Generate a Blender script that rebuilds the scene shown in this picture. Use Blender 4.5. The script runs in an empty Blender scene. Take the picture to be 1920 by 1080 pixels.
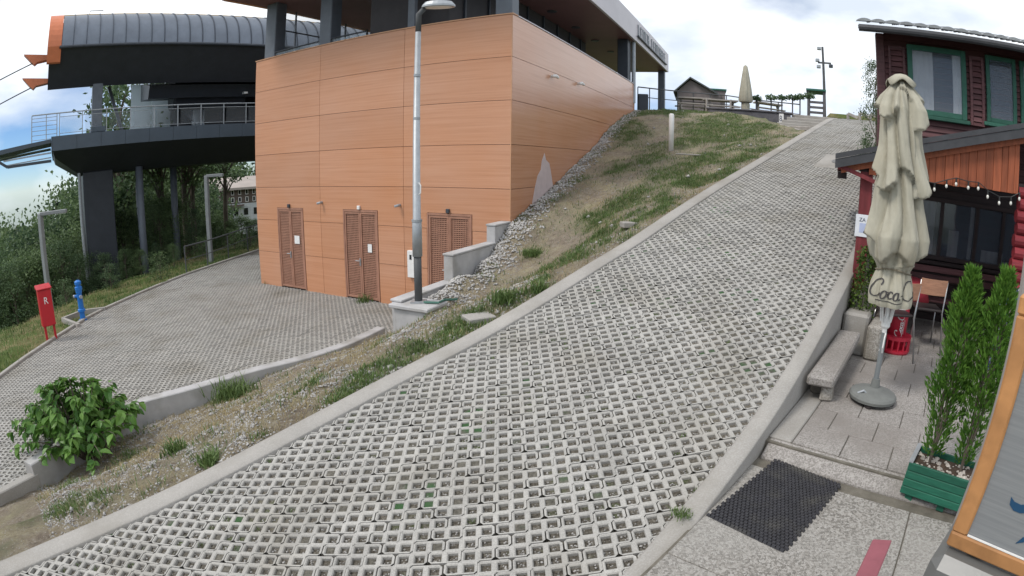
import bpy, bmesh, math, random
import numpy as np
from mathutils import Matrix, Vector
random.seed(7); RNG = np.random.default_rng(11)
R = math.radians
scene = bpy.context.scene
COL = scene.collection

# ------------------------------------------------------------------ camera (a wide fisheye webcam lens, as in the photograph)
CAM_Z = 2.1
LENS_A1, LENS_A3, PITCH, ROLL = 0.95138, 0.01866, 0.228, -0.01105
cd = bpy.data.cameras.new('camera'); cam = bpy.data.objects.new('camera', cd); COL.objects.link(cam)
scene.camera = cam
cd.sensor_fit = 'HORIZONTAL'; cd.sensor_width = 36.0; cd.lens = 15.0
cd.type = 'PANO'; cd.panorama_type = 'FISHEYE_LENS_POLYNOMIAL'
_k = 1.920 / 36.0
cd.fisheye_polynomial_k0 = 0.0; cd.fisheye_polynomial_k1 = -LENS_A1 * _k
cd.fisheye_polynomial_k2 = 0.0; cd.fisheye_polynomial_k3 = -LENS_A3 * _k ** 3; cd.fisheye_polynomial_k4 = 0.0
cd.fisheye_fov = R(180); cd.clip_start = 0.05; cd.clip_end = 5000
cam.matrix_world = Matrix.Translation((0, 0, CAM_Z)) @ Matrix.Rotation(R(90) - PITCH, 4, 'X') @ Matrix.Rotation(-ROLL, 4, 'Z')

# ------------------------------------------------------------------ sky and sun
SUN_EL, SUN_AZ = 52.0, -115.0          # azimuth from +Y towards +X
world = bpy.data.worlds.new('World'); scene.world = world; world.use_nodes = True
nt = world.node_tree; nt.nodes.clear()
def wn(t, **kw):
    n = nt.nodes.new(t)
    for k, v in kw.items(): setattr(n, k, v)
    return n
w_out = wn('ShaderNodeOutputWorld'); w_bg = wn('ShaderNodeBackground'); w_bg.inputs['Strength'].default_value = 0.08
w_sky = wn('ShaderNodeTexSky', sky_type='NISHITA', sun_disc=False, sun_elevation=R(SUN_EL), sun_rotation=R(SUN_AZ))
w_sky.air_density = 1.0; w_sky.dust_density = 0.3; w_sky.ozone_density = 8.0; w_sky.altitude = 2500
w_tc = wn('ShaderNodeTexCoord')
w_map = wn('ShaderNodeMapping'); w_map.inputs['Scale'].default_value = (1.0, 1.0, 2.3); w_map.inputs['Location'].default_value = (-1.495, 2.681, -1.864)
w_noise = wn('ShaderNodeTexNoise'); w_noise.inputs['Scale'].default_value = 2.3; w_noise.inputs['Detail'].default_value = 7.0; w_noise.inputs['Roughness'].default_value = 0.52
w_ramp = wn('ShaderNodeValToRGB'); w_ramp.color_ramp.elements[0].position = 0.32; w_ramp.color_ramp.elements[1].position = 0.56
w_noise2 = wn('ShaderNodeTexNoise'); w_noise2.inputs['Scale'].default_value = 3.6; w_noise2.inputs['Detail'].default_value = 6.0
w_ramp2 = wn('ShaderNodeValToRGB')
w_ramp2.color_ramp.elements[0].position = 0.36; w_ramp2.color_ramp.elements[0].color = (6.6, 7.35, 8.3, 1)
w_ramp2.color_ramp.elements[1].position = 0.62; w_ramp2.color_ramp.elements[1].color = (10.9, 11.2, 11.5, 1)
w_mix = wn('ShaderNodeMix', data_type='RGBA')
L = nt.links.new
L(w_tc.outputs['Generated'], w_map.inputs['Vector']); L(w_map.outputs[0], w_noise.inputs['Vector']); L(w_map.outputs[0], w_noise2.inputs['Vector'])
w_sep = wn('ShaderNodeSeparateXYZ'); w_el = wn('ShaderNodeMapRange'); w_add = wn('ShaderNodeMath', operation='ADD')   # cloud deck overhead, clearer band all round the horizon
w_el.inputs['From Min'].default_value = 0.03; w_el.inputs['From Max'].default_value = 0.26; w_el.inputs['To Min'].default_value = -0.15; w_el.inputs['To Max'].default_value = 0.10
L(w_tc.outputs['Generated'], w_sep.inputs[0]); L(w_sep.outputs['Z'], w_el.inputs['Value']); L(w_noise.outputs[0], w_add.inputs[0]); L(w_el.outputs[0], w_add.inputs[1])
L(w_add.outputs[0], w_ramp.inputs[0]); L(w_noise2.outputs[0], w_ramp2.inputs[0])
L(w_ramp.outputs[0], w_mix.inputs['Factor']); L(w_sky.outputs[0], w_mix.inputs['A']); L(w_ramp2.outputs[0], w_mix.inputs['B'])
L(w_mix.outputs['Result'], w_bg.inputs['Color']); L(w_bg.outputs[0], w_out.inputs[0])
sd = bpy.data.lights.new('sun', 'SUN'); sd.energy = 1.3; sd.angle = R(14); sd.color = (1.0, 0.95, 0.88)
sun = bpy.data.objects.new('sun', sd); COL.objects.link(sun)
_dir = Vector((math.sin(R(SUN_AZ)) * math.cos(R(SUN_EL)), math.cos(R(SUN_AZ)) * math.cos(R(SUN_EL)), math.sin(R(SUN_EL))))
sun.rotation_euler = _dir.to_track_quat('Z', 'Y').to_euler(); sun.location = _dir * 60
vs = scene.view_settings; vs.view_transform = 'Standard'; vs.look = 'None'; vs.gamma = 1.0; vs.exposure = 0.6; vs.use_curve_mapping = False
scene.cycles.max_bounces = 8; scene.cycles.transparent_max_bounces = 12
scene.cycles.use_denoising = True

# ------------------------------------------------------------------ pixel -> direction (photo pixels, 1920 x 1080)
def ray(x, y):
    ux, uy = (x - 960) / 1000.0, (y - 540) / 1000.0
    c, s = math.cos(ROLL), math.sin(ROLL)
    a, b = ux * c - uy * s, ux * s + uy * c
    r = math.hypot(a, b); th = LENS_A1 * r + LENS_A3 * r ** 3
    k = math.sin(th) / max(r, 1e-9)
    X, D, Z = a * k, b * k, math.cos(th)
    cp, sp = math.cos(PITCH), math.sin(PITCH)
    return np.array([X, Z * cp - D * sp, -Z * sp - D * cp])
def G(x, y, z):                        # ray meets the horizontal plane at height z
    r = ray(x, y); return r * ((z - CAM_Z) / r[2]) + np.array([0, 0, CAM_Z])
def dist_pt(x, y, rho):                # point on the ray at horizontal distance rho
    r = ray(x, y); return r * (rho / math.hypot(r[0], r[1])) + np.array([0, 0, CAM_Z])
class Frame:                           # a: along, o: outward, both horizontal unit vectors
    def __init__(s, org, aza, azo):
        s.org = np.array([org[0], org[1], 0.0])
        s.a = np.array([math.sin(R(aza)), math.cos(R(aza)), 0.0]); s.o = np.array([math.sin(R(azo)), math.cos(R(azo)), 0.0])
    def p(s, a, o, z): return s.org + s.a * a + s.o * o + np.array([0, 0, z])
    def px(s, x, y, o):                # pixel on the vertical plane at offset o -> (a, z)
        r = ray(x, y); k = (o + s.org @ s.o) / (r @ s.o); w = r * k
        return float((w - s.org) @ s.a), float(w[2] + CAM_Z)
    def loc(s, w): d = np.array([w[0], w[1], 0]) - s.org; return float(d @ s.a), float(d @ s.o)
BC = np.array([-0.0505, 12.44])        # building corner
FL = Frame(BC, -64.42, 205.58)         # left (door) face: along to the far left, outward to the camera
FR = Frame(BC, 25.29, 115.29)          # right face
FS = Frame((0, 0), 43.0, -47.0)        # lift station, o = distance
FC = Frame((0, 0), 123.0, 33.0)        # chalet, o = distance
FM = Frame((0, 0), 44.0, 134.0)        # ramp: a = s along, o = t to the right
FP = Frame((0, 0), 53.0, 143.0)        # patio

# ------------------------------------------------------------------ objects
def link(o): COL.objects.link(o); return o
def tag(o, label=None, cat=None, group=None, kind=None):
    if label: o['label'] = label
    if cat: o['category'] = cat
    if group: o['group'] = group
    if kind: o['kind'] = kind
    return o
def thing(name, loc, label, cat, group=None):
    o = bpy.data.objects.new(name, None); o.location = tuple(float(v) for v in loc); o.empty_display_size = 0.2
    link(o); return tag(o, label, cat, group)
def put(me, name, mats, parent=None, local=False):
    for m in (mats if isinstance(mats, (list, tuple)) else [mats]): me.materials.append(m)
    o = bpy.data.objects.new(name, me); link(o)
    if parent is not None:
        o.parent = parent
        if not local: o.matrix_parent_inverse = Matrix.Translation(-wloc(parent))
    return o
def wloc(o):
    v = Vector(o.location) if o.type == 'EMPTY' else Vector((0, 0, 0))
    return v
def fast(name, V, F, mats, parent=None, local=False, smooth=False, attr=None):
    V = np.asarray(V, dtype=np.float32).reshape(-1, 3); F = np.asarray(F, dtype=np.int32); k = F.shape[1]
    me = bpy.data.meshes.new(name)
    me.vertices.add(len(V)); me.vertices.foreach_set('co', V.ravel())
    me.loops.add(F.size); me.loops.foreach_set('vertex_index', F.ravel())
    me.polygons.add(len(F)); me.polygons.foreach_set('loop_start', np.arange(0, F.size, k, dtype=np.int32))
    me.update(calc_edges=True); me.validate()
    if smooth: me.polygons.foreach_set('use_smooth', np.ones(len(me.polygons), dtype=bool))
    if attr:
        for nme, arr in attr.items():
            at = me.attributes.new(nme, 'FLOAT', 'POINT'); at.data.foreach_set('value', np.asarray(arr, dtype=np.float32))
    return put(me, name, mats, parent, local)
class MB:
    def __init__(s): s.v = []; s.f = []
    def add(s, vs, fs):
        n = len(s.v); s.v += [tuple(float(c) for c in p) for p in vs]; s.f += [tuple(i + n for i in f) for f in fs]; return s
    def hexa(s, p):                    # 8 points: bottom 0-3, top 4-7 (same order)
        return s.add(p, [(3, 2, 1, 0), (4, 5, 6, 7), (0, 1, 5, 4), (1, 2, 6, 5), (2, 3, 7, 6), (3, 0, 4, 7)])
    def fb(s, F, a0, a1, o0, o1, z0, z1):
        q = [(a0, o0), (a1, o0), (a1, o1), (a0, o1)]
        return s.hexa([F.p(a, o, z0) for a, o in q] + [F.p(a, o, z1) for a, o in q])
    def box(s, c, sz, rot=None):
        h = np.array(sz) / 2.0; P = []
        for z in (-1, 1):
            for x, y in ((-1, -1), (1, -1), (1, 1), (-1, 1)):
                q = np.array([x * h[0], y * h[1], z * h[2]])
                P.append(np.array(c) + (np.array(rot) @ q if rot is not None else q))
        return s.hexa(P)
    def beam(s, p0, p1, w, h, up=(0, 0, 1)):
        p0, p1 = np.array(p0, float), np.array(p1, float); d = p1 - p0; d /= np.linalg.norm(d)
        x = np.cross(d, up)
        if np.linalg.norm(x) < 1e-6: x = np.cross(d, (1, 0, 0))
        x /= np.linalg.norm(x); y = np.cross(x, d)
        q = [(-w / 2, -h / 2), (w / 2, -h / 2), (w / 2, h / 2), (-w / 2, h / 2)]
        return s.hexa([p0 + x * a + y * b for a, b in q] + [p1 + x * a + y * b for a, b in q])
    def tube(s, pts, rad, n=8, cap=True):
        pts = [np.array(p, float) for p in pts]; rad = [rad] * len(pts) if np.isscalar(rad) else rad
        base = len(s.v); ref = None
        for i, p in enumerate(pts):
            d = pts[min(i + 1, len(pts) - 1)] - pts[max(i - 1, 0)]; d = d / (np.linalg.norm(d) + 1e-12)
            if ref is None: ref = np.array([0, 0, 1.0]) if abs(d[2]) < .9 else np.array([1.0, 0, 0])
            x = np.cross(d, ref); x /= np.linalg.norm(x) + 1e-12; y = np.cross(d, x); ref = np.cross(x, d)
            for k in range(n):
                t = 2 * math.pi * k / n; s.v.append(tuple(p + (x * math.cos(t) + y * math.sin(t)) * rad[i]))
        for i in range(len(pts) - 1):
            for k in range(n):
                a, b = base + i * n + k, base + i * n + (k + 1) % n
                s.f.append((a, b, b + n, a + n))
        if cap:
            s.f.append(tuple(base + k for k in range(n))[::-1]); m = base + (len(pts) - 1) * n; s.f.append(tuple(m + k for k in range(n)))
        return s
    def lathe(s, c, prof, n=24):       # prof: (r, z) bottom to top
        base = len(s.v)
        for r, z in prof:
            for k in range(n):
                t = 2 * math.pi * k / n; s.v.append((c[0] + r * math.cos(t), c[1] + r * math.sin(t), c[2] + z))
        for i in range(len(prof) - 1):
            for k in range(n):
                a, b = base + i * n + k, base + i * n + (k + 1) % n
                s.f.append((a, b, b + n, a + n))
        s.f.append(tuple(base + k for k in range(n))[::-1]); m = base + (len(prof) - 1) * n; s.f.append(tuple(m + k for k in range(n)))
        return s
    def prism(s, F, poly, a0, a1, close=True):   # poly in (o, z), swept along a
        n = len(poly); base = len(s.v)
        for a in (a0, a1):
            for o, z in poly: s.v.append(tuple(F.p(a, o, z)))
        for k in range(n if close else n - 1):
            j = (k + 1) % n; s.f.append((base + k, base + j, base + n + j, base + n + k))
        if close: s.f.append(tuple(base + k for k in range(n))[::-1]); s.f.append(tuple(base + n + k for k in range(n)))
        return s
    def build(s, name, mat, parent=None, local=False, bevel=0.0, smooth=False):
        me = bpy.data.meshes.new(name); me.from_pydata(s.v, [], s.f); me.validate()
        if bevel or True:
            bm = bmesh.new(); bm.from_mesh(me); bmesh.ops.recalc_face_normals(bm, faces=bm.faces)
            if bevel:
                es = [e for e in bm.edges if len(e.link_faces) == 2 and e.calc_face_angle(0) > 0.5]
                bmesh.ops.bevel(bm, geom=es, offset=bevel, segments=1, affect='EDGES', profile=0.5)
            bm.to_mesh(me); bm.free()
        if smooth: me.polygons.foreach_set('use_smooth', [True] * len(me.polygons))
        return put(me, name, mat, parent, local)
def copy_tree(o, parent=None):
    c = o.copy(); link(c)
    if parent is not None: c.parent = parent
    for ch in list(o.children): copy_tree(ch, c)
    return c

# ------------------------------------------------------------------ materials
def nodes(name):
    m = bpy.data.materials.new(name); m.use_nodes = True; t = m.node_tree; b = t.nodes['Principled BSDF']; return m, t, b
def N(t, typ, **kw):
    n = t.nodes.new(typ)
    for k, v in kw.items(): setattr(n, k, v)
    return n
def ramp(t, stops, fac):
    n = N(t, 'ShaderNodeValToRGB'); e = n.color_ramp.elements
    while len(e) < len(stops): e.new(0.5)
    for i, (p, c) in enumerate(stops): e[i].position = p; e[i].color = (*c, 1) if len(c) == 3 else c
    t.links.new(fac, n.inputs[0]); return n.outputs[0]
def sc3(c, k): return tuple(max(0.0, min(1.0, v * k)) for v in c)
def pm(name, col, var=0.18, scale=3.0, rough=0.7, bump=0.15, bscale=60.0, metal=0.0, spec=0.4, stretch=(1, 1, 1), rotz=0.0, coat=0.0, dirt=None, speck=None):
    m, t, b = nodes(name); lk = t.links.new
    geo = N(t, 'ShaderNodeNewGeometry'); mp = N(t, 'ShaderNodeMapping'); mp.inputs['Scale'].default_value = stretch; mp.inputs['Rotation'].default_value = (0, 0, rotz)
    lk(geo.outputs['Position'], mp.inputs[0])
    n1 = N(t, 'ShaderNodeTexNoise'); n1.inputs['Scale'].default_value = scale; n1.inputs['Detail'].default_value = 8; n1.inputs['Roughness'].default_value = .62
    lk(mp.outputs[0], n1.inputs[0])
    out = ramp(t, [(0.28, sc3(col, 1 - var)), (0.5, col), (0.72, sc3(col, 1 + var))], n1.outputs[0])
    if speck:                           # fine aggregate speckle (colour a, colour b, scale)
        vo = N(t, 'ShaderNodeTexVoronoi'); vo.inputs['Scale'].default_value = speck[2]; lk(geo.outputs['Position'], vo.inputs[0])
        sp = ramp(t, [(0.15, speck[0]), (0.5, col), (0.9, speck[1])], N_sep(t, vo.outputs['Color']))
        mx = N(t, 'ShaderNodeMix', data_type='RGBA'); mx.inputs['Factor'].default_value = speck[3] if len(speck) > 3 else .6
        lk(out, mx.inputs['A']); lk(sp, mx.inputs['B']); out = mx.outputs['Result']
    if dirt:                            # blotches of a second colour (colour, scale, low, high)
        nd = N(t, 'ShaderNodeTexNoise'); nd.inputs['Scale'].default_value = dirt[1]; nd.inputs['Detail'].default_value = 6; lk(geo.outputs['Position'], nd.inputs[0])
        mk = ramp(t, [(dirt[2], (0, 0, 0)), (dirt[3], (1, 1, 1))], nd.outputs[0])
        mx = N(t, 'ShaderNodeMix', data_type='RGBA'); lk(mk, mx.inputs['Factor']); lk(out, mx.inputs['A']); mx.inputs['B'].default_value = (*dirt[0], 1); out = mx.outputs['Result']
    lk(out, b.inputs['Base Color']); b.inputs['Roughness'].default_value = rough; b.inputs['Metallic'].default_value = metal
    b.inputs['Specular IOR Level'].default_value = spec; b.inputs['Coat Weight'].default_value = coat
    if bump:
        nb = N(t, 'ShaderNodeTexNoise'); nb.inputs['Scale'].default_value = bscale; nb.inputs['Detail'].default_value = 6; lk(mp.outputs[0], nb.inputs[0])
        bp = N(t, 'ShaderNodeBump'); bp.inputs['Strength'].default_value = bump; bp.inputs['Distance'].default_value = 0.02; lk(nb.outputs[0], bp.inputs['Height']); lk(bp.outputs[0], b.inputs['Normal'])
    return m
def N_sep(t, colour):
    n = N(t, 'ShaderNodeSeparateColor'); t.links.new(colour, n.inputs[0]); return n.outputs[0]
def leafmat(name, dark, light, rough=0.55, trans=0.35, objvar=True):
    m, t, b = nodes(name); lk = t.links.new
    geo = N(t, 'ShaderNodeNewGeometry'); n1 = N(t, 'ShaderNodeTexNoise'); n1.inputs['Scale'].default_value = 2.2; n1.inputs['Detail'].default_value = 4
    lk(geo.outputs['Position'], n1.inputs[0])
    add = N(t, 'ShaderNodeMath', operation='MULTIPLY_ADD'); lk(geo.outputs['Random Per Island'], add.inputs[0]); add.inputs[1].default_value = 0.5
    mul = N(t, 'ShaderNodeMath', operation='MULTIPLY'); lk(n1.outputs[0], mul.inputs[0]); mul.inputs[1].default_value = .5; lk(mul.outputs[0], add.inputs[2])
    fac = add.outputs[0]
    if objvar:
        oi = N(t, 'ShaderNodeObjectInfo'); a2 = N(t, 'ShaderNodeMath', operation='MULTIPLY_ADD'); lk(oi.outputs['Random'], a2.inputs[0]); a2.inputs[1].default_value = .35; lk(fac, a2.inputs[2])
        a3 = N(t, 'ShaderNodeMath', operation='SUBTRACT'); lk(a2.outputs[0], a3.inputs[0]); a3.inputs[1].default_value = .17; fac = a3.outputs[0]
    out = ramp(t, [(0.15, dark), (0.85, light)], fac)
    lk(out, b.inputs['Base Color']); b.inputs['Roughness'].default_value = rough; b.inputs['Specular IOR Level'].default_value = .3
    tr = N(t, 'ShaderNodeBsdfTranslucent'); lk(out, tr.inputs[0]); mx = N(t, 'ShaderNodeMixShader'); mx.inputs[0].default_value = trans
    lk(b.outputs[0], mx.inputs[1]); lk(tr.outputs[0], mx.inputs[2]); lk(mx.outputs[0], t.nodes['Material Output'].inputs[0])
    return m
def flat(name, col, rough=.6, metal=0.0, spec=.4): return pm(name, col, var=.08, scale=6, rough=rough, bump=0.0, metal=metal, spec=spec)
def glass(name, tint=(.6, .65, .7), alpha=.35, rough=.04):
    m, t, b = nodes(name); lk = t.links.new
    b.inputs['Base Color'].default_value = (*tint, 1); b.inputs['Roughness'].default_value = rough; b.inputs['Specular IOR Level'].default_value = .8
    tr = N(t, 'ShaderNodeBsdfTransparent'); mx = N(t, 'ShaderNodeMixShader'); mx.inputs[0].default_value = alpha
    lk(tr.outputs[0], mx.inputs[1]); lk(b.outputs[0], mx.inputs[2]); lk(mx.outputs[0], t.nodes['Material Output'].inputs[0]); return m
M = {}
# ================================================================== GROUND
M['paver'] = pm('paver_concrete', (.40, .385, .36), var=.20, scale=2.2, rough=.9, bump=.25, bscale=170, spec=.2, dirt=((.29, .27, .235), 1.1, .50, .76), speck=((.22, .21, .19), (.52, .50, .47), 160, .30))
M['kerb'] = pm('kerb_concrete', (.345, .325, .30), var=.16, scale=1.6, rough=.88, bump=.2, bscale=90, spec=.2, dirt=((.27, .25, .22), 1.3, .50, .75), speck=((.30, .285, .265), (.52, .50, .48), 120, .25))
M['wallconc'] = pm('wall_concrete', (.46, .45, .45), var=.16, scale=2.0, rough=.88, bump=.2, bscale=70, spec=.2, dirt=((.30, .285, .26), 1.9, .50, .78))
M['aggregate'] = pm('washed_aggregate', (.34, .315, .285), var=.16, scale=1.4, rough=.92, bump=.8, bscale=130, spec=.2, dirt=((.42, .40, .37), .9, .45, .75), speck=((.16, .15, .135), (.50, .475, .445), 75, .7))
M['joint'] = pm('joint_sand', (.16, .145, .12), var=.3, scale=9, rough=.95, bump=.4, bscale=120, spec=.1)
_t = M['paver'].node_tree; _b = _t.nodes['Principled BSDF']; _src = _b.inputs['Base Color'].links[0].from_socket
_oi = N(_t, 'ShaderNodeObjectInfo'); _ge = N(_t, 'ShaderNodeNewGeometry'); _hv = N(_t, 'ShaderNodeHueSaturation'); _m1 = N(_t, 'ShaderNodeMath', operation='MULTIPLY_ADD'); _m2 = N(_t, 'ShaderNodeMath', operation='MULTIPLY_ADD')
_t.links.new(_oi.outputs['Random'], _m1.inputs[0]); _m1.inputs[1].default_value = .16; _m1.inputs[2].default_value = .87
_t.links.new(_ge.outputs['Random Per Island'], _m2.inputs[0]); _m2.inputs[1].default_value = .10; _t.links.new(_m1.outputs[0], _m2.inputs[2])
_t.links.new(_m2.outputs[0], _hv.inputs['Value']); _t.links.new(_src, _hv.inputs['Color']); _t.links.new(_hv.outputs[0], _b.inputs['Base Color'])
def soilmat():
    m, t, b = nodes('soil_in_holes'); lk = t.links.new; geo = N(t, 'ShaderNodeNewGeometry')
    n1 = N(t, 'ShaderNodeTexNoise'); n1.inputs['Scale'].default_value = 55; n1.inputs['Detail'].default_value = 5; lk(geo.outputs[0], n1.inputs[0])
    c1 = ramp(t, [(.3, (.050, .044, .036)), (.52, (.12, .107, .088)), (.66, (.19, .175, .15)), (.74, (.33, .31, .28))], n1.outputs[0])
    n2 = N(t, 'ShaderNodeTexNoise'); n2.inputs['Scale'].default_value = 1.7; n2.inputs['Detail'].default_value = 6; n2.inputs['Roughness'].default_value = .75; lk(geo.outputs[0], n2.inputs[0])
    k = ramp(t, [(.55, (0, 0, 0)), (.68, (1, 1, 1))], n2.outputs[0])
    mx = N(t, 'ShaderNodeMix', data_type='RGBA'); lk(k, mx.inputs['Factor']); lk(c1, mx.inputs['A']); mx.inputs['B'].default_value = (.075, .105, .035, 1)
    n3 = N(t, 'ShaderNodeTexNoise'); n3.inputs['Scale'].default_value = .8; n3.inputs['Detail'].default_value = 5; lk(geo.outputs[0], n3.inputs[0])
    k3 = ramp(t, [(.5, (0, 0, 0)), (.7, (.7, .7, .7))], n3.outputs[0])
    mx2 = N(t, 'ShaderNodeMix', data_type='RGBA'); lk(k3, mx2.inputs['Factor']); lk(mx.outputs['Result'], mx2.inputs['A']); mx2.inputs['B'].default_value = (.23, .205, .17, 1)
    lk(mx2.outputs['Result'], b.inputs['Base Color']); b.inputs['Roughness'].default_value = .95; b.inputs['Specular IOR Level'].default_value = .1
    bp = N(t, 'ShaderNodeBump'); bp.inputs['Strength'].default_value = .9; bp.inputs['Distance'].default_value = .02; lk(n1.outputs[0], bp.inputs['Height']); lk(bp.outputs[0], b.inputs['Normal'])
    return m
M['soil'] = soilmat()

# ramp profile, world height against distance s along the ramp
_S = np.array([-14, -8, -1.26, -.68, -.13, .45, 1.2, 1.6, 2.18, 2.96, 3.65, 4.13, 4.93, 6.0, 7.1, 8.56, 10.05, 12.2, 15.8, 20.6, 22.5, 26, 32, 60])
_Z = np.array([-4.5, -3.75, -2.82, -2.735, -2.66, -2.58, -2.435, -2.35, -2.235, -2.08, -1.96, -1.87, -1.685, -1.41, -1.15, -.74, -.36, .145, 1.0, 2.13, 2.40, 2.55, 2.6, 2.6]) + CAM_Z
_sg = np.linspace(-14, 60, 3000); _zg = np.interp(_sg, _S, _Z); _kr = np.hanning(61); _kr /= _kr.sum()
_zg[30:-30] = np.convolve(_zg, _kr, 'same')[30:-30]
def zr(s): return np.interp(s, _sg, _zg)
def zslope(s): return (zr(s + .2) - zr(s - .2)) / .4
T_L, T_R, KW_L, KW_R = -4.19, -1.20, 0.25, 0.16

# ---- lattice paver (grass paver): cells on a 45 degree lattice
CELL = 0.148
def slab_geo(cells, gap=.002, hole=.615, depth=.05, bevel=.007, ch=.019, simple=False):
    c = CELL; h = c / 2; S = set(cells); V = []; F = []
    dirs = [(h, 0), (0, h), (-h, 0), (0, -h)]                     # E N W S
    for (k, l) in cells:
        cx, cy = k * c / 2, l * c / 2
        nb = [(k + 1, l + 1), (k - 1, l + 1), (k - 1, l - 1), (k + 1, l - 1)]     # edges EN, NW, WS, SE
        bd = [n not in S for n in nb]
        nrm = [(.7071, .7071), (-.7071, .7071), (-.7071, -.7071), (.7071, -.7071)]
        opp = [(k + 2, l), (k, l + 2), (k - 2, l), (k, l - 2)]
        outer = []                                                # per corner: point on previous edge, point on next edge
        for i in range(4):
            p = np.array([cx + dirs[i][0], cy + dirs[i][1]]); ep, en = (i - 1) % 4, i
            off = np.zeros(2)
            if bd[ep]: off -= gap * np.array(nrm[ep])
            if bd[en]: off -= gap * np.array(nrm[en])
            if bd[ep] and bd[en] and opp[i] not in S:
                pv = np.array([cx + dirs[i - 1][0], cy + dirs[i - 1][1]]); nx = np.array([cx + dirs[(i + 1) % 4][0], cy + dirs[(i + 1) % 4][1]])
                dp = (pv - p) / np.linalg.norm(pv - p); dn = (nx - p) / np.linalg.norm(nx - p)
                outer.append((p + off + dp * ch, p + off + dn * ch))
            else: outer.append((p + off, p + off))
        hd = h * hole; hb = hd + (0 if simple else bevel * 1.41)
        b0 = len(V)
        for i in range(4): d = np.array(dirs[i]) / h; V.append((cx + d[0] * hb, cy + d[1] * hb, 0)); 
        if not simple:
            for i in range(4): d = np.array(dirs[i]) / h; V.append((cx + d[0] * hd, cy + d[1] * hd, -bevel))
        for i in range(4): d = np.array(dirs[i]) / h; V.append((cx + d[0] * hd * .96, cy + d[1] * hd * .96, -depth))
        lv = 2 if simple else 3
        for i in range(4):
            j = (i + 1) % 4; o0 = len(V); a, bb = outer[i][1], outer[j][0]
            V.append((a[0], a[1], 0)); V.append((bb[0], bb[1], 0)); F.append((b0 + i, o0, o0 + 1, b0 + j))
            for q in range(lv - 1): F.append((b0 + q * 4 + i, b0 + q * 4 + j, b0 + q * 4 + 4 + j, b0 + q * 4 + 4 + i))
            if bd[i]:
                V.append((a[0], a[1], -depth)); V.append((bb[0], bb[1], -depth)); F.append((o0, o0 + 2, o0 + 3, o0 + 1))
            if np.linalg.norm(outer[j][0] - outer[j][1]) > 1e-6:
                q0 = len(V); V.append((outer[j][0][0], outer[j][0][1], 0)); V.append((outer[j][1][0], outer[j][1][1], 0)); F.append((b0 + j, q0, q0 + 1))
    seen = {}                                                      # re-entrant corners reach into the neighbour's chamfer
    for (k, l) in cells:
        for vx, vy in ((k + 1, l), (k - 1, l), (k, l + 1), (k, l - 1)): seen[(vx, vy)] = seen.get((vx, vy), 0) + 1
    for (vx, vy), cnt in seen.items():
        if cnt != 3: continue
        miss = [(vx + dx, vy + dy) for dx, dy in ((1, 0), (-1, 0), (0, 1), (0, -1)) if (vx + dx, vy + dy) not in S][0]
        m = np.array([miss[0] - vx, miss[1] - vy], float); p = np.array([vx, vy], float) * c / 2; q = ch - gap * 3.2
        e1 = (m + np.array([-m[1], m[0]])) * .7071; e2 = (m + np.array([m[1], -m[0]])) * .7071
        a, b = p + e1 * q - m * gap * .0, p + e2 * q; a0 = p - m * gap * 1.6; o0 = len(V)
        V += [(a0[0], a0[1], -.0003), (a[0], a[1], -.0003), (b[0], b[1], -.0003), (a[0], a[1], -depth), (b[0], b[1], -depth)]; F += [(o0, o0 + 1, o0 + 2), (o0 + 1, o0 + 3, o0 + 4, o0 + 2)]
    return np.array(V), F
SLAB = [(2 * k, 0) for k in range(3)] + [(2 * k + 1, 1) for k in range(3)]
_geo_cache = {}
def slab_mesh_data(cells, simple=False):
    key = (tuple(sorted(cells)), simple)
    if key not in _geo_cache: _geo_cache[key] = slab_geo(list(key[0]), simple=simple)
    return key, _geo_cache[key]
# ---- ramp
def strip_mesh(name, t0, t1, z0, s_list, mat, nt_=2, parent=None):
    V, F = [], []; ts = np.linspace(t0, t1, nt_)
    for s in s_list:
        for t in ts: V.append(FM.p(s, t, float(zr(s)) + z0))
    for i in range(len(s_list) - 1):
        for j in range(nt_ - 1): a = i * nt_ + j; F.append((a, a + 1, a + nt_ + 1, a + nt_))
    return fast(name, V, F, mat, parent)
rampo = strip_mesh('ramp', T_L - .1, T_R + .1, -.029, np.arange(-13, 45, .25), M['soil'], 13)
tag(rampo, 'steep driveway of lattice grass pavers rising past the chalet', None, None, 'structure')
DX, DY = 3 * CELL, CELL                     # slab along s x along t
slabs = []
nrow = int(math.ceil((T_R - T_L + .2) / DY))
for r in range(nrow):
    t0 = T_L - .08 + r * DY
    for q in range(-26, 90):
        s0 = q * DX + (CELL * ((r * 2 + (r // 3)) % 3))
        if s0 < -12 or s0 > 26: continue
        cells = [(k, l) for (k, l) in SLAB if T_L - .07 < t0 + l * CELL / 2 < T_R + .07]
        if cells: slabs.append((s0, t0, cells))
def slab_matrix(s0, t0):
    sm = s0 + DX / 2; k = float(zslope(sm)); n = math.sqrt(1 + k * k)
    ex = FM.a / n + np.array([0, 0, k / n]); ey = FM.o; ez = np.cross(ey, ex); ez = ez if ez[2] > 0 else -ez
    jt = RNG.normal(0, .0045, 2); ex = ex + ez * jt[0]; ey = ey + ez * jt[1]
    o = FM.p(s0, t0, float(zr(sm)) - k * DX / 2 + RNG.normal(0, .0022))
    m = np.eye(4); m[:3, 0] = ex; m[:3, 1] = ey; m[:3, 2] = ez; m[:3, 3] = o; return m
def visible_guess(s0, t0):
    w = FM.p(s0 + DX / 2, t0 + DY / 2, 0); return float(np.linalg.norm(w[:2])) if (w[1] > 1.0 and abs(w[0]) < w[1] * 1.45) else 99.0
slabs.sort(key=lambda q: visible_guess(q[0], q[1]))
mesh_cache = {}; restV, restF, nv = [], [], 0
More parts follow.
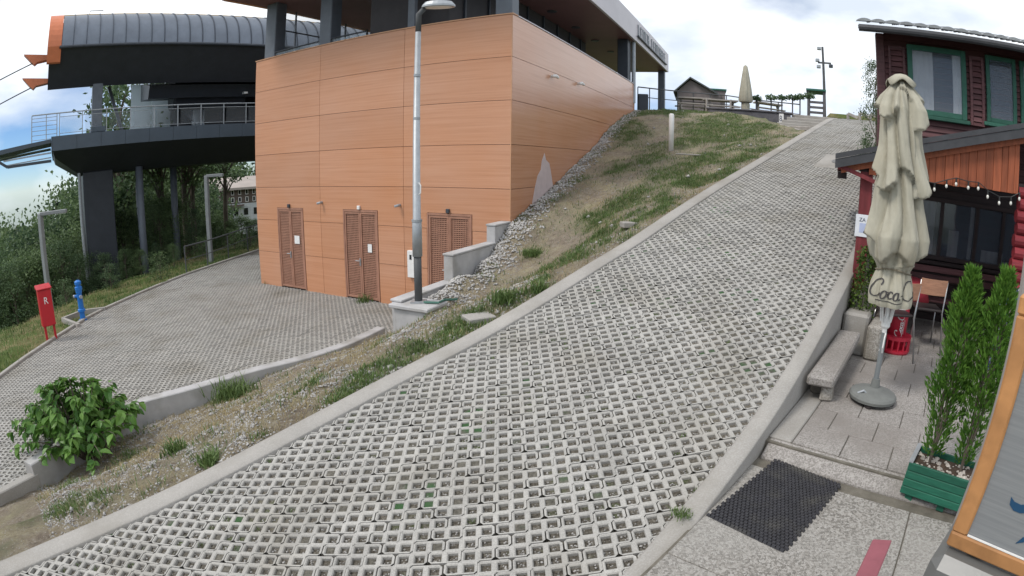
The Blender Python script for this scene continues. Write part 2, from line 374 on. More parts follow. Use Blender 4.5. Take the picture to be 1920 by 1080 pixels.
for i, (s0, t0, cells) in enumerate(slabs):
    mtx = slab_matrix(s0, t0)
    if i < 300:
        key, (V, F) = slab_mesh_data(cells)
        if key not in mesh_cache:
            me = bpy.data.meshes.new('paver'); me.from_pydata(V.tolist(), [], F); me.materials.append(M['paver']); mesh_cache[key] = me
        o = bpy.data.objects.new('paver', mesh_cache[key]); link(o); o.parent = rampo; o.matrix_local = Matrix(mtx.tolist())
    else:
        key, (V, F) = slab_mesh_data(cells, True)
        W = V @ mtx[:3, :3].T + mtx[:3, 3]; restV.append(W); restF += [tuple(v + nv for v in f) for f in F]; nv += len(V)
me = bpy.data.meshes.new('paver_field'); me.from_pydata(np.vstack(restV).tolist(), [], restF)
tag(put(me, 'paver_field', M['paver'], rampo), kind='stuff')
hp = []
for (s0, t0, cells) in slabs[:640]:
    for (k, l) in cells:
        for _ in range(RNG.integers(2, 7)):
            ss = s0 + k * CELL / 2 + RNG.normal(0, .016); tt = t0 + l * CELL / 2 + RNG.normal(0, .016); hp.append(FM.p(ss, tt, float(zr(ss)) - .028 + RNG.uniform(-.002, .006)))
HOLE_STONES = np.array(hp)
M['fill'] = pm('hole_fill_soil', (.135, .125, .105), var=.5, scale=30, rough=.95, bump=.8, bscale=90, spec=.1, dirt=((.055, .115, .05), 1.6, .54, .62))
fv, ff = [], []
for (s0, t0, cells) in slabs[:900]:
    w = FM.p(s0, t0, 0); dens = .06 + .40 * max(0.0, math.sin(w[0] * 1.7 + 2 * math.sin(w[1] * .9)) * math.sin(w[1] * 1.3 + w[0] * .6))
    for (k, l) in cells:
        if RNG.random() > dens: continue
        cs_, ct_ = s0 + k * CELL / 2, t0 + l * CELL / 2; hd_ = CELL / 2 * .605; z_ = float(zr(cs_)) - RNG.uniform(.008, .022); kk = float(zslope(cs_)); b = len(fv)
        for (x, y) in ((hd_, 0), (0, hd_), (-hd_, 0), (0, -hd_)): fv.append(FM.p(cs_ + x, ct_ + y, z_ + kk * x + RNG.normal(0, .003)))
        fv.append(FM.p(cs_, ct_, z_ + RNG.uniform(-.004, .006))); ff += [(b, b + 1, b + 4), (b + 1, b + 2, b + 4), (b + 2, b + 3, b + 4), (b + 3, b, b + 4)]
tag(fast('hole_fill', fv, ff, M['fill'], rampo, smooth=True), kind='stuff')
# concrete collar of the manhole up the ramp and its lid
_ms, _mt = FM.loc(G(1553, 300, float(zr(13.4)))[:2])
_ms, _mt = 13.3, -2.35
mb = MB(); _q = []
_kk = float(zslope(_ms))
for (ds, dt) in ((-.75, -.65), (.75, -.65), (.75, .65), (-.75, .65)): _q.append(FM.p(_ms + ds, _mt + dt, float(zr(_ms + ds)) + .006))
mb.hexa([p - np.array([0, 0, .12]) for p in _q] + [p + np.array([0, 0, .008]) for p in _q])
_mh = thing('manhole', FM.p(_ms, _mt, float(zr(_ms))), 'round manhole lid in a pale concrete collar set in the ramp', 'manhole')
mb.build('collar', M['kerb'], _mh, bevel=.01)
mb = MB(); cpt = FM.p(_ms, _mt, float(zr(_ms)) + .02); ex = FM.a + np.array([0, 0, _kk]); V = []
for k in range(28): t = 2 * math.pi * k / 28; V.append(cpt + (ex * math.cos(t) + FM.o * math.sin(t)) * .36)
mb.add([v - np.array([0, 0, .03]) for v in V] + V, [tuple(range(27, -1, -1)), tuple(range(28, 56))] + [(k, (k + 1) % 28, 28 + (k + 1) % 28, 28 + k) for k in range(28)])
M['castiron'] = pm('cast_iron', (.22, .21, .20), var=.2, scale=8, rough=.6, metal=.6, bump=.3, bscale=80)
mb.build('lid', M['castiron'], _mh)

# ---- kerbs
def kerb_prism(t0, t1, h0, h1, s_list, drop):
    V, F = [], []
    for s in s_list:
        z = float(zr(s))
        V += [FM.p(s, t0, z - drop), FM.p(s, t0, z + h0 - .012), FM.p(s, t0 + .012, z + h0), FM.p(s, t1 - .012, z + h1), FM.p(s, t1, z + h1 - .012), FM.p(s, t1, z - drop)]
    for i in range(len(s_list) - 1):
        for j in range(5): a = i * 6 + j; F.append((a, a + 1, a + 7, a + 6))
    return V, F
V, F = kerb_prism(T_L - KW_L, T_L, .02, .025, np.arange(-13, 21.4, .3), .35)
tag(fast('kerb', V, F, M['kerb']), 'long grey concrete kerb between the ramp and the weedy bank', None, None, 'structure')
V, F = kerb_prism(T_R, T_R + KW_R, .028, .028, np.arange(-2.5, 26, .3), .6)
tag(fast('kerb', V, F, M['kerb']), 'concrete kerb edging the ramp beside the chalet patio', None, None, 'structure')

# ---- hillside heights (thin plate spline through measured points)
YW_FRONT = [(722, 614), (690, 630), (640, 652), (560, 676), (485, 693), (400, 718), (330, 738), (250, 757), (58, 872)]
ZW = -1.42
ywf = [G(x, y, ZW)[:2] for x, y in YW_FRONT]
ywf = [np.array(p) for p in ywf]
# outer end continues as a flush kerb
end_k = [np.array([-6.75, 3.3]), np.array([-7.6, 1.2]), np.array([-8.6, -1.5])]
FW = Frame(BC, 205.29, 115.29)                # stepped wall; outward = to the camera side
ctrl = []
for s in np.arange(-9, 22.1, 1.3): ctrl.append((*FM.p(s, T_L - KW_L, 0)[:2], float(zr(s)) - .04))
for s in np.arange(-7, 8, 2.0): ctrl.append((*FM.p(s, T_L - KW_L - .8, 0)[:2], float(zr(s)) - .20))
for x, y, z in ((-.02, 12.38, .72), (1.03, 14.70, 1.42), (2.32, 17.45, 2.40), (3.42, 19.75, 3.38), (4.97, 23.0, 4.28), (6.2, 25.6, 4.55)): ctrl.append((x, y, z))
for _x, _y in ((775, 612), (800, 562), (830, 545), (853, 527), (890, 500), (925, 471), (938, 450), (959, 420)):
    _a, _z = FW.px(_x, _y, .02); ctrl.append((*FW.p(_a, .05, 0)[:2], _z - .01)); ctrl.append((*FW.p(_a, .55, 0)[:2], _z - .02))
ctrl += [(*FW.p(4.25, -.1, 0)[:2], -.72), (*FW.p(4.0, -.5, 0)[:2], -1.02), (*FW.p(3.0, -.35, 0)[:2], -1.35), (*FW.p(2.2, -.4, 0)[:2], -1.66), (*FW.p(4.3, -1.0, 0)[:2], -1.18), (*FW.p(5.2, -.8, 0)[:2], -1.0), (*FW.p(2.4, -.8, 0)[:2], -1.72), (*FW.p(2.0, -.3, 0)[:2], -1.72), (-2.2, 11.0, -1.70), (-2.45, 11.1, -1.62), (-2.0, 10.3, -1.5), (*FW.p(4.7, .45, 0)[:2], -.46), (*FW.p(4.6, .0, 0)[:2], -.62), (*FW.p(4.3, .7, 0)[:2], -.30)]
for p, z in zip(ywf, (-1.60, -1.50, -1.46, -1.50, -1.55, -1.68, -1.76, -1.79, -1.78)): ctrl.append((p[0] + .12, p[1] - .1, z))
for p, z in zip(end_k, (-1.60, -1.66, -1.9)): ctrl.append((p[0] + .2, p[1] - .05, z))
for p in ((-10, -1, -2.6), (-12, 3, -2.4), (8, 30, 4.75), (2, 32, 4.8), (14, 34, 4.75), (-3, 9.2, -1.2), (-4.6, 6.6, -1.45), (-5.3, 5.0, -1.55)): ctrl.append(p)
ctrl = np.array(ctrl)
def _U(r2): return r2 * np.log(np.maximum(r2, 1e-12)) * .5
_n = len(ctrl); _K = _U(((ctrl[:, None, :2] - ctrl[None, :, :2]) ** 2).sum(-1)) + np.eye(_n) * .02
_P = np.hstack([np.ones((_n, 1)), ctrl[:, :2]]); _A = np.block([[_K, _P], [_P.T, np.zeros((3, 3))]])
_w = np.linalg.solve(_A, np.concatenate([ctrl[:, 2], np.zeros(3)]))
def tps(X, Y):
    X = np.asarray(X, float).ravel(); Y = np.asarray(Y, float).ravel(); out = np.empty(len(X))
    for i in range(0, len(X), 4000):
        x, y = X[i:i + 4000], Y[i:i + 4000]; d2 = (x[:, None] - ctrl[None, :, 0]) ** 2 + (y[:, None] - ctrl[None, :, 1]) ** 2
        out[i:i + 4000] = _U(d2) @ _w[:_n] + _w[_n] + _w[_n + 1] * x + _w[_n + 2] * y
    return out
def vnoise(x, y, f, seed=0):                     # cheap value noise
    x = np.asarray(x) * f + seed * 17.3; y = np.asarray(y) * f - seed * 9.1; xi = np.floor(x); yi = np.floor(y); fx, fy = x - xi, y - yi
    def h(a, b): return np.modf(np.abs(np.sin(a * 127.1 + b * 311.7) * 43758.5453))[0]
    sx, sy = fx * fx * (3 - 2 * fx), fy * fy * (3 - 2 * fy)
    return (h(xi, yi) * (1 - sx) + h(xi + 1, yi) * sx) * (1 - sy) + (h(xi, yi + 1) * (1 - sx) + h(xi + 1, yi + 1) * sx) * sy
def inpoly(X, Y, poly):
    X = np.asarray(X, float); Y = np.asarray(Y, float); r = np.zeros(X.shape, bool); n = len(poly)
    for i in range(n):
        x0, y0 = poly[i]; x1, y1 = poly[(i + 1) % n]
        if y0 == y1: continue
        c = ((y0 > Y) != (y1 > Y)) & (X < (x1 - x0) * (Y - y0) / (y1 - y0) + x0); r ^= c
    return r
YARD_Z = -1.60
ykerb = [G(x, y, -1.55)[:2] for x, y in ((0, 705), (50, 668), (100, 635), (165, 594), (200, 576), (280, 541), (350, 513), (400, 496), (485, 468))]
yard_poly = [tuple(FW.p(0, -.1, 0)[:2]), tuple(FW.p(1.9, -.1, 0)[:2]), tuple(FW.p(2.3, -.75, 0)[:2])] + [tuple(p + np.array([-.12, .1])) for p in ywf] + [tuple(p) for p in end_k] + [(-9.3, -1.5), (-9.9, 3.0)] + [tuple(p) for p in ykerb] + [(-10.6, 26.5), (-3.4, 26.5), (-3.6, 25.6), tuple(FL.p(8.85, 0, 0)[:2])]
bld_poly = [tuple(FR.p(-.3, -.15, 0)[:2]), tuple(FR.p(11.7, -.15, 0)[:2]), tuple(FR.p(11.7, -8.8, 0)[:2]), tuple(FR.p(0, -8.8, 0)[:2])]
def hill_z(X, Y):
    z = tps(X, Y); X = np.asarray(X).ravel(); Y = np.asarray(Y).ravel()
    z += (vnoise(X, Y, 1.7, 1) - .5) * .11 + (vnoise(X, Y, 4.3, 2) - .5) * .075 + (vnoise(X, Y, 9.5, 3) - .5) * .045
    t = X * FM.o[0] + Y * FM.o[1]
    z = np.where(t > T_L - KW_L + .2, -9, z)                     # nothing above the ramp
    z = np.where((t > T_L - KW_L - .35) & (t <= T_L - KW_L + .2), np.minimum(z, zr(X * FM.a[0] + Y * FM.a[1]) + .0), z)
    z = np.where(t > T_L - KW_L, np.minimum(z, zr(X * FM.a[0] + Y * FM.a[1]) - .12), z)
    z = np.where(inpoly(X, Y, bld_poly), np.minimum(z, 4.4) * 0 - 2.05, z)
    return np.where(inpoly(X, Y, yard_poly), -2.05, z)
gx = np.arange(-9.6, 9.01, .11); gy = np.arange(-1.5, 29.01, .14); GX, GY = np.meshgrid(gx, gy)
HZ = hill_z(GX, GY).reshape(GX.shape)
def onhill(x, y):
    r = ray(x, y); ks = np.linspace(2, 34, 1600); W = r[None] * ks[:, None] + np.array([0, 0, CAM_Z]); z = hill_z(W[:, 0], W[:, 1])
    i = np.where(W[:, 2] <= z)[0]
    return W[i[0]] if len(i) else W[-1]
# green patches read from the photograph (pixel, radius in metres, strength)
GREEN = [(1160, 318, .55, 1), (1120, 410, .55, 1), (1170, 385, .6, .9), (1225, 400, .4, 1), (1290, 345, .5, .9), (1340, 330, .5, 1), (1390, 300, .5, 1), (1430, 280, .5, .8), (1330, 235, 1.2, .8), (1380, 240, 1.1, .8), (1240, 208, .8, .8),
         (1290, 240, .8, .6), (1050, 370, .4, .6), (1000, 475, .22, 1), (1090, 480, .35, .9), (1060, 495, .25, .9), (1130, 440, .4, .8), (1185, 460, .3, .7), (945, 560, .18, 1), (1005, 545, .22, .6), (870, 610, .35, 1), (840, 640, .35, 1), (780, 660, .3, .9), (720, 685, .3, 1), (690, 710, .3, 1), (640, 750, .22, .9), (595, 715, .22, .7),
         (430, 740, .38, 1), (460, 725, .25, 1), (490, 820, .12, .9), (330, 845, .12, .9), (395, 865, .10, 1), (300, 905, .12, .8), (130, 955, .3, 1), (175, 935, .2, 1), (50, 980, .2, 1), (10, 1025, .15, .8), (240, 860, .3, .5), (270, 930, .1, .8), (1250, 375, .3, .8), (1420, 262, .4, .5), (1210, 300, .7, .5), (1080, 340, .5, .5)]
GREEN += [(650 + i * 60, 735 - i * 35, .22, .95) for i in range(15)] + [(1180 + i * 30, 372 - i * 16, .5, .8) for i in range(9)] + [(1300 + i * 25, 262 - (i % 3) * 14, .8, .9) for i in range(6)]
GREEN += [(1030 + i * 52, 503 - i * 33, .30, .8) for i in range(9)]
gpos = [(onhill(x, y), r, k) for x, y, r, k in GREEN]
def green_mask(X, Y):
    m = np.zeros(np.shape(X))
    for p, r, k in gpos: m = np.maximum(m, k * np.exp(-(((X - p[0]) ** 2 + (Y - p[1]) ** 2) / (2 * (r * .6) ** 2))))
    up = np.clip((np.asarray(Y) - 11) / 9, 0, 1)
    m = m + .75 * up * np.clip((vnoise(X, Y, .9, 5) - .34) * 3, 0, 1) + .18 * np.clip((vnoise(X, Y, 2.1, 6) - .6) * 4, 0, 1)
    m = m + .10 * np.clip((vnoise(X, Y, 1.3, 15) - .5) * 4, 0, 1)
    return np.clip(m * (.45 + 1.3 * vnoise(X, Y, 3.1, 4)), 0, 1)
def soilhill():
    m, t, b = nodes('bank_soil'); lk = t.links.new; geo = N(t, 'ShaderNodeNewGeometry')
    def noise(s, d=6, r=.6):
        n = N(t, 'ShaderNodeTexNoise'); n.inputs['Scale'].default_value = s; n.inputs['Detail'].default_value = d; n.inputs['Roughness'].default_value = r; lk(geo.outputs[0], n.inputs[0]); return n.outputs[0]
    def mix(f, a, bb):
        n = N(t, 'ShaderNodeMix', data_type='RGBA'); lk(f, n.inputs['Factor'])
        for v, s in ((a, 'A'), (bb, 'B')):
            if isinstance(v, tuple): n.inputs[s].default_value = (*v, 1)
            else: lk(v, n.inputs[s])
        return n.outputs['Result']
    base = ramp(t, [(.30, (.11, .085, .066)), (.46, (.30, .245, .19)), (.70, (.50, .44, .36))], noise(9, 12, .8))
    straw = ramp(t, [(.35, (.36, .305, .185)), (.65, (.56, .50, .34))], noise(38, 5))
    c = mix(ramp(t, [(.44, (0, 0, 0)), (.64, (.85, .85, .85))], noise(1.5, 8, .78)), base, straw)
    vo = N(t, 'ShaderNodeTexVoronoi'); vo.inputs['Scale'].default_value = 30; lk(geo.outputs[0], vo.inputs[0])
    st = ramp(t, [(.0, (1, 1, 1)), (.20, (1, 1, 1)), (.26, (0, 0, 0))], vo.outputs['Distance'])
    stc = ramp(t, [(.2, (.25, .22, .19)), (.8, (.56, .53, .49))], N_sep(t, vo.outputs['Color']))
    gate = N(t, 'ShaderNodeMath', operation='MULTIPLY'); lk(st, gate.inputs[0]); lk(ramp(t, [(.36, (0, 0, 0)), (.50, (1, 1, 1))], noise(1.1, 4)), gate.inputs[1])
    c = mix(gate.outputs[0], c, stc)
    at = N(t, 'ShaderNodeAttribute', attribute_name='green'); gr = ramp(t, [(.3, (.075, .105, .045)), (.7, (.18, .22, .10))], noise(30, 5))
    gm = N(t, 'ShaderNodeMath', operation='MULTIPLY'); lk(at.outputs['Fac'], gm.inputs[0]); lk(ramp(t, [(.25, (.1, .1, .1)), (.6, (1, 1, 1))], noise(9, 6)), gm.inputs[1])
    c = mix(gm.outputs[0], c, gr); lk(c, b.inputs['Base Color']); b.inputs['Roughness'].default_value = .95; b.inputs['Specular IOR Level'].default_value = .1
    bp = N(t, 'ShaderNodeBump'); bp.inputs['Strength'].default_value = 1.0; bp.inputs['Distance'].default_value = .09; lk(noise(22, 10, .8), bp.inputs['Height']); lk(bp.outputs[0], b.inputs['Normal'])
    return m
M['bank'] = soilhill()
GM = green_mask(GX, GY)
V = np.stack([GX, GY, HZ], -1).reshape(-1, 3); ny, nx = GX.shape
idx = np.arange(ny * nx).reshape(ny, nx); F = np.stack([idx[:-1, :-1], idx[:-1, 1:], idx[1:, 1:], idx[1:, :-1]], -1).reshape(-1, 4)
zq = HZ.ravel()[F]; keep = (zq.min(1) > -8); F = F[keep]
bank = fast('bank', V, F, M['bank'], smooth=True, attr={'green': GM.ravel()})
tag(bank, 'weedy earth bank with dry grass, stones and green tufts', None, None, 'structure')

# ---- yard (lower courtyard) of the same pavers
def sheet(name, poly, z, mat):
    bm = bmesh.new(); vsx = [bm.verts.new((p[0], p[1], z)) for p in poly]; f = bm.faces.new(vsx); bmesh.ops.triangulate(bm, faces=[f]); bmesh.ops.recalc_face_normals(bm, faces=bm.faces)
    me = bpy.data.meshes.new(name); bm.to_mesh(me); bm.free()
    if me.polygons and me.polygons[0].normal.z < 0: me.flip_normals()
    return put(me, name, mat)
yard = tag(sheet('courtyard', yard_poly, YARD_Z - .018, pm('courtyard_infill', (.21, .195, .17), var=.45, scale=24, rough=.95, bump=.6, bscale=80, spec=.1, dirt=((.10, .095, .075), 2.4, .58, .72))), 'lower courtyard of lattice pavers in front of the three doors', None, None, 'structure')
FY = Frame(BC, 25.29, 115.29); allV, allF, nv = [], [], 0
c0 = np.array([2 * DX * .25, DY / 2])
for r in range(-120, 92):
    for q in range(-50, 40):
        s0 = q * DX + CELL * (r % 3); t0 = r * DY; w = FY.p(s0 + DX / 2, t0 + DY / 2, 0)
        if not (-12.5 < w[0] < 0.5 and 0 < w[1] < 27): continue
        if math.hypot(w[0], w[1]) > 24: continue
        px = np.array([FY.p(s0 + k * CELL / 2, t0 + l * CELL / 2, 0)[:2] for k, l in SLAB]); ok = inpoly(px[:, 0], px[:, 1], yard_poly)
        cells = [c for c, k in zip(SLAB, ok) if k]
        if not cells: continue
        key, (V, F) = slab_mesh_data(cells, True)
        e = RNG.normal(0, .004, 2); zz = YARD_Z + RNG.normal(0, .003)
        W = FY.org + V[:, :1] * FY.a + V[:, 1:2] * FY.o + (V[:, 2:3] + zz + V[:, :1] * e[0] + V[:, 1:2] * e[1] + s0 * 0) * np.array([0, 0, 1.0]) + FY.a * s0 + FY.o * t0
        W += FY.a * 0
        allV.append(W); allF += [tuple(v + nv for v in f) for f in F]; nv += len(V)
me = bpy.data.meshes.new('paver_field'); me.from_pydata(np.vstack(allV).tolist(), [], allF)
tag(put(me, 'paver_field', M['paver'], yard), kind='stuff')

# ---- low concrete wall between the bank and the courtyard
def ribbon_wall(name, front, thick, z_top, z_bot, mat):
    P = np.array(front); n = len(P); tang = np.gradient(P, axis=0); tang /= np.linalg.norm(tang, axis=1)[:, None]
    nrm = np.stack([-tang[:, 1], tang[:, 0]], 1); nrm *= np.sign((nrm @ np.array([-.7, .7])).mean())   # towards the courtyard
    B = P + nrm * thick; zt = z_top if np.ndim(z_top) else [z_top] * n; V, F = [], []
    for i in range(n):
        V += [(*P[i], z_bot), (*P[i], zt[i] - .015), (*(P[i] + nrm[i] * .015), zt[i]), (*(B[i] - nrm[i] * .015), zt[i]), (*B[i], zt[i] - .015), (*B[i], z_bot)]
    Fs = []
    for i in range(n - 1):
        for j in range(5): a = i * 6 + j; Fs.append((a, a + 1, a + 7, a + 6))
    mb = MB(); mb.add(V, Fs + [tuple(range(6)), tuple(range((n - 1) * 6, n * 6))]); return mb.build(name, mat)
dense = []
for i in range(len(ywf) - 1):
    for f in np.linspace(0, 1, 6, endpoint=False): dense.append(ywf[i] * (1 - f) + ywf[i + 1] * f)
dense.append(ywf[-1]); dense = np.array(dense); sm = dense.copy()
for _ in range(6): sm[1:-1] = (sm[:-2] + sm[1:-1] * 2 + sm[2:]) / 4
tag(ribbon_wall('low_wall', sm, .22, ZW, -2.3, M['wallconc']), 'long low concrete wall curving between the bank and the courtyard', 'wall')
tag(ribbon_wall('kerb', np.array([[-6.37, 4.46], [-6.72, 3.4], [-7.5, 1.3], [-8.5, -1.4]]), .16, YARD_Z + .02, -2.4, M['kerb']), 'flush concrete kerb continuing the low wall', None, None, 'structure')
yk = np.array(ykerb); yk2 = np.array([yk[0] + (yk[0] - yk[1]) * 2.2] + list(yk) + [yk[-1] + (yk[-1] - yk[-2]) * .8])
tag(ribbon_wall('kerb', yk2, .12, YARD_Z + .06, -2.2, M['kerb']), 'thin pale kerb between the courtyard and the grass verge', None, None, 'structure')

# ---- stepped retaining wall beside the doors
sw = thing('stepped_wall', FW.p(0, 0, -1.6), 'stepped concrete retaining wall climbing to the building corner', 'wall')
for i, (a0, a1, zt) in enumerate(((.0, .74, .70), (.742, 2.46, .32), (2.462, 4.1, -.19))):
    mb = MB(); mb.fb(FW, a0 + .003, a1, -.21, .0, -2.3, zt); mb.build('step', M['wallconc'], sw, bevel=.012)
    mb = MB(); mb.fb(FW, a0 + (.0 if i else .006), a1 + .015, -.225, .015, zt + .001, zt + .04); mb.build('coping', M['wallconc'], sw, bevel=.008)

# ---- patio of the chalet
patio = MB(); patio.fb(FM, -6, 3.86, T_R + KW_R - .02, 6.5, -.6, -.012)
tag(patio.build('patio', M['joint']), 'washed aggregate paving in front of the chalet', None, None, 'structure')
PAT = bpy.data.objects['patio']
for i, s0 in enumerate(np.arange(-5.3, 3.8, 1.28)):
    for j, t0 in enumerate(np.arange(T_R + KW_R, 4.2, 1.30)):
        s1 = min(s0 + 1.274, 3.83)
        if s1 - s0 < .2: continue
        mb = MB(); mb.fb(FM, s0, s1, t0 + (.003 if j else 0), t0 + 1.294, -.3, RNG.normal(0, .0015)); mb.build('aggregate_slab', M['aggregate'], PAT, bevel=.006)
up = MB(); up.fb(FM, 3.93, 13.2, T_R + KW_R - .02, 7.0, -.4, .086)
upo = tag(up.build('terrace', M['joint']), 'raised terrace of square paving slabs under the chalet canopy', None, None, 'structure')
M['slab'] = pm('terrace_slab', (.33, .305, .285), var=.16, scale=2.5, rough=.9, bump=.5, bscale=150, spec=.2, dirt=((.25, .225, .205), 1.2, .45, .72), speck=((.17, .155, .14), (.47, .44, .41), 95, .55))
# sloping edge strip of the step
mb = MB(); mb.hexa([FM.p(3.80, T_R + KW_R + .02, -.2), FM.p(3.80, 3.2, -.2), FM.p(3.99, 3.2, -.2), FM.p(3.99, T_R + KW_R + .02, -.2), FM.p(3.80, T_R + KW_R + .02, .012), FM.p(3.80, 3.2, .012), FM.p(3.99, 3.2, .1), FM.p(3.99, T_R + KW_R + .02, .1)])
mb.build('step_edge', M['slab'], upo, bevel=.012)
mb = MB(); mb.fb(FM, 4.0, 5.2, T_R + KW_R + .005, -.84, -.2, .104); mb.build('edge_strip', M['kerb'], upo, bevel=.01)
for i, s0 in enumerate(np.arange(4.0, 12.6, .41)):
    for j, t0 in enumerate(np.arange(-.835 - (.0 if i % 2 == 0 else .2), 5.6, .41)):
        a, b = max(t0, -.832), t0 + .403
        if b - a < .05 or (s0 > 5.3 and b < -.5 and False): continue
        mb = MB(); mb.fb(FM, s0, s0 + .403, a, b, -.1, .10 + RNG.normal(0, .003)); mb.build('paving_slab', M['slab'], upo, bevel=.005)
# ---- stones beside the kerb
M['stone'] = pm('rough_stone', (.37, .345, .31), var=.3, scale=3, rough=.92, bump=.7, bscale=60, spec=.2, dirt=((.22, .195, .16), 2.2, .45, .7), speck=((.16, .14, .12), (.52, .49, .45), 80, .5))
st = thing('stone_step', FM.p(5.7, -.9, .1), 'thick aggregate slab on rubble beside the ramp kerb', 'stone step')
mb = MB(); mb.hexa([FM.p(4.86, -1.0, .26), FM.p(4.93, -.74, .25), FM.p(6.5, -.76, .31), FM.p(6.45, -1.02, .31), FM.p(4.86, -1.0, .36), FM.p(4.93, -.74, .345), FM.p(6.5, -.76, .42), FM.p(6.45, -1.02, .42)]); mb.build('slab', M['slab'], st, bevel=.02)
M['rubble'] = pm('shade_dark_rubble', (.16, .145, .125), var=.4, scale=6, rough=.95, bump=.8, bscale=40)  # colour darkened to paint in the shaded gap under the slab
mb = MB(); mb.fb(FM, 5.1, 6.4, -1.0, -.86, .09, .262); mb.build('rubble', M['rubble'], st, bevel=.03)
mb = MB(); mb.hexa([FM.p(4.95, -.86, .1), FM.p(5.0, -.74, .1), FM.p(5.12, -.74, .1), FM.p(5.12, -.88, .1), FM.p(4.97, -.86, .25), FM.p(5.0, -.76, .25), FM.p(5.1, -.76, .25), FM.p(5.1, -.88, .25)]); mb.build('rubble', M['stone'], st, bevel=.02)
st = thing('stone_block', FM.p(6.9, -.85, .1), 'grey stone block above the aggregate slab by the kerb', 'stone')
mb = MB(); mb.fb(FM, 6.6, 7.0, -1.02, -.70, .1, .60); mb.build('block', M['kerb'], st, bevel=.03)
mb = MB(); mb.fb(FM, 6.52, 7.9, -.69, -.50, .1, .52); mb.build('edging', M['stone'], st, bevel=.03)
mb = MB(); mb.fb(FM, 7.02, 9.0, -1.02, -.70, .1, .78); mb.build('soil_bed', M['stone'], st, bevel=.02)

# ---- grass verge left of the courtyard, falling ground below, land to the horizon
M['verge'] = pm('verge_ground', (.17, .155, .075), var=.4, scale=3.5, rough=.95, bump=.9, bscale=30, spec=.1, dirt=((.075, .105, .03), 1.0, .40, .60))
def verge_z(x, y):
    d = -x - 11.9 + np.maximum(0, (7 - y)) * -.1
    d = np.maximum(d, -1); return -1.62 - np.maximum(d, 0) * .13 - np.maximum(d - 4.2, 0) ** 1.5 * .30 + (vnoise(x, y, .8, 8) - .5) * .15 + (vnoise(x, y, 3, 9) - .5) * .06
gx = np.concatenate([np.arange(-60, -22, 2.0), np.arange(-22, -10.4, .22)]); gy = np.concatenate([np.arange(-20, 2, 1.5), np.arange(2, 30, .25), np.arange(30, 80, 2.5)])
GX2, GY2 = np.meshgrid(gx, gy); Z2 = np.maximum(verge_z(GX2.ravel(), GY2.ravel()), -26)
Z2 = np.where(inpoly(GX2.ravel(), GY2.ravel(), yard_poly), -2.1, Z2)
V = np.stack([GX2.ravel(), GY2.ravel(), Z2], -1); ny, nx = GX2.shape; idx = np.arange(ny * nx).reshape(ny, nx)
F = np.stack([idx[:-1, :-1], idx[:-1, 1:], idx[1:, 1:], idx[1:, :-1]], -1).reshape(-1, 4)
tag(fast('verge', V, F, M['verge'], smooth=True), 'grass verge falling away from the courtyard to the woods', None, None, 'structure')
M['land'] = pm('far_land', (.09, .105, .05), var=.4, scale=.05, rough=.95, bump=.0, spec=.1)
bm = bmesh.new()
rings = [(0, -3.2), (14, -3.2), (30, -9), (60, -27), (150, -45), (600, -90), (2500, -140)]
prev = None
for r, z in rings[1:]:
    ring = [bm.verts.new((r * math.sin(2 * math.pi * k / 48), r * math.cos(2 * math.pi * k / 48), z)) for k in range(48)]
    if prev is None: bm.faces.new(ring)
    else:
        for k in range(48): bm.faces.new((prev[k], prev[(k + 1) % 48], ring[(k + 1) % 48], ring[k]))
    prev = ring
bmesh.ops.recalc_face_normals(bm, faces=bm.faces)
me = bpy.data.meshes.new('ground'); bm.to_mesh(me); bm.free()
tag(put(me, 'ground', M['land']), 'wooded land falling away around the hilltop', None, None, 'structure')
# hilltop beyond the crest
mb = MB(); V = []; 
hx = np.arange(-6, 70, 2.0); hy = np.arange(24, 110, 2.0); HX, HY = np.meshgrid(hx, hy)
hz = 4.62 - .035 * np.maximum(HY.ravel() - 40, 0) + .0 * HX.ravel()
V = np.stack([HX.ravel(), HY.ravel(), hz], -1); ny, nx = HX.shape; idx = np.arange(ny * nx).reshape(ny, nx)
F = np.stack([idx[:-1, :-1], idx[:-1, 1:], idx[1:, 1:], idx[1:, :-1]], -1).reshape(-1, 4)
sq = HX.ravel() * FM.a[0] + HY.ravel() * FM.a[1]; tq = HX.ravel() * FM.o[0] + HY.ravel() * FM.o[1]
V[:, 2] = np.where((tq > -5.2) & (sq < 45), np.minimum(V[:, 2], zr(sq) - .25), V[:, 2]); V[:, 2] = np.where((tq > -1) & (sq < 30), np.minimum(V[:, 2], 1.0), V[:, 2])
V[:, 2] = np.where((sq < 24.5) , np.minimum(V[:, 2], zr(sq) - .35), V[:, 2])
tag(fast('hilltop', V, F, M['verge'], smooth=True), 'level ground on top of the hill behind the ramp', None, None, 'structure')
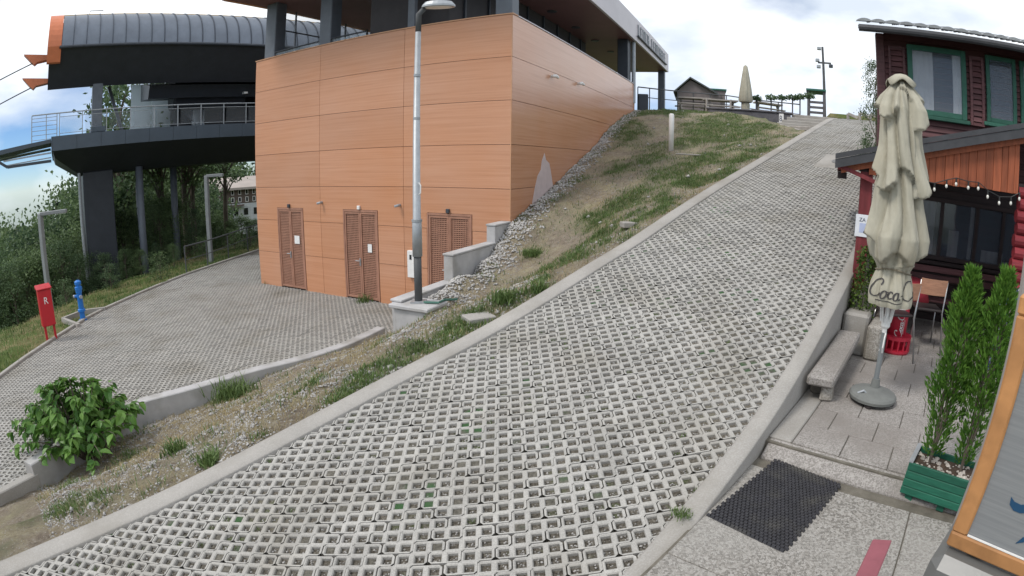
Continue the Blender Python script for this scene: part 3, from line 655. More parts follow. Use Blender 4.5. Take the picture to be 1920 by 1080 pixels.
# ================================================================== WOOD-CLAD BUILDING
def woodclad(name, aza, base, dark, light, rough=.38, gl=.35):
    m, t, b = nodes(name); lk = t.links.new; geo = N(t, 'ShaderNodeNewGeometry')
    ang = math.atan2(math.cos(R(aza)), math.sin(R(aza)))
    mp = N(t, 'ShaderNodeMapping', vector_type='TEXTURE'); mp.inputs['Rotation'].default_value = (0, 0, ang); mp.inputs['Scale'].default_value = (2.2, 1, .045); lk(geo.outputs[0], mp.inputs[0])
    n1 = N(t, 'ShaderNodeTexNoise'); n1.inputs['Scale'].default_value = 1.0; n1.inputs['Detail'].default_value = 9; n1.inputs['Roughness'].default_value = .6; lk(mp.outputs[0], n1.inputs[0])
    n2 = N(t, 'ShaderNodeTexNoise'); n2.inputs['Scale'].default_value = .45; n2.inputs['Detail'].default_value = 3; lk(geo.outputs[0], n2.inputs[0])
    oi = N(t, 'ShaderNodeObjectInfo')
    c = ramp(t, [(.30, dark), (.48, base), (.7, light)], n1.outputs[0])
    hv = N(t, 'ShaderNodeHueSaturation'); lk(c, hv.inputs['Color'])
    ma = N(t, 'ShaderNodeMath', operation='MULTIPLY_ADD'); lk(oi.outputs['Random'], ma.inputs[0]); ma.inputs[1].default_value = .10; ma.inputs[2].default_value = .95; lk(ma.outputs[0], hv.inputs['Value'])
    mb_ = N(t, 'ShaderNodeMath', operation='MULTIPLY_ADD'); lk(n2.outputs[0], mb_.inputs[0]); mb_.inputs[1].default_value = .3; mb_.inputs[2].default_value = .85; lk(mb_.outputs[0], hv.inputs['Saturation'])
    lk(hv.outputs[0], b.inputs['Base Color']); b.inputs['Roughness'].default_value = rough; b.inputs['Specular IOR Level'].default_value = gl
    bp = N(t, 'ShaderNodeBump'); bp.inputs['Strength'].default_value = .06; bp.inputs['Distance'].default_value = .01; lk(n1.outputs[0], bp.inputs['Height']); lk(bp.outputs[0], b.inputs['Normal']); return m
_wb = ((.54, .268, .155), (.485, .232, .128), (.575, .298, .182))
M['clad_l'] = woodclad('wood_laminate_door_side', -64.42, *_wb)
M['clad_r'] = woodclad('wood_laminate_ramp_side', 25.29, *_wb, rough=.22, gl=.9)
M['darksub'] = flat('dark_substrate', (.05, .03, .022), .9)
M['trim'] = flat('corner_trim', (.55, .30, .17), .5)
M['doormetal'] = pm('door_metal', (.37, .19, .128), var=.15, scale=5, rough=.5, bump=.05, spec=.4)
M['doordark'] = flat('door_backing', (.15, .075, .055), .8)
M['steel'] = pm('galvanised_steel', (.38, .40, .42), var=.12, scale=9, rough=.45, metal=.35, bump=.03, bscale=40)
M['white'] = flat('white_paint', (.78, .77, .75), .5)
M['anthracite'] = pm('anthracite_metal', (.045, .052, .065), var=.12, scale=3, rough=.45, bump=.02, spec=.5)
M['colgrey'] = pm('column_grey', (.12, .135, .16), var=.12, scale=4, rough=.5, bump=.02)
M['soffit'] = pm('maroon_soffit', (.20, .105, .105), var=.12, scale=1.4, rough=.5, bump=.02, spec=.4)
M['fascia'] = pm('pale_fascia', (.52, .48, .51), var=.07, scale=1.2, rough=.4, bump=.0, spec=.5)
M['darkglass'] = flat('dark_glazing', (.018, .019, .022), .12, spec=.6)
M['glass'] = glass('clear_glass', (.55, .65, .72), .16)
TOPZ = 5.455
bld = thing('clad_building', (*FL.p(4, -4, 0)[:2], -1.6), 'orange wood-clad building with a flat roof on columns above the courtyard', 'building')
core = MB(); cr = [FL.p(.03, -.03, 0), FL.p(8.82, -.03, 0), FL.p(8.82, -.03, 0) + FR.a * 11.75, FR.p(11.78, -.03, 0)]
core.hexa([p + np.array([0, 0, -2.4]) for p in cr] + [p + np.array([0, 0, TOPZ - .03]) for p in cr]); core.build('wall_core', M['darksub'], bld)
def panel(Fr, a0, a1, z0, z1, mat, extra=None):
    g_ = .005; mb = MB()
    for (b0, b1, y0, y1) in (extra or [(a0, a1, z0, z1)]): mb.fb(Fr, b0 + (g_ if b0 == a0 else 0), b1 - (g_ if b1 == a1 else 0), -.029, 0, y0 + (g_ if y0 == z0 else 0), y1 - (g_ if y1 == z1 else 0))
    return mb.build('cladding_panel', mat, bld)
DOORS = [(.99, 2.24), (3.80, 5.02), (6.64, 7.81)]; DTOP = .83
for c, (a0, a1) in enumerate(((.0, 2.95), (2.95, 5.9), (5.9, 8.85))):
    d0, d1 = DOORS[c]; d0 -= .01; d1 += .01
    for i in range(7):
        z1 = TOPZ - i; z0 = z1 - 1.0 if i < 6 else -1.75
        if z0 >= DTOP: panel(FL, a0, a1, z0, z1, M['clad_l'])
        elif z1 > DTOP: panel(FL, a0, a1, z0, z1, M['clad_l'], [(a0, d0, z0, z1), (d1, a1, z0, z1), (d0, d1, DTOP + .01, z1)])
        else: panel(FL, a0, d0, z0, z1, M['clad_l']); panel(FL, d1, a1, z0, z1, M['clad_l'])
for i in range(7):
    z1 = TOPZ - i; panel(FR, 0.002, 11.83, z1 - 1.0, z1, M['clad_r'])
mb = MB(); mb.fb(FL, .001, .022, .0005, .006, -1.2, TOPZ); mb.build('corner_trim', M['trim'], bld)
mb = MB(); mb.fb(FL, -.02, 8.87, -.25, .02, TOPZ + .002, TOPZ + .03); mb.build('coping', M['trim'], bld)
mb = MB(); mb.fb(FR, .27, 11.85, -.25, .02, TOPZ + .003, TOPZ + .031); mb.build('coping', M['fascia'], bld)
def door(d0, d1, sign=None):
    rootm = MB(); zb = -1.585
    rootm.fb(FL, d0 + .01, d1 - .01, -.12, -.06, zb, DTOP); dr = rootm.build('door', M['doordark'], bld)
    fr = MB()
    for (a, b, z0, z1) in ((d0, d0 + .045, zb, DTOP), (d1 - .045, d1, zb, DTOP), (d0 + .045, d1 - .045, DTOP - .05, DTOP)): fr.fb(FL, a, b, -.09, .016, z0, z1)
    fr.build('frame', M['doormetal'], dr, bevel=.004)
    mid = (d0 + d1) / 2
    for (a, b) in ((d0 + .05, mid - .004), (mid + .004, d1 - .05)):
        lf = MB()
        for (x0, x1, z0, z1) in ((a, a + .045, zb + .02, DTOP - .055), (b - .045, b, zb + .02, DTOP - .055), (a + .045, b - .045, zb + .02, zb + .08), (a + .045, b - .045, DTOP - .11, DTOP - .055)): lf.fb(FL, x0, x1, -.055, .004, z0, z1)
        lf.build('leaf_frame', M['doormetal'], dr, bevel=.003)
        gr = MB()
        for z in np.arange(zb + .10, DTOP - .12, .048): gr.fb(FL, a + .045, b - .045, -.045, -.018, z, z + .022)
        for x in np.arange(a + .075, b - .06, .048): gr.fb(FL, x, x + .018, -.040, -.022, zb + .08, DTOP - .11)
        gr.build('grille', M['doormetal'], dr)
    h = MB(); h.fb(FL, mid + .012, mid + .04, .004, .03, -.66, -.46); h.tube([FL.p(mid + .03, .045, -.53), FL.p(mid + .17, .05, -.53)], .011, 6); h.tube([FL.p(mid + .03, .004, -.53), FL.p(mid + .03, .05, -.53)], .011, 6); h.build('handle', M['steel'], dr)
    if sign:
        s = MB(); s.fb(FL, sign[0], sign[1], .001, .006, sign[2], sign[3]); so = s.build('notice', M['white'], dr)
    l = MB(); l.fb(FL, mid - .03, mid + .06, .0, .06, DTOP + .02, DTOP + .12); l.build('door_lamp', M[sign[4]] if sign else M['anthracite'], dr, bevel=.008)
door(*DOORS[0]); door(*DOORS[1], sign=(4.02, 4.16, -.28, -.06, 'white')); door(*DOORS[2], sign=(6.84, 7.06, -.22, .02, 'anthracite'))
for a, z in ((5.83, 1.02), (3.06, 1.0)):
    mb = MB(); mb.tube([FL.p(a, -.02, z), FL.p(a, .10, z - .01), FL.p(a + .06, .16, z - .03)], [.035, .035, .032], 10); mb.build('overflow_spout', M['steel'], bld)
mb = MB(); mb.fb(FL, 2.57, 2.80, .0, .10, -.80, -.12); eb = mb.build('meter_box', M['white'], bld, bevel=.01)
mb = MB(); mb.fb(FL, 2.66, 2.72, .1, .108, -.34, -.22); mb.build('meter_window', M['darkglass'], eb)
for a, z in ((2.32, 4.33), (4.45, 4.43)):
    mb = MB(); mb.tube([FR.p(a, 0, z), FR.p(a, .07, z), FR.p(a + .05, .12, z + .01), FR.p(a + .16, .14, z - .02)], [.03, .045, .05, .035], 8); mb.build('wall_lamp', M['white'], bld)
# pale jagged patch, a thin sheet on the ramp-side wall
pp = [FR.px(x, y, .004) for x, y in ((1021, 287), (1024, 300), (1030, 306), (1033, 322), (1035, 336), (1037, 349), (1028, 360), (1010, 376), (996, 392), (1003, 352), (1008, 330), (1014, 318), (1016, 302))]
mb = MB(); n_ = len(pp); mb.add([FR.p(a, .0005, z) for a, z in pp] + [FR.p(a, .004, z) for a, z in pp], [tuple(range(n_))[::-1], tuple(range(n_, 2 * n_))] + [(k, (k + 1) % n_, n_ + (k + 1) % n_, n_ + k) for k in range(n_)])
mb.build('pale_patch', pm('pale_patch_sheet', (.56, .46, .45), var=.1, scale=5, rough=.6, bump=.05), bld)
# upper storey
SOF = 7.30; CORE = 2.1; M['darkwall'] = pm('dark_terrace_wall', (.035, .03, .032), var=.2, rough=.6, bump=.02)
mb = MB(); cn = [FL.p(CORE, -.7, 0), FL.p(4.30, -.25, 0), FL.p(4.30, -.25, 0) + FR.a * 11.2, FL.p(CORE, -.7, 0) + FR.a * 10.9]
mb.hexa([p + np.array([0, 0, TOPZ - .02]) for p in cn] + [p + np.array([0, 0, SOF - .005]) for p in cn]); mb.build('dark_glazed_core', M['darkwall'], bld)
for a in np.arange(1.4, 11.5, 1.35):
    mb = MB(); mb.fb(FR, a, a + .07, -CORE + .002, -CORE + .06, TOPZ - .02, SOF); mb.build('mullion', M['anthracite'], bld)
mb = MB(); mb.fb(FL, 2.75, 2.95, -.22, -.10, TOPZ - .02, SOF); mb.build('column', M['colgrey'], bld)
for (a0, a1, o0, o1) in ((8.05, 8.55, -.52, -.08), (5.62, 6.08, -.52, -.08), (.05, .47, -.44, -.06)):
    mb = MB(); mb.fb(FL, a0, a1, o0, o1, TOPZ - .02, SOF); mb.build('column', M['colgrey'], bld, bevel=.02)
mb = MB(); mb.fb(FR, 11.05, 11.55, -.55, -.1, TOPZ - .02, SOF); mb.build('column', M['anthracite'], bld, bevel=.02)
mb = MB(); mb.tube([FR.p(11.7, -.02, TOPZ - .8), FR.p(11.7, -.02, SOF)], .09, 12); mb.build('downpipe', M['steel'], bld)
mb = MB(); mb.fb(FR, 18.9, 19.25, -.35, .0, 4.2, SOF); mb.build('column', M['colgrey'], bld, bevel=.02)
mb = MB(); mb.fb(FR, 18.9, 19.25, -8.3, -7.95, 4.2, SOF); mb.build('column', M['colgrey'], bld, bevel=.02)
mb = MB(); tf = [FL.p(.05, -.05, 0), FL.p(8.8, -.05, 0), FL.p(8.8, -.05, 0) + FR.a * 11.6, FR.p(11.7, -.05, 0)]; mb.hexa([p + np.array([0, 0, TOPZ - .028]) for p in tf] + [p + np.array([0, 0, TOPZ - .012]) for p in tf]); mb.build('terrace_bounce_floor', M['kerb'], bld)  # pale floor added to bounce light up onto the soffit
# roof with pale fascia and recessed downlights
mb = MB(); mb.fb(FR, -1.4, 19.3, -8.78, .06, SOF, SOF + .9); roof = mb.build('roof', M['soffit'], bld)
mb = MB(); mb.fb(FR, -1.42, 19.36, .062, .16, SOF - .02, SOF + 1.0); mb.build('fascia', M['fascia'], roof, bevel=.01)
mb = MB(); mb.fb(FR, -1.5, -1.402, -8.85, .06, SOF - .02, SOF + 1.0); mb.build('fascia', M['fascia'], roof, bevel=.01)
mb = MB(); mb.fb(FR, 19.302, 19.40, -8.85, .06, SOF - .02, SOF + 1.0); mb.build('fascia', M['fascia'], roof, bevel=.01)
mb = MB(); mb.fb(FR, -1.4, 19.3, -8.88, -8.782, SOF - .02, SOF + 1.0); mb.build('fascia', M['trim'], roof, bevel=.01)
for a in np.arange(1.4, 19, 2.45):
    for o in (-1.55, -5.2):
        mb = MB(); mb.lathe(FR.p(a, o, SOF - .03), [(.16, 0), (.17, .028)], 14); mb.build('downlight', M['anthracite'], roof)
# raised letters on the fascia, too worn to read
for i in range(14):
    a = 11.75 + i * .47; kind = (i * 5 + 2) % 6; mb = MB(); w = .30
    if i == 5: continue
    mb.fb(FR, a, a + .05, .162, .21, SOF + .30, SOF + .78)
    if kind in (0, 3, 4): mb.fb(FR, a + w - .05, a + w, .162, .21, SOF + .30, SOF + .78)
    if kind in (1, 3, 5, 0): mb.fb(FR, a + .05, a + w - (.05 if kind in (0, 3) else 0), .162, .208, SOF + .73, SOF + .78)
    if kind in (1, 2, 5): mb.fb(FR, a + .05, a + w, .162, .208, SOF + .30, SOF + .35)
    if kind in (1, 4, 3): mb.fb(FR, a + .05, a + w - (.05 if kind in (3, 4) else 0), .162, .207, SOF + .51, SOF + .56)
    mb.build('letter', M['steel'], roof)
mb = MB(); mb.fb(FR, 11.6, 18.4, .162, .26, SOF + .20, SOF + .26); mb.build('letter_rail', M['anthracite'], roof)
# terrace glazing on the far side and front handrail
for k in range(9):
    mb = MB(); a0 = .25 + k * 1.25; mb.fb(FR, a0 + .02, a0 + 1.23, -8.64, -8.62, TOPZ, SOF - .01); mb.build('glass_pane', M['glass'], bld)
    mb = MB(); mb.fb(FR, a0 - .02, a0 + .018, -8.66, -8.60, TOPZ, SOF - .008); mb.build('mullion', M['colgrey'], bld)
mb = MB(); mb.tube([FR.p(.3, -8.55, 6.55), FR.p(11, -8.55, 6.55)], .025, 8); mb.build('handrail', M['anthracite'], bld)
mb = MB(); mb.tube([FL.p(4.35, -.12, 5.64), FL.p(8.05, -.12, 5.64)], .022, 8); mb.build('handrail', M['anthracite'], bld)
for a0, a1 in ((4.36, 5.6), (6.1, 8.03)):
    mb = MB(); mb.fb(FL, a0, a1, -.15, -.138, TOPZ + .03, 5.62); mb.build('glass_pane', M['glass'], bld)

# ================================================================== LIFT STATION
M['roofmetal'] = pm('standing_seam_metal', (.165, .185, .22), var=.14, scale=1.5, rough=.38, metal=.45, bump=.04, bscale=12, spec=.5)
M['seam'] = pm('seam_metal', (.075, .085, .105), var=.1, rough=.4, metal=.4, bump=0)
M['stdark'] = pm('station_dark_cladding', (.038, .042, .052), var=.15, scale=2, rough=.5, bump=.03)
M['deckfascia'] = pm('deck_fascia_panel', (.075, .095, .12), var=.1, scale=2, rough=.5, bump=.02)
M['orange'] = pm('orange_trim', (.62, .19, .085), var=.08, scale=4, rough=.45, bump=0)
M['yellow'] = pm('ochre_trim', (.55, .33, .07), var=.08, scale=4, rough=.45, bump=0)
M['polycarb'] = leafmat('pale_translucent_sheet', (.80, .86, .90), (.86, .90, .93), rough=.3, trans=.92, objvar=False); M['screen'] = glass('pale_glass_screen', (.62, .70, .76), .45, .2)
M['thinmesh'] = glass('fine_mesh', (.3, .32, .34), .10, .4)
sta = thing('lift_station', (*FS.p(2.1, 28, 0)[:2], -2.4), 'dark cable-car station with barrel metal roof on tall columns', 'station')
DK, A0, A1 = 4.24, -.15, 19.0
# deck with curved keel
mb = MB(); secs = []
poly = [(26.0, DK), (26.0, DK - .62), (28.3, 2.46), (33.6, 2.46), (35.5, DK - .62), (35.5, DK)]
poly_end = [(26.0, DK), (26.0, DK - .62), (26.6, DK - .9), (34.9, DK - .9), (35.5, DK - .62), (35.5, DK)]
aend = [A0, A0, A0 + .1, A0 + .1, A0, A0]
V = [FS.p(a, o, z) for a, (o, z) in zip(aend, poly_end)] + [FS.p(a, o, z) for a, (o, z) in zip([A0 + .05, A0 + .05, A0 + 1.45, A0 + 1.45, A0 + .05, A0 + .05], poly)] + [FS.p(A1, o, z) for o, z in poly]
Fq = [tuple(range(6))] + [(i * 6 + k, i * 6 + (k + 1) % 6, i * 6 + 6 + (k + 1) % 6, i * 6 + 6 + k) for i in (0, 1) for k in range(6)] + [tuple(range(12, 18))]
mb.add(V, Fq); deck = mb.build('deck', M['stdark'], sta)
for i, a in enumerate(np.arange(A0, A1 - 1, 1.16)):
    mb = MB(); mb.fb(FS, a + .006, a + 1.154, 25.95, 25.998, DK - .62, DK - .004); mb.build('fascia_panel', M['deckfascia'], deck)
mb = MB(); mb.fb(FS, A0 - .06, A0 - .002, 25.95, 35.4, DK - .62, DK - .002); mb.build('end_panel', M['deckfascia'], deck)
# railing
rl = MB(); rl.tube([FS.p(-1.15, 26.06, 5.22), FS.p(A1, 26.06, 5.22)], .028, 8); ro = rl.build('handrail', M['steel'], sta)
for z in (4.34, 5.05):
    rl = MB(); rl.tube([FS.p(.2, 26.06, z), FS.p(A1, 26.06, z)], .014, 6); rl.build('rail_bar', M['steel'], ro)
for z in (4.16, 4.36, 4.55, 4.74, 4.93, 5.08):
    rl = MB(); rl.tube([FS.p(-1.15, 26.06, z), FS.p(.05, 26.06, z)], .013, 6); rl.build('rail_bar', M['steel'], ro)
for a in [-1.15, -.45, .06, .19] + [1.28 + 1.155 * k for k in range(14)]:
    rl = MB(); rl.fb(FS, a - .02, a + .02, 26.03, 26.10, 4.0 if a < 0 else DK - .2, 5.2); rl.build('post', M['steel'], ro)
for k in range(14):
    a = .22 + 1.155 * k; rl = MB(); rl.fb(FS, a + .04, a + 1.02, 26.055, 26.063, 4.36, 5.03); rl.build('mesh_infill', M['thinmesh'], ro)
# loading cradle sticking out at the end
cr_ = thing_part = None
mb = MB(); mb.hexa([FS.p(-3.2, 26.0, 3.70), FS.p(A0 - .07, 26.0, 3.98), FS.p(A0 - .07, 28.6, 3.98), FS.p(-3.2, 28.6, 3.70), FS.p(-3.2, 26.0, 3.90), FS.p(A0 - .07, 26.0, 4.14), FS.p(A0 - .07, 28.6, 4.14), FS.p(-3.2, 28.6, 3.90)]); crd = mb.build('cradle', M['deckfascia'], sta)
for (z, dz) in ((3.50, .07), (3.30, .05)):
    mb = MB(); mb.beam(FS.p(-2.55, 26.2, z - .03), FS.p(A0 - .07, 26.2, z + .07), .05, dz); mb.build('cradle_rail', M['steel'], crd)
mb = MB(); mb.beam(FS.p(-3.2, 26.1, 3.75), FS.p(-2.35, 26.1, 3.2), .12, .12); mb.beam(FS.p(-2.35, 26.1, 3.2), FS.p(A0 - .07, 26.1, 3.22), .12, .12); mb.build('cradle_frame', M['anthracite'], crd)
mb = MB(); mb.hexa([FS.p(-2.9, 26.9, 3.60), FS.p(A0 - .1, 26.9, 3.78), FS.p(A0 - .1, 28.2, 3.78), FS.p(-2.9, 28.2, 3.60), FS.p(-2.9, 26.9, 3.64), FS.p(A0 - .1, 26.9, 3.82), FS.p(A0 - .1, 28.2, 3.82), FS.p(-2.9, 28.2, 3.64)]); mb.build('cradle_net', M['polycarb'], crd)
# supports
mb = MB(); mb.fb(FS, 1.36, 2.92, 28.0, 31.2, -4.4, 2.6); mb.build('pier', M['stdark'], sta, bevel=.04)
mb = MB(); mb.tube([FS.p(1.18, 28.1, -4), FS.p(1.18, 28.1, 2.6)], .08, 10); mb.build('downpipe', M['steel'], sta)
for a, o in ((4.28, 28.0), (6.5, 30.0), (4.9, 32.5)):
    mb = MB(); mb.tube([FS.p(a, o, -5), FS.p(a, o, 2.6)], .19, 16); mb.build('round_column', M['colgrey'], sta, smooth=True)
mb = MB(); mb.fb(FS, 1.80, 2.30, 26.9, 27.5, DK - .1, 6.8); mb.build('upper_column', M['colgrey'], sta, bevel=.03)
mb = MB(); mb.fb(FS, 1.70, 2.40, 26.02, 27.6, DK + .001, DK + .25); mb.build('column_foot', M['deckfascia'], sta, bevel=.03)
mb = MB(); mb.beam(FS.p(2.75, 28.6, 6.6), FS.p(3.55, 28.6, DK), .16, .16); mb.build('brace', M['colgrey'], sta)
# canopy
GZ, RZ, GO, RO = 7.99, 9.86, 25.5, 27.6; arc = []
for k in range(13):
    t = k / 12 * math.pi / 2; arc.append((RO - (RO - GO) * math.cos(t), GZ + (RZ - GZ) * math.sin(t)))
back = [(30.8, RZ + .02), (33.0, GZ)]
CA0, CA1 = .02, 19.0
sec = arc + back + [(31.6, 7.45), (27.0, 6.4)]
mb = MB(); mb.prism(FS, sec[len(arc) + len(back):] + [(GO + .02, GZ - .01)] + [(RO, RZ - .25)] + [(33.0, GZ - .01)], -.45, CA1); can = mb.build('canopy', M['stdark'], sta)
mb = MB(); mb.prism(FS, arc + back, CA0 + .1, CA1, close=False); ob = mb.build('metal_roof', M['roofmetal'], can, smooth=True)
for k, a in enumerate(np.arange(.66, CA1, .62)):
    mb = MB()
    for (o0, z0), (o1, z1) in zip(arc[:-1], arc[1:]): mb.beam(FS.p(a, o0 - .02, z0 + .02), FS.p(a, o1 - .02, z1 + .02), .035, .05)
    mb.build('seam', M['seam'], ob)
mb = MB(); mb.tube([FS.p(CA0, GO - .03, GZ - .02), FS.p(CA1, GO - .03, GZ - .02)], .07, 8); mb.build('gutter', M['anthracite'], can)
mb = MB(); mb.fb(FS, -.55, CA1, RO - .12, RO + .12, RZ - .02, RZ + .09); mb.build('ridge_trim', M['yellow'], can)
ext = [(RO - (RO - GO) * math.cos(t) * 1.01, GZ + (RZ - GZ) * math.sin(t) + .03) for t in np.linspace(-.0, math.pi / 2, 12)]
mb = MB(); lo = [(GO + .22, 7.38)] + ext
for (o0, z0), (o1, z1) in zip(lo[:-1], lo[1:]):
    mb.hexa([FS.p(-.55, o0, z0), FS.p(.1, o0, z0), FS.p(.1, o0 + .12, z0 - .05), FS.p(-.55, o0 + .12, z0 - .05), FS.p(-.55, o1, z1), FS.p(.1, o1, z1), FS.p(.1, o1 + .12, z1 - .05), FS.p(-.55, o1 + .12, z1 - .05)])
mb.build('end_band', M['orange'], can)
for (z, zz) in ((8.02, 7.62), (6.95, 6.52)):
    for o in (27.0,):
        mb = MB(); P3 = [(-1.75, z + .10), (-.46, z - .02), (-.46, z - .22), (-1.05, z - .30), (-1.18, zz), (-1.35, zz + .12)]
        mb.add([FS.p(a, o, q) for a, q in P3] + [FS.p(a, o + .5, q) for a, q in P3], [tuple(range(6)), tuple(range(6, 12))] + [(k, (k + 1) % 6, 6 + (k + 1) % 6, 6 + k) for k in range(6)]); mb.build('cable_guide', M['orange'], can)
mb = MB(); mb.tube([FS.p(1.4, RO, RZ), FS.p(1.42, RO, RZ + .28), FS.p(2.1, RO, RZ + .28)], .02, 6); mb.build('antenna', M['anthracite'], can)
# body inside the station
mb = MB(); mb.fb(FS, 6.6, CA1, 30.0, 33.0, DK + .002, 7.3); mb.build('machine_room', M['stdark'], sta)
mb = MB(); mb.prism(FS, [(27.6, 6.39), (30.4, 6.9), (30.4, 6.0), (28.0, 5.8)], 4.75, CA1); mb.build('ceiling_box', M['anthracite'], sta)
mb = MB(); mb.prism(FS, [(28.2, 5.95), (30.2, 6.05), (29.9, 5.35), (28.6, 5.3)], 6.2, 10.2); mb.build('drive_housing', M['stdark'], sta, bevel=.1)
mb = MB(); mb.fb(FS, 4.28, 5.44, 31.0, 31.05, DK + .004, 7.0); mb.build('pale_panel', M['polycarb'], sta)
mb = MB(); mb.fb(FS, 5.47, 6.58, 31.0, 31.05, DK + .004, 7.0); mb.build('pale_panel', M['polycarb'], sta)
mb = MB(); mb.beam(FS.p(6.9, 29.6, 5.6), FS.p(8.2, 29.6, 4.3), .25, .35); mb.build('drive_arm', M['colgrey'], sta)
mb = MB(); mb.fb(FS, 7.5, 8.1, 29.2, 29.8, DK + .002, 5.3); mb.build('control_cabinet', M['polycarb'], sta, bevel=.03)
mb = MB(); mb.fb(FS, 9.8, 10.0, 27.6, 27.9, 5.9, 6.0); mb.build('ceiling_lamp', M['white'], sta)
# cables leaving the station
for i, (z, dz, o) in enumerate(((8.0, 6.0, 27.2), (6.9, 6.0, 27.2))):
    mb = MB(); P = [FS.p(-.5 - 70 * f, o, z - 26 * f + 4 * f * f) for f in np.linspace(0, 1, 12)]; mb.tube(P, .028, 6)
    tag(mb.build('haul_cable', M['anthracite']), ('upper' if i == 0 else 'lower') + ' steel haul cable running out of the dark station', 'cable')
# ================================================================== CHALET
def woodpaint(name, col, var=.25, rough=.6, stretch=(6, 6, .6), bump=.2):
    m, t, b = nodes(name); lk = t.links.new; geo = N(t, 'ShaderNodeNewGeometry'); mp = N(t, 'ShaderNodeMapping'); mp.inputs['Scale'].default_value = stretch; lk(geo.outputs[0], mp.inputs[0])
    n1 = N(t, 'ShaderNodeTexNoise'); n1.inputs['Scale'].default_value = 4; n1.inputs['Detail'].default_value = 8; n1.inputs['Distortion'].default_value = .4; lk(mp.outputs[0], n1.inputs[0])
    c = ramp(t, [(.3, sc3(col, 1 - var)), (.5, col), (.72, sc3(col, 1 + var))], n1.outputs[0])
    oi = N(t, 'ShaderNodeObjectInfo'); hv = N(t, 'ShaderNodeHueSaturation'); ma = N(t, 'ShaderNodeMath', operation='MULTIPLY_ADD'); lk(oi.outputs['Random'], ma.inputs[0]); ma.inputs[1].default_value = .5; ma.inputs[2].default_value = .75
    lk(ma.outputs[0], hv.inputs['Value']); lk(c, hv.inputs['Color']); lk(hv.outputs[0], b.inputs['Base Color']); b.inputs['Roughness'].default_value = rough; b.inputs['Specular IOR Level'].default_value = .35
    bp = N(t, 'ShaderNodeBump'); bp.inputs['Strength'].default_value = bump; bp.inputs['Distance'].default_value = .01; lk(n1.outputs[0], bp.inputs['Height']); lk(bp.outputs[0], b.inputs['Normal']); return m
M['plank'] = woodpaint('orange_brown_plank', (.30, .085, .038))
M['clap'] = woodpaint('maroon_board', (.112, .048, .050), stretch=(1, 1, 9))
M['redpost'] = woodpaint('red_painted_post', (.20, .035, .04))
M['log'] = woodpaint('red_log', (.23, .028, .036), stretch=(1, 1, 6))
M['green'] = woodpaint('green_frame', (.035, .12, .085), var=.15, stretch=(2, 2, 2), bump=.08)
M['darkroof'] = pm('dark_roof_sheet', (.055, .055, .06), var=.2, scale=4, rough=.45, bump=.1, bscale=20)
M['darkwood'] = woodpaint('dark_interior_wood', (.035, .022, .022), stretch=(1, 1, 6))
M['curtain'] = pm('pale_curtain', (.62, .63, .66), var=.12, scale=6, rough=.8, bump=.1, bscale=20)
M['winglass'] = glass('window_glass', (.10, .12, .15), .42, .03)
M['upglass'] = glass('upper_window_glass', (.25, .29, .34), .22, .03)
M['tile'] = pm('grey_roof_tile', (.36, .37, .38), var=.2, scale=6, rough=.7, bump=.2, bscale=40)
WO, FO = 9.2, 7.2
ch = thing('chalet', (*FC.p(2.2, WO, 0)[:2], .1), 'maroon boarded chalet with green window frames and planked canopy', 'chalet')
_bk = np.array([math.sin(R(40.5)), math.cos(R(40.5)), 0]) * 7.0; _cq = [FC.p(.80, WO + .04, 0), FC.p(8, WO + .04, 0), FC.p(8, WO + 7, 0), FC.p(.80, WO + .04, 0) + _bk]
mb = MB(); mb.hexa([p + np.array([0, 0, -.2]) for p in _cq] + [p + np.array([0, 0, 4.6]) for p in _cq]); mb.build('wall_core', M['clap'], ch)
k = 0
for z in np.arange(2.28, 4.46, .0925):
    mb = MB(); mb.hexa([FC.p(.74, WO - .005, z), FC.p(6.5, WO - .005, z), FC.p(6.5, WO + .04, z), FC.p(.74, WO + .04, z), FC.p(.74, WO + .022, z + .09), FC.p(6.5, WO + .022, z + .09), FC.p(6.5, WO + .04, z + .09), FC.p(.74, WO + .04, z + .09)]); mb.build('clapboard', M['clap'], ch)
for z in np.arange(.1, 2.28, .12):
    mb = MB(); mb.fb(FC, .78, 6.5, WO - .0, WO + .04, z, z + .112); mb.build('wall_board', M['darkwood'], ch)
mb = MB(); mb.fb(FC, .66, .80, WO - .03, WO + .12, -.1, 4.5); mb.build('corner_board', M['clap'], ch, bevel=.01)
for o in np.arange(9.4, 15, .5):
    pass
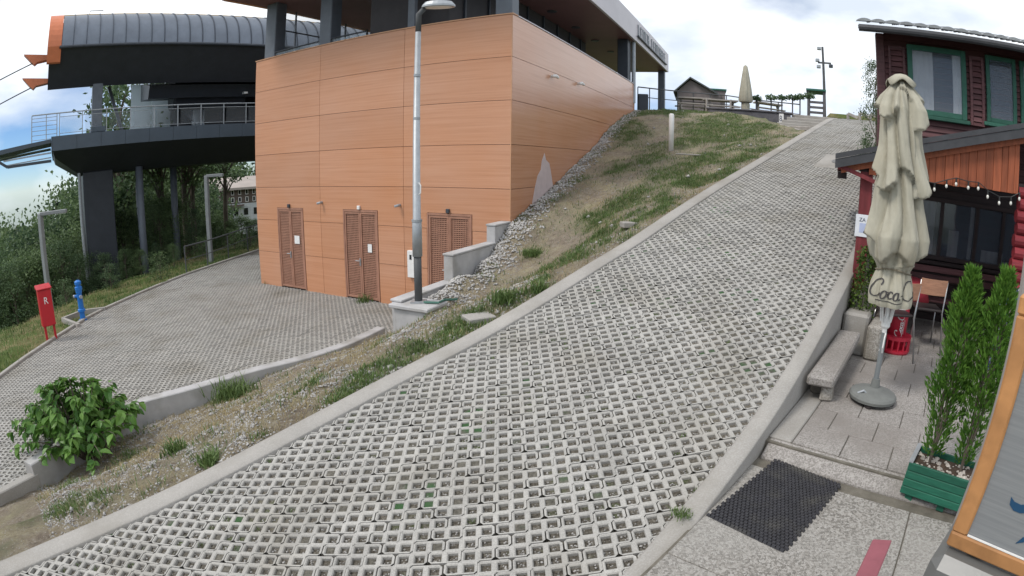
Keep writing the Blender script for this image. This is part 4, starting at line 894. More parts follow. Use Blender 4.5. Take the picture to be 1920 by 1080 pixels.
def window(a0, a1, z0, z1, fw, mat_f, curtains, glassmat, mull=()):
    fr = MB()
    for (x0, x1, y0, y1) in ((a0, a0 + fw, z0, z1), (a1 - fw, a1, z0, z1), (a0 + fw, a1 - fw, z0, z0 + fw), (a0 + fw, a1 - fw, z1 - fw, z1)): fr.fb(FC, x0, x1, WO - .05, WO + .01, y0, y1)
    w = fr.build('window', mat_f, ch, bevel=.006)
    rc = MB(); rc.fb(FC, a0 + fw * .5, a1 - fw * .5, WO - .003, WO - .001, z0 + fw * .5, z1 - fw * .5); rc.build('unlit_room_sheet', M['darkglass'], w)  # dark sheet painted in for the unlit room behind the pane
    for (c0, c1, cz0, cz1) in curtains:
        V, Fq = [], []; nn = max(6, int((c1 - c0) / .02))
        for i in range(nn + 1):
            a = c0 + (c1 - c0) * i / nn; o = WO - .012 + .006 * math.sin(i * 1.3)
            V += [FC.p(a, o, cz0), FC.p(a, o, cz1)]
        for i in range(nn): Fq.append((2 * i, 2 * i + 2, 2 * i + 3, 2 * i + 1))
        fast('curtain', V, Fq, M['curtain'], w, smooth=True)
    g_ = MB(); g_.fb(FC, a0 + fw * .9, a1 - fw * .9, WO - .028, WO - .024, z0 + fw * .9, z1 - fw * .9); g_.build('pane', glassmat, w)
    for a in mull:
        m_ = MB(); m_.fb(FC, a - .03, a + .03, WO - .046, WO - .016, z0 + fw, z1 - fw); m_.build('mullion', mat_f, w)
    return w
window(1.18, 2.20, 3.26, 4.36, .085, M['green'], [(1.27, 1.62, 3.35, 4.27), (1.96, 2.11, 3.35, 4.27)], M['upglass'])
mb = MB(); mb.fb(FC, 1.13, 2.25, WO - .09, WO + .01, 3.195, 3.255); mb.build('window_sill', M['green'], ch, bevel=.008)
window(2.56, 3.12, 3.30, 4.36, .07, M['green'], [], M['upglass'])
mb = MB(); mb.fb(FC, 2.5, 3.18, WO - .09, WO + .01, 3.235, 3.295); mb.build('window_sill', M['green'], ch, bevel=.008)
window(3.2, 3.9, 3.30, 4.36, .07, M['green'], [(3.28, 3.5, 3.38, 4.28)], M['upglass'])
# louvred shutter between the windows
sh = MB()
for (x0, x1, y0, y1) in ((2.26, 2.31, 3.2, 4.3), (2.47, 2.52, 3.2, 4.3), (2.31, 2.47, 3.2, 3.25), (2.31, 2.47, 4.25, 4.3)): sh.fb(FC, x0, x1, WO - .06, WO + .0, y0, y1)
sho = sh.build('shutter', M['clap'], ch, bevel=.005)
for z in np.arange(3.27, 4.24, .088):
    mb = MB(); mb.hexa([FC.p(2.31, WO - .05, z), FC.p(2.47, WO - .05, z), FC.p(2.47, WO - .03, z), FC.p(2.31, WO - .03, z), FC.p(2.31, WO - .025, z + .075), FC.p(2.47, WO - .025, z + .075), FC.p(2.47, WO - .008, z + .075), FC.p(2.31, WO - .008, z + .075)]); mb.build('slat', M['clap'], sho)
sh = MB()
for (x0, x1, y0, y1) in ((.86, .90, 3.2, 4.3), (1.10, 1.14, 3.2, 4.3), (.90, 1.10, 3.2, 3.25), (.90, 1.10, 4.25, 4.3)): sh.fb(FC, x0, x1, WO - .06, WO, y0, y1)
sho = sh.build('shutter', M['clap'], ch, bevel=.005)
for z in np.arange(3.27, 4.24, .088):
    mb = MB(); mb.hexa([FC.p(.90, WO - .05, z), FC.p(1.10, WO - .05, z), FC.p(1.10, WO - .03, z), FC.p(.90, WO - .03, z), FC.p(.90, WO - .025, z + .075), FC.p(1.10, WO - .025, z + .075), FC.p(1.10, WO - .008, z + .075), FC.p(.90, WO - .008, z + .075)]); mb.build('slat', M['clap'], sho)
# ground floor windows under the canopy
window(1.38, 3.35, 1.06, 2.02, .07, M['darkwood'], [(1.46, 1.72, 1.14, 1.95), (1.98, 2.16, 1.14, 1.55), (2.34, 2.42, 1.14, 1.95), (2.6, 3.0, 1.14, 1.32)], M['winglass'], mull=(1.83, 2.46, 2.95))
mb = MB(); mb.fb(FC, 1.3, 3.5, WO - .14, WO - .005, .99, 1.05); mb.build('window_sill', M['darkwood'], ch, bevel=.01)
# upper roof with tiles and gutter
mb = MB(); rp = [(8.62, 4.40), (8.62, 4.47), (13.0, 5.58), (17.3, 4.47), (17.3, 4.40), (13.0, 5.5)]; 
_rq = [(.38, 8.60, 4.42), (9.0, 8.60, 4.42), (9.0, 13.0, 5.55), (.38 + .60, 9.6, 4.68), (.38, 9.25, 4.59)]
mb.add([FC.p(a, o, z) for a, o, z in [(.38, 8.60, 4.40), (9, 8.60, 4.40), (9, 13, 5.5), (1.6, 13, 5.5), (.38, 9.3, 4.58)]] + [FC.p(a, o, z + .06) for a, o, z in [(.38, 8.60, 4.40), (9, 8.60, 4.40), (9, 13, 5.5), (1.6, 13, 5.5), (.38, 9.3, 4.58)]], [(0, 1, 2, 3, 4), (5, 6, 7, 8, 9)] + [(k, (k + 1) % 5, 5 + (k + 1) % 5, 5 + k) for k in range(5)]); rf = mb.build('roof', M['darkwood'], ch)
mb = MB(); mb.tube([FC.p(.36, 8.56, 4.40), FC.p(9, 8.56, 4.40)], .055, 10); mb.build('gutter', M['darkroof'], rf)
sl = math.atan2(5.58 - 4.47, 13.0 - 8.62)
tm = MB()
for j in range(9):
    t = math.pi * j / 8; tm.v.append((-.11 * math.cos(t), 0.0, .05 * math.sin(t) + .012)); tm.v.append((-.10 * math.cos(t), .42, .045 * math.sin(t)))
for j in range(8): tm.f.append((2 * j, 2 * j + 2, 2 * j + 3, 2 * j + 1))
tm.f.append(tuple(range(0, 18, 2)))
tme = bpy.data.meshes.new('roof_tile'); tme.from_pydata(tm.v, [], tm.f); tme.materials.append(M['tile'])
for r in range(3):
    for i in range(22):
        o = bpy.data.objects.new('roof_tile', tme); link(o); o.parent = rf
        ex, ey = FC.a, FC.o * math.cos(sl) + np.array([0, 0, math.sin(sl)]); ez = np.cross(ex, ey); ez = ez if ez[2] > 0 else -ez
        m4 = np.eye(4); m4[:3, 0] = ex; m4[:3, 1] = ey; m4[:3, 2] = ez; m4[:3, 3] = FC.p(.46 + i * .225, 8.58 + r * .36 * math.cos(sl), 4.49 + r * .36 * math.sin(sl) + .01 + r * .004); o.matrix_parent_inverse = Matrix.Translation(-wloc(rf)); o.matrix_local = Matrix(m4.tolist())
# canopy (lean-to) in front
def rake(a): return 2.33 + (a - .16) * .268
AL, AR = -.02, 5.2
mb = MB(); mb.hexa([FC.p(AL, FO - .18, rake(AL)), FC.p(AR, FO - .18, rake(AR)), FC.p(AR, WO - .01, rake(AR)), FC.p(AL, WO - .01, rake(AL)), FC.p(AL, FO - .18, rake(AL) + .06), FC.p(AR, FO - .18, rake(AR) + .06), FC.p(AR, WO - .01, rake(AR) + .06), FC.p(AL, WO - .01, rake(AL) + .06)]); cr2 = mb.build('canopy_roof', M['darkroof'], ch)
for (dz0, dz1, o0) in ((.062, .125, FO - .21), (-.05, .055, FO - .20)):
    mb = MB(); mb.hexa([FC.p(AL, o0, rake(AL) + dz0), FC.p(AR, o0, rake(AR) + dz0), FC.p(AR, o0 + .018, rake(AR) + dz0), FC.p(AL, o0 + .018, rake(AL) + dz0), FC.p(AL, o0, rake(AL) + dz1), FC.p(AR, o0, rake(AR) + dz1), FC.p(AR, o0 + .018, rake(AR) + dz1), FC.p(AL, o0 + .018, rake(AL) + dz1)]); mb.build('verge_flashing', M['darkroof'], cr2)
mb = MB(); mb.hexa([FC.p(AL + .08, FO - .10, rake(AL) - .10), FC.p(AR, FO - .10, rake(AR) - .12), FC.p(AR, FO - .06, rake(AR) - .12), FC.p(AL + .08, FO - .06, rake(AL) - .10), FC.p(AL + .08, FO - .10, rake(AL) - .01), FC.p(AR, FO - .10, rake(AR) - .01), FC.p(AR, FO - .06, rake(AR) - .01), FC.p(AL + .08, FO - .06, rake(AL) - .01)]); mb.build('barge_board', M['plank'], cr2)
a = .42
while a < 2.47:
    w = random.uniform(.085, .135); w = min(w, 2.48 - a)
    if w < .03: break
    zb = 2.205 + random.uniform(-.008, .008) + (.02 if a > 1.7 else 0)
    mb = MB(); q = [FC.p(x, o, z) for z in (0,) for x, o in ()]
    o0, o1 = FO - .055 + random.uniform(-.004, .004), FO - .03
    mb.hexa([FC.p(a + .002, o0, zb), FC.p(a + w - .002, o0, zb), FC.p(a + w - .002, o1, zb), FC.p(a + .002, o1, zb), FC.p(a + .002, o0, rake(a) - .07), FC.p(a + w - .002, o0, rake(a + w) - .07), FC.p(a + w - .002, o1, rake(a + w) - .07), FC.p(a + .002, o1, rake(a) - .07)])
    mb.build('gable_plank', M['plank'], cr2, bevel=.003); a += w
mb = MB(); mb.fb(FC, .3, 2.6, FO - .02, FO + .12, 2.23, 2.36); mb.build('beam', M['darkwood'], cr2)
for x, (o0, o1) in ((.32, (FO - .02, FO + .14)),):
    mb = MB(); mb.fb(FC, x, x + .16, o0, o1, .1, 2.32); mb.build('post', M['redpost'], ch, bevel=.012)
mb = MB(); mb.beam(FC.p(.06, FO - .1, 2.26), FC.p(.5, FO - .1, 2.12), .05, .05); mb.beam(FC.p(.05, FO + .02, 2.27), FC.p(.05, WO - .1, 2.27), .07, .09); mb.build('eave_rafter', M['redpost'], cr2)
mb = MB(); mb.fb(FC, .02, .14, FO + .13, WO - .02, 2.12, 2.2); mb.build('eave_beam', M['darkwood'], cr2)
# right-hand log wall of the porch
for i, z in enumerate(np.arange(.12, 2.2, .148)):
    mb = MB(); mb.tube([FC.p(2.50 + .02 * (i % 2), FO + .03, z + .072), FC.p(5.2, FO + .03, z + .072)], .079, 12); mb.build('log', M['log'], ch, smooth=False)
M['brass'] = flat('bulb_socket', (.03, .03, .03), .5)
M['bulb'] = flat('bulb_glass', (.75, .74, .68), .15, spec=.6)
sl_ = thing('string_lights', (*FC.p(1.3, FO - .1, 0)[:2], 2.2), 'string of clear festoon bulbs hanging under the planked gable', 'string lights')
bp_ = [(.75, 2.18), (1.05, 2.14), (1.29, 2.13), (1.45, 2.19), (1.58, 2.23), (1.75, 2.21), (1.89, 2.22), (2.03, 2.14), (2.2, 2.09), (2.37, 2.11), (2.49, 2.18)]
mb = MB(); mb.tube([FC.p(a, FO - .09, z + .07) for a, z in bp_], .006, 5); mb.build('cable', M['brass'], sl_)
for a, z in bp_[1:]:
    mb = MB(); mb.lathe(FC.p(a, FO - .09, z - .03), [(.004, 0), (.016, .012), (.019, .028), (.011, .05)], 10); b_ = mb.build('bulb', M['bulb'], sl_, smooth=True)
    mb = MB(); mb.lathe(FC.p(a, FO - .09, z + .018), [(.012, 0), (.012, .05)], 8); mb.build('socket', M['brass'], b_)
# text helper (flat print built as thin mesh)
def text_mesh(txt, size, to_world, mat, name, parent, extr=.001):
    cu = bpy.data.curves.new('lettering', 'FONT'); cu.body = txt; cu.size = size; cu.extrude = extr
    ob = bpy.data.objects.new('lettering', cu); link(ob); bpy.context.view_layer.update()
    me = bpy.data.meshes.new_from_object(ob.evaluated_get(bpy.context.evaluated_depsgraph_get())); bpy.data.objects.remove(ob)
    for v in me.vertices: v.co = Vector(to_world(v.co.x, v.co.y, v.co.z))
    me.materials.clear(); return put(me, name, mat, parent)
# notice pinned to the post
M['paper'] = flat('paper', (.72, .73, .76), .7); M['ink'] = flat('ink', (.05, .06, .10), .7); M['inkblue'] = flat('blue_print', (.45, .50, .68), .7)
pn = MB(); pn.fb(FC, .29, .50, FO - .034, FO - .03, 1.44, 1.71); pno = tag(pn.build('notice', M['paper']), 'white paper notice pinned to the red porch post', 'notice')
text_mesh('ZA', .065, lambda x, y, z: FC.p(.335 + x, FO - .036 - z, 1.625 + y), M['ink'], 'print', pno)
pn = MB(); pn.fb(FC, .345, .485, FO - .0365, FO - .0345, 1.49, 1.605); pn.build('print', M['inkblue'], pno)
# advertising panel beside the log wall
def mosaic():
    m, t, b = nodes('photo_panel'); lk = t.links.new; geo = N(t, 'ShaderNodeNewGeometry'); vo = N(t, 'ShaderNodeTexVoronoi'); vo.inputs['Scale'].default_value = 17; lk(geo.outputs[0], vo.inputs[0])
    c = ramp(t, [(.0, (.02, .05, .14)), (.25, (.05, .16, .38)), (.45, (.55, .60, .66)), (.6, (.72, .72, .74)), (.75, (.42, .12, .13)), (.85, (.30, .36, .45)), (1, (.06, .10, .2))], N_sep(t, vo.outputs['Color']))
    e = ramp(t, [(.0, (1, 1, 1)), (.42, (.9, .9, .9)), (.6, (.1, .13, .2))], vo.outputs['Distance']); mx = N(t, 'ShaderNodeMix', data_type='RGBA', blend_type='MULTIPLY'); mx.inputs['Factor'].default_value = 1; lk(c, mx.inputs['A']); lk(e, mx.inputs['B'])
    lk(mx.outputs['Result'], b.inputs['Base Color']); b.inputs['Roughness'].default_value = .3; return m
ap = MB(); ap.fb(FC, 2.30, 2.95, 6.88, 6.93, .12, 1.14); apo = tag(ap.build('advert_panel', mosaic(), bevel=.004), 'blue and white picture panel standing below the red logs', 'advert panel')

# ================================================================== TERRACE FURNITURE
M['chrome'] = pm('chair_steel', (.42, .42, .42), var=.1, rough=.3, metal=.8, bump=0)
M['chairwood'] = woodpaint('chair_plywood', (.42, .22, .14), var=.15, stretch=(2, 2, 12))
M['seatdark'] = flat('dark_seat', (.035, .028, .028), .6)
M['red'] = pm('red_plastic', (.46, .02, .045), var=.1, scale=4, rough=.4, bump=.0, spec=.5)
M['redcloth'] = pm('red_cloth', (.40, .03, .05), var=.15, scale=5, rough=.75, bump=.1)
def chair(c, yaw, label, tall=.0):
    t = thing('chair', (c[0], c[1], .1), label, 'chair', None); a = R(yaw); f = np.array([math.sin(a), math.cos(a), 0]); r = np.array([math.cos(a), -math.sin(a), 0]); O = np.array([c[0], c[1], .1]); P = lambda x, y, z: O + r * x + f * y + np.array([0, 0, z])
    sh_ = .52 + tall
    q = [P(-.19, -.18, sh_), P(.19, -.18, sh_), P(.20, .20, sh_), P(-.20, .20, sh_)]
    mb = MB(); mb.hexa(q + [p + np.array([0, 0, .03]) for p in q]); mb.build('seat', M['seatdark'], t, bevel=.01)
    mb = MB(); V = []; nn = 8
    for i in range(nn + 1):
        x = -.19 + .38 * i / nn; y = -.22 - .035 * math.cos((i / nn - .5) * math.pi)
        V += [P(x, y, sh_ + .22), P(x, y - .03, sh_ + .42), P(x, y + .014, sh_ + .22), P(x, y - .016, sh_ + .42)]
    Fq = []
    for i in range(nn): b = 4 * i; Fq += [(b, b + 4, b + 5, b + 1), (b + 2, b + 3, b + 7, b + 6), (b + 1, b + 5, b + 7, b + 3), (b, b + 2, b + 6, b + 4)]
    mb.add(V, Fq + [(0, 1, 3, 2), (4 * nn, 4 * nn + 2, 4 * nn + 3, 4 * nn + 1)]); mb.build('backrest', M['chairwood'], t)
    for sx in (-1, 1):
        mb = MB(); mb.tube([P(sx * .24, -.30, 0), P(sx * .19, -.19, sh_), P(sx * .19, -.235, sh_ + .40)], .011, 8); mb.build('rear_leg', M['chrome'], t, smooth=True)
        mb = MB(); mb.tube([P(sx * .24, .28, 0), P(sx * .19, .17, sh_)], .011, 8); mb.build('front_leg', M['chrome'], t, smooth=True)
    return t
_c = G(1738, 668, .1); chair((5.28, 5.50), 28, 'steel chair with pale plywood back beside the red table')
chair((4.52, 5.28), 12, 'steel-legged chair half hidden behind the closed beige umbrella')
tb = thing('table', (5.35, 6.25, .1), 'round table under a red cloth behind the umbrella', 'table')
mb = MB(); mb.lathe((5.35, 6.25, .1), [(.50, .50), (.46, .62), (.45, .745), (.44, .75)], 28); mb.build('tablecloth', M['redcloth'], tb, smooth=True)
mb = MB(); mb.tube([(5.35, 6.25, .1), (5.35, 6.25, .75)], .04, 10); mb.build('pedestal', M['seatdark'], tb)
bn = thing('bench', FC.p(2.2, 8.7, .1), 'dark maroon bench against the porch wall under the windows', 'bench')
for (z, o) in ((.78, 8.86), (.90, 8.90)):
    mb = MB(); mb.fb(FC, 1.2, 3.4, o, o + .03, z, z + .09); mb.build('back_slat', M['clap'], bn, bevel=.006)
for o in (8.45, 8.56, 8.67):
    mb = MB(); mb.fb(FC, 1.2, 3.4, o, o + .10, .53, .56); mb.build('seat_slat', M['clap'], bn, bevel=.005)
for a in (1.3, 2.3, 3.3):
    mb = MB(); mb.fb(FC, a, a + .06, 8.46, 8.52, .1, .53); mb.build('leg', M['clap'], bn)
    mb = MB(); mb.fb(FC, a, a + .06, 8.87, 8.93, .1, .99); mb.build('leg', M['clap'], bn)
# script lettering strokes (x, y in letter heights)
def ell(cx, cy, rx, ry, sl=.25, n=12, st=0): return [(cx + rx * math.cos(st + 2 * math.pi * i / n) + sl * ry * math.sin(st + 2 * math.pi * i / n), cy + ry * math.sin(st + 2 * math.pi * i / n)) for i in range(n + 1)]
CAPC = [(1.55, 1.35), (1.75, 1.65), (1.62, 1.95), (1.2, 2.0), (.65, 1.7), (.22, 1.15), (.08, .55), (.28, .12), (.75, .0), (1.25, .22), (1.6, .55)]
SCRIPT = [CAPC, ell(2.0, .42, .28, .40), [(2.28, .7), (2.5, .72)], [(2.98, .66), (2.85, .84), (2.6, .7), (2.45, .35), (2.6, .03), (2.95, .2)], ell(3.35, .42, .26, .40), [(3.66, .82), (3.56, .3), (3.68, .02), (3.9, .2)], [(3.95, .5), (4.3, .58)]]
SCRIPT += [[(x + 4.25, y) for x, y in CAPC], ell(6.25, .42, .28, .40), [(6.6, .2), (6.85, 1.2), (7.1, 1.95), (7.0, 2.1), (6.8, 1.4), (6.75, .3), (6.95, .0), (7.15, .25)], ell(7.5, .42, .26, .40), [(7.82, .82), (7.72, .3), (7.85, .02), (8.1, .25)]]
SCRIPT += [[(.9, -.35), (1.6, -.18), (2.6, -.22), (3.6, -.34), (4.4, -.22)]]
def script_mesh(name, surf, h, x0, y0, mat, parent, w=.11, off=.006):
    V, Fq = [], []
    for st_ in SCRIPT:
        P = np.array(st_, float); d = []
        for i in range(len(P) - 1):
            for f in (0, .34, .67): d.append(P[i] * (1 - f) + P[i + 1] * f)
        d.append(P[-1]); P = np.array(d)
        for _ in range(2): P[1:-1] = (P[:-2] + 2 * P[1:-1] + P[2:]) / 4
        T = np.gradient(P, axis=0); T /= np.linalg.norm(T, axis=1)[:, None] + 1e-9; Nn = np.stack([-T[:, 1], T[:, 0]], 1)
        wd = w * (.55 + .75 * np.abs(T[:, 1]))[:, None] * .5; b = len(V)
        for p, q in zip(P + Nn * wd, P - Nn * wd): V += [surf(x0 + p[0] * h, y0 + p[1] * h, off), surf(x0 + q[0] * h, y0 + q[1] * h, off)]
        for i in range(len(P) - 1): Fq.append((b + 2 * i, b + 2 * i + 1, b + 2 * i + 3, b + 2 * i + 2))
    return fast(name, V, Fq, mat, parent)
# red promotional stand behind the umbrella
M['whiteprint'] = flat('white_print', (.62, .58, .57), .5)
cs = np.array([4.74, 5.44, .1]); cn_ = thing('drink_stand', cs, 'red cylindrical soft-drink stand with a ribbed ring base', 'stand')
mb = MB(); mb.lathe(cs, [(.135, .05), (.135, .66), (.12, .70)], 28); cyl = mb.build('column', M['red'], cn_, smooth=True)
mb = MB(); mb.lathe(cs, [(.215, 0), (.225, .02), (.225, .045), (.20, .05)], 32); mb.build('base_ring', M['red'], cn_)
mb = MB(); mb.lathe(cs, [(.20, .17), (.222, .175), (.222, .215), (.205, .22)], 32); mb.build('base_ring', M['red'], cn_)
mb = MB()
for k in range(16):
    t = 2 * math.pi * k / 16; p = cs + np.array([math.cos(t) * .207, math.sin(t) * .207, 0]); mb.tube([p + np.array([0, 0, .04]), p + np.array([0, 0, .18])], .014, 6)
mb.build('ring_bars', M['red'], cn_)
_tc = math.atan2(-cs[1], -cs[0]) + .25
def surf_can(x, y, off):             # lettering runs upwards
    t = _tc + y / .135; return cs + np.array([math.cos(t) * (.135 + off), math.sin(t) * (.135 + off), .18 + x])
script_mesh('script_lettering', lambda x, y, off: surf_can(x, -y, off), .052, .02, -.05, M['whiteprint'], cyl, w=.2)
# ---- closed umbrella
M['canvas'] = pm('beige_canvas', (.405, .38, .305), var=.14, scale=4, rough=.85, bump=.55, bscale=9, stretch=(1.6, 1.6, .7), spec=.15, dirt=((.36, .32, .24), 2.0, .55, .8))
M['greypole'] = pm('grey_pole', (.22, .235, .24), var=.1, rough=.5, bump=0, metal=.2)
UB = G(1634, 752, .1); ux, uy = float(UB[0]), float(UB[1])
um = thing('umbrella', (ux, uy, .1), 'tall closed beige parasol with dark script lettering on its hem', 'umbrella')
PZ = [3.06, 3.00, 2.90, 2.78, 2.62, 2.45, 2.28, 2.10, 1.95, 1.80, 1.66, 1.55, 1.46, 1.40, 1.36, 1.30, 1.22, 1.14, 1.08, 1.05]
PR = [.035, .09, .165, .205, .205, .20, .215, .235, .235, .25, .262, .235, .205, .175, .155, .18, .205, .218, .222, .215]
def canopy_r(th, z):
    r = np.interp(-z, [-v for v in PZ], PR)
    lob = th * 4 + .9 * math.sin(z * 2.3 + 1) + .5 * math.sin(th * 2 + z * 4.7); fold = abs(math.sin(lob)) ** .7          # eight hanging lobes with sharp valleys
    amp = .30 if z > 1.40 else .17
    if 1.33 < z < 1.42: amp = .12
    r *= (1 - amp) + amp * fold * 1.25
    k = math.floor(th / (2 * math.pi / 8)); ph = (k * 2.399) % 1.0
    if z > 1.42:                                                   # slack pouches sagging down each panel
        zz_ = z + .10 * math.sin(th * 3 + k); sag = ((zz_ * (1.35 + .5 * ((k * .618) % 1)) + ph) % 1.0); r *= 1 + (.16 + .22 * ((k * .414 + .2) % 1)) * (1 - sag) ** 1.5 - .10 * sag + .035 * math.sin(9 * z + 2 * k + 3 * th)
    return r + .006 * math.sin(th * 19 + z * 13)
def usurf(th, z, off=0):
    lean = (z - .1) * -.012; r = canopy_r(th, z) + off
    return np.array([ux + lean * .8 + r * math.cos(th), uy + lean * -.6 + r * math.sin(th), z])
NT, zs = 144, np.concatenate([np.linspace(3.06, 1.42, 96), np.linspace(1.41, 1.05, 26)]); V, Fq = [], []
for z in zs:
    for k in range(NT): V.append(usurf(2 * math.pi * k / NT, z))
for i in range(len(zs) - 1):
    for k in range(NT): a, b = i * NT + k, i * NT + (k + 1) % NT; Fq.append((a, a + NT, b + NT, b))
cano = fast('canopy', V, Fq, M['canvas'], um, smooth=True)
mb = MB(); nn = 48; cap = []
for (r, z) in ((.02, 3.11), (.06, 3.10), (.10, 3.075), (.145, 3.02), (.138, 3.012)):
    for k in range(nn): t = 2 * math.pi * k / nn; q = r * (1 + .10 * math.sin(4 * t) * (r > .1)); cap.append((ux - .03 + q * math.cos(t), uy + .02 + q * math.sin(t), z - .03 * (r > .1) * math.sin(4 * t + .6)))
mb.add(cap, [(i * nn + k, i * nn + (k + 1) % nn, (i + 1) * nn + (k + 1) % nn, (i + 1) * nn + k) for i in range(4) for k in range(nn)] + [tuple(range(nn))]); mb.build('top_cap', M['canvas'], um, smooth=True)
mb = MB(); mb.tube([usurf(t, 1.365 + .02 * math.sin(t * 2), .008) for t in np.linspace(0, 2 * math.pi, 60)], .007, 6); mb.build('tie_cord', pm('cord', (.20, .17, .12), bump=0), um)
M['darkprint'] = flat('dark_print', (.06, .055, .055), .7)
_uc = math.atan2(-uy, -ux)
def surf_um(x, y, off): return usurf(_uc + x / .215, 1.115 + y, off)
script_mesh('script_lettering', surf_um, .086, -.235, .01, M['darkprint'], cano, w=.15, off=.008)
mb = MB(); mb.tube([(ux, uy, .12), (ux - .01, uy + .006, .78)], .027, 12); mb.build('lower_pole', M['greypole'], um)
mb = MB(); mb.tube([(ux - .01, uy + .006, .60), (ux - .03, uy + .02, 3.08)], .024, 12); mb.build('upper_pole', M['white'], um)
mb = MB(); mb.lathe((ux - .01, uy + .006, .82), [(.03, 0), (.045, .02), (.045, .09), (.03, .11)], 12); mb.build('runner', M['white'], um)
mb = MB(); mb.tube([(ux - .03, uy - .04, .60), (ux - .06, uy - .07, .66), (ux - .05, uy - .06, .75), (ux - .02, uy - .03, .78)], .008, 6); mb.build('crank', M['white'], um)
for k in range(8):
    t = 2 * math.pi * k / 8 + .2; mb = MB(); mb.tube([(ux - .015 + .05 * math.cos(t), uy + .01 + .05 * math.sin(t), .88), (ux - .02 + .13 * math.cos(t), uy + .01 + .13 * math.sin(t), 1.4)], .008, 6); mb.build('rib', M['white'], um)
M['basegrey'] = pm('umbrella_base', (.17, .175, .165), var=.2, scale=6, rough=.8, bump=.2)
mb = MB(); mb.lathe((ux, uy, .13), [(.20, 0), (.245, .012), (.25, .04), (.235, .06), (.09, .11), (.05, .12), (.04, .2)], 36); mb.build('base', M['basegrey'], um, smooth=False, bevel=.0)
for k in range(4):
    t = .8 + k * math.pi / 2; mb = MB(); mb.lathe((ux + .2 * math.cos(t), uy + .2 * math.sin(t), .102), [(.035, 0), (.035, .03)], 12); mb.build('foot', M['seatdark'], um)
mb = MB(); mb.tube([(ux - .2, uy + .0, .2), (ux - .16, uy - .04, .235), (ux - .12, uy - .05, .20)], .012, 6); mb.build('base_handle', M['steel'], um)
# ---- rubber mat
mc = [G(1455, 862, .012), G(1573, 908, .012), G(1483, 1034, .012), G(1330, 965, .012)]
e1 = mc[1] - mc[0]; e2 = mc[3] - mc[0]; e1[2] = e2[2] = 0
M['rubber'] = pm('black_rubber', (.028, .027, .032), var=.25, scale=10, rough=.55, bump=.2, bscale=120, spec=.5, dirt=((.075, .07, .06), 3.0, .5, .75))
mt = thing('door_mat', mc[0] + (e1 + e2) / 2, 'black rubber ring mat lying on the aggregate paving', 'mat')
mb = MB(); q = [mc[0], mc[1], mc[2] * 0 + mc[0] + e1 + e2, mc[3]]; mb.hexa([p * np.array([1, 1, 0]) + np.array([0, 0, .003]) for p in q] + [p * np.array([1, 1, 0]) + np.array([0, 0, .008]) for p in q]); mb.build('backing', M['rubber'], mt)
mb = MB(); l1, l2 = np.linalg.norm(e1), np.linalg.norm(e2); d1, d2 = e1 / l1, e2 / l2; n1, n2 = int(l1 / .030), int(l2 / .030)
for i in range(n1 + 1):
    for j in range(n2 + 1):
        p = mc[0] + d1 * (i * l1 / n1 + (.012 if j % 2 else -.003)) + d2 * (j * l2 / n2); p[2] = 0; w = .0125
        mb.hexa([p + d1 * x * w * 1.25 + d2 * y * w + np.array([0, 0, .004]) for x, y in ((-1, -1), (1, -1), (1, 1), (-1, 1))] + [p + d1 * x * w * .8 + d2 * y * w * .55 + np.array([0, 0, .018 + .002 * ((i + j) % 2)]) for x, y in ((-1, -1), (1, -1), (1, 1), (-1, 1))])
tag(mb.build('tread', M['rubber'], mt), kind='stuff')
# ---- green planter
FPL = Frame(G(1682, 935, 0.0)[:2], 141.0, 51.0)
M['greenpaint'] = woodpaint('green_paint', (.018, .115, .072), var=.2, stretch=(2, 2, 9), bump=.15)
M['potsoil'] = pm('potting_soil', (.075, .05, .035), var=.4, scale=14, rough=.95, bump=.8, bscale=60)
pl = thing('planter', FPL.p(.45, .17, 0), 'long green slatted wooden planter standing on the paving', 'planter')
PLN, PLW = 1.0, .34
for i in range(4):
    z0 = .055 + i * .062
    for (a0, a1, o0, o1) in ((0, PLN, 0, .022), (0, PLN, PLW - .022, PLW)):
        mb = MB(); mb.fb(FPL, a0, a1, o0, o1, z0, z0 + .058); mb.build('board', M['greenpaint'], pl, bevel=.004)
    for a0 in (.001, PLN - .023):
        mb = MB(); mb.fb(FPL, a0, a0 + .022, .0235, PLW - .0235, z0, z0 + .058); mb.build('board', M['greenpaint'], pl, bevel=.004)
for (a, o) in ((.05, .03), (.05, PLW - .09), (PLN - .11, .03), (PLN - .11, PLW - .09), (.32, .03)):
    mb = MB(); mb.fb(FPL, a, a + .06, o, o + .05, 0, .054); mb.build('foot', M['greenpaint'], pl)
mb = MB(); mb.fb(FPL, .022, PLN - .024, .023, PLW - .023, .06, .255); mb.build('soil', M['potsoil'], pl)
mb = MB(); mb.fb(FPL, -.004, .03, .0, PLW, .302, .312); mb.build('end_trim', M['steel'], pl)
mb = MB()
M['pebble'] = pm('pebbles', (.42, .38, .34), var=.5, scale=18, rough=.8, bump=.2)
def stone_geo(c, r, rng):
    v = [];
    for (x, y, z) in ((1, 0, 0), (-1, 0, 0), (0, 1, 0), (0, -1, 0), (0, 0, 1), (0, 0, -1)):
        k = r * rng.uniform(.7, 1.25); v.append((c[0] + x * k, c[1] + y * k, c[2] + z * k * .7))
    return v, [(0, 2, 4), (2, 1, 4), (1, 3, 4), (3, 0, 4), (2, 0, 5), (1, 2, 5), (3, 1, 5), (0, 3, 5)]
for _ in range(150): p = FPL.p(RNG.uniform(.04, PLN - .05), RNG.uniform(.04, PLW - .05), .26); mb.add(*stone_geo(p, RNG.uniform(.008, .03), RNG))
tag(mb.build('pebbles', M['pebble'], pl), kind='stuff')
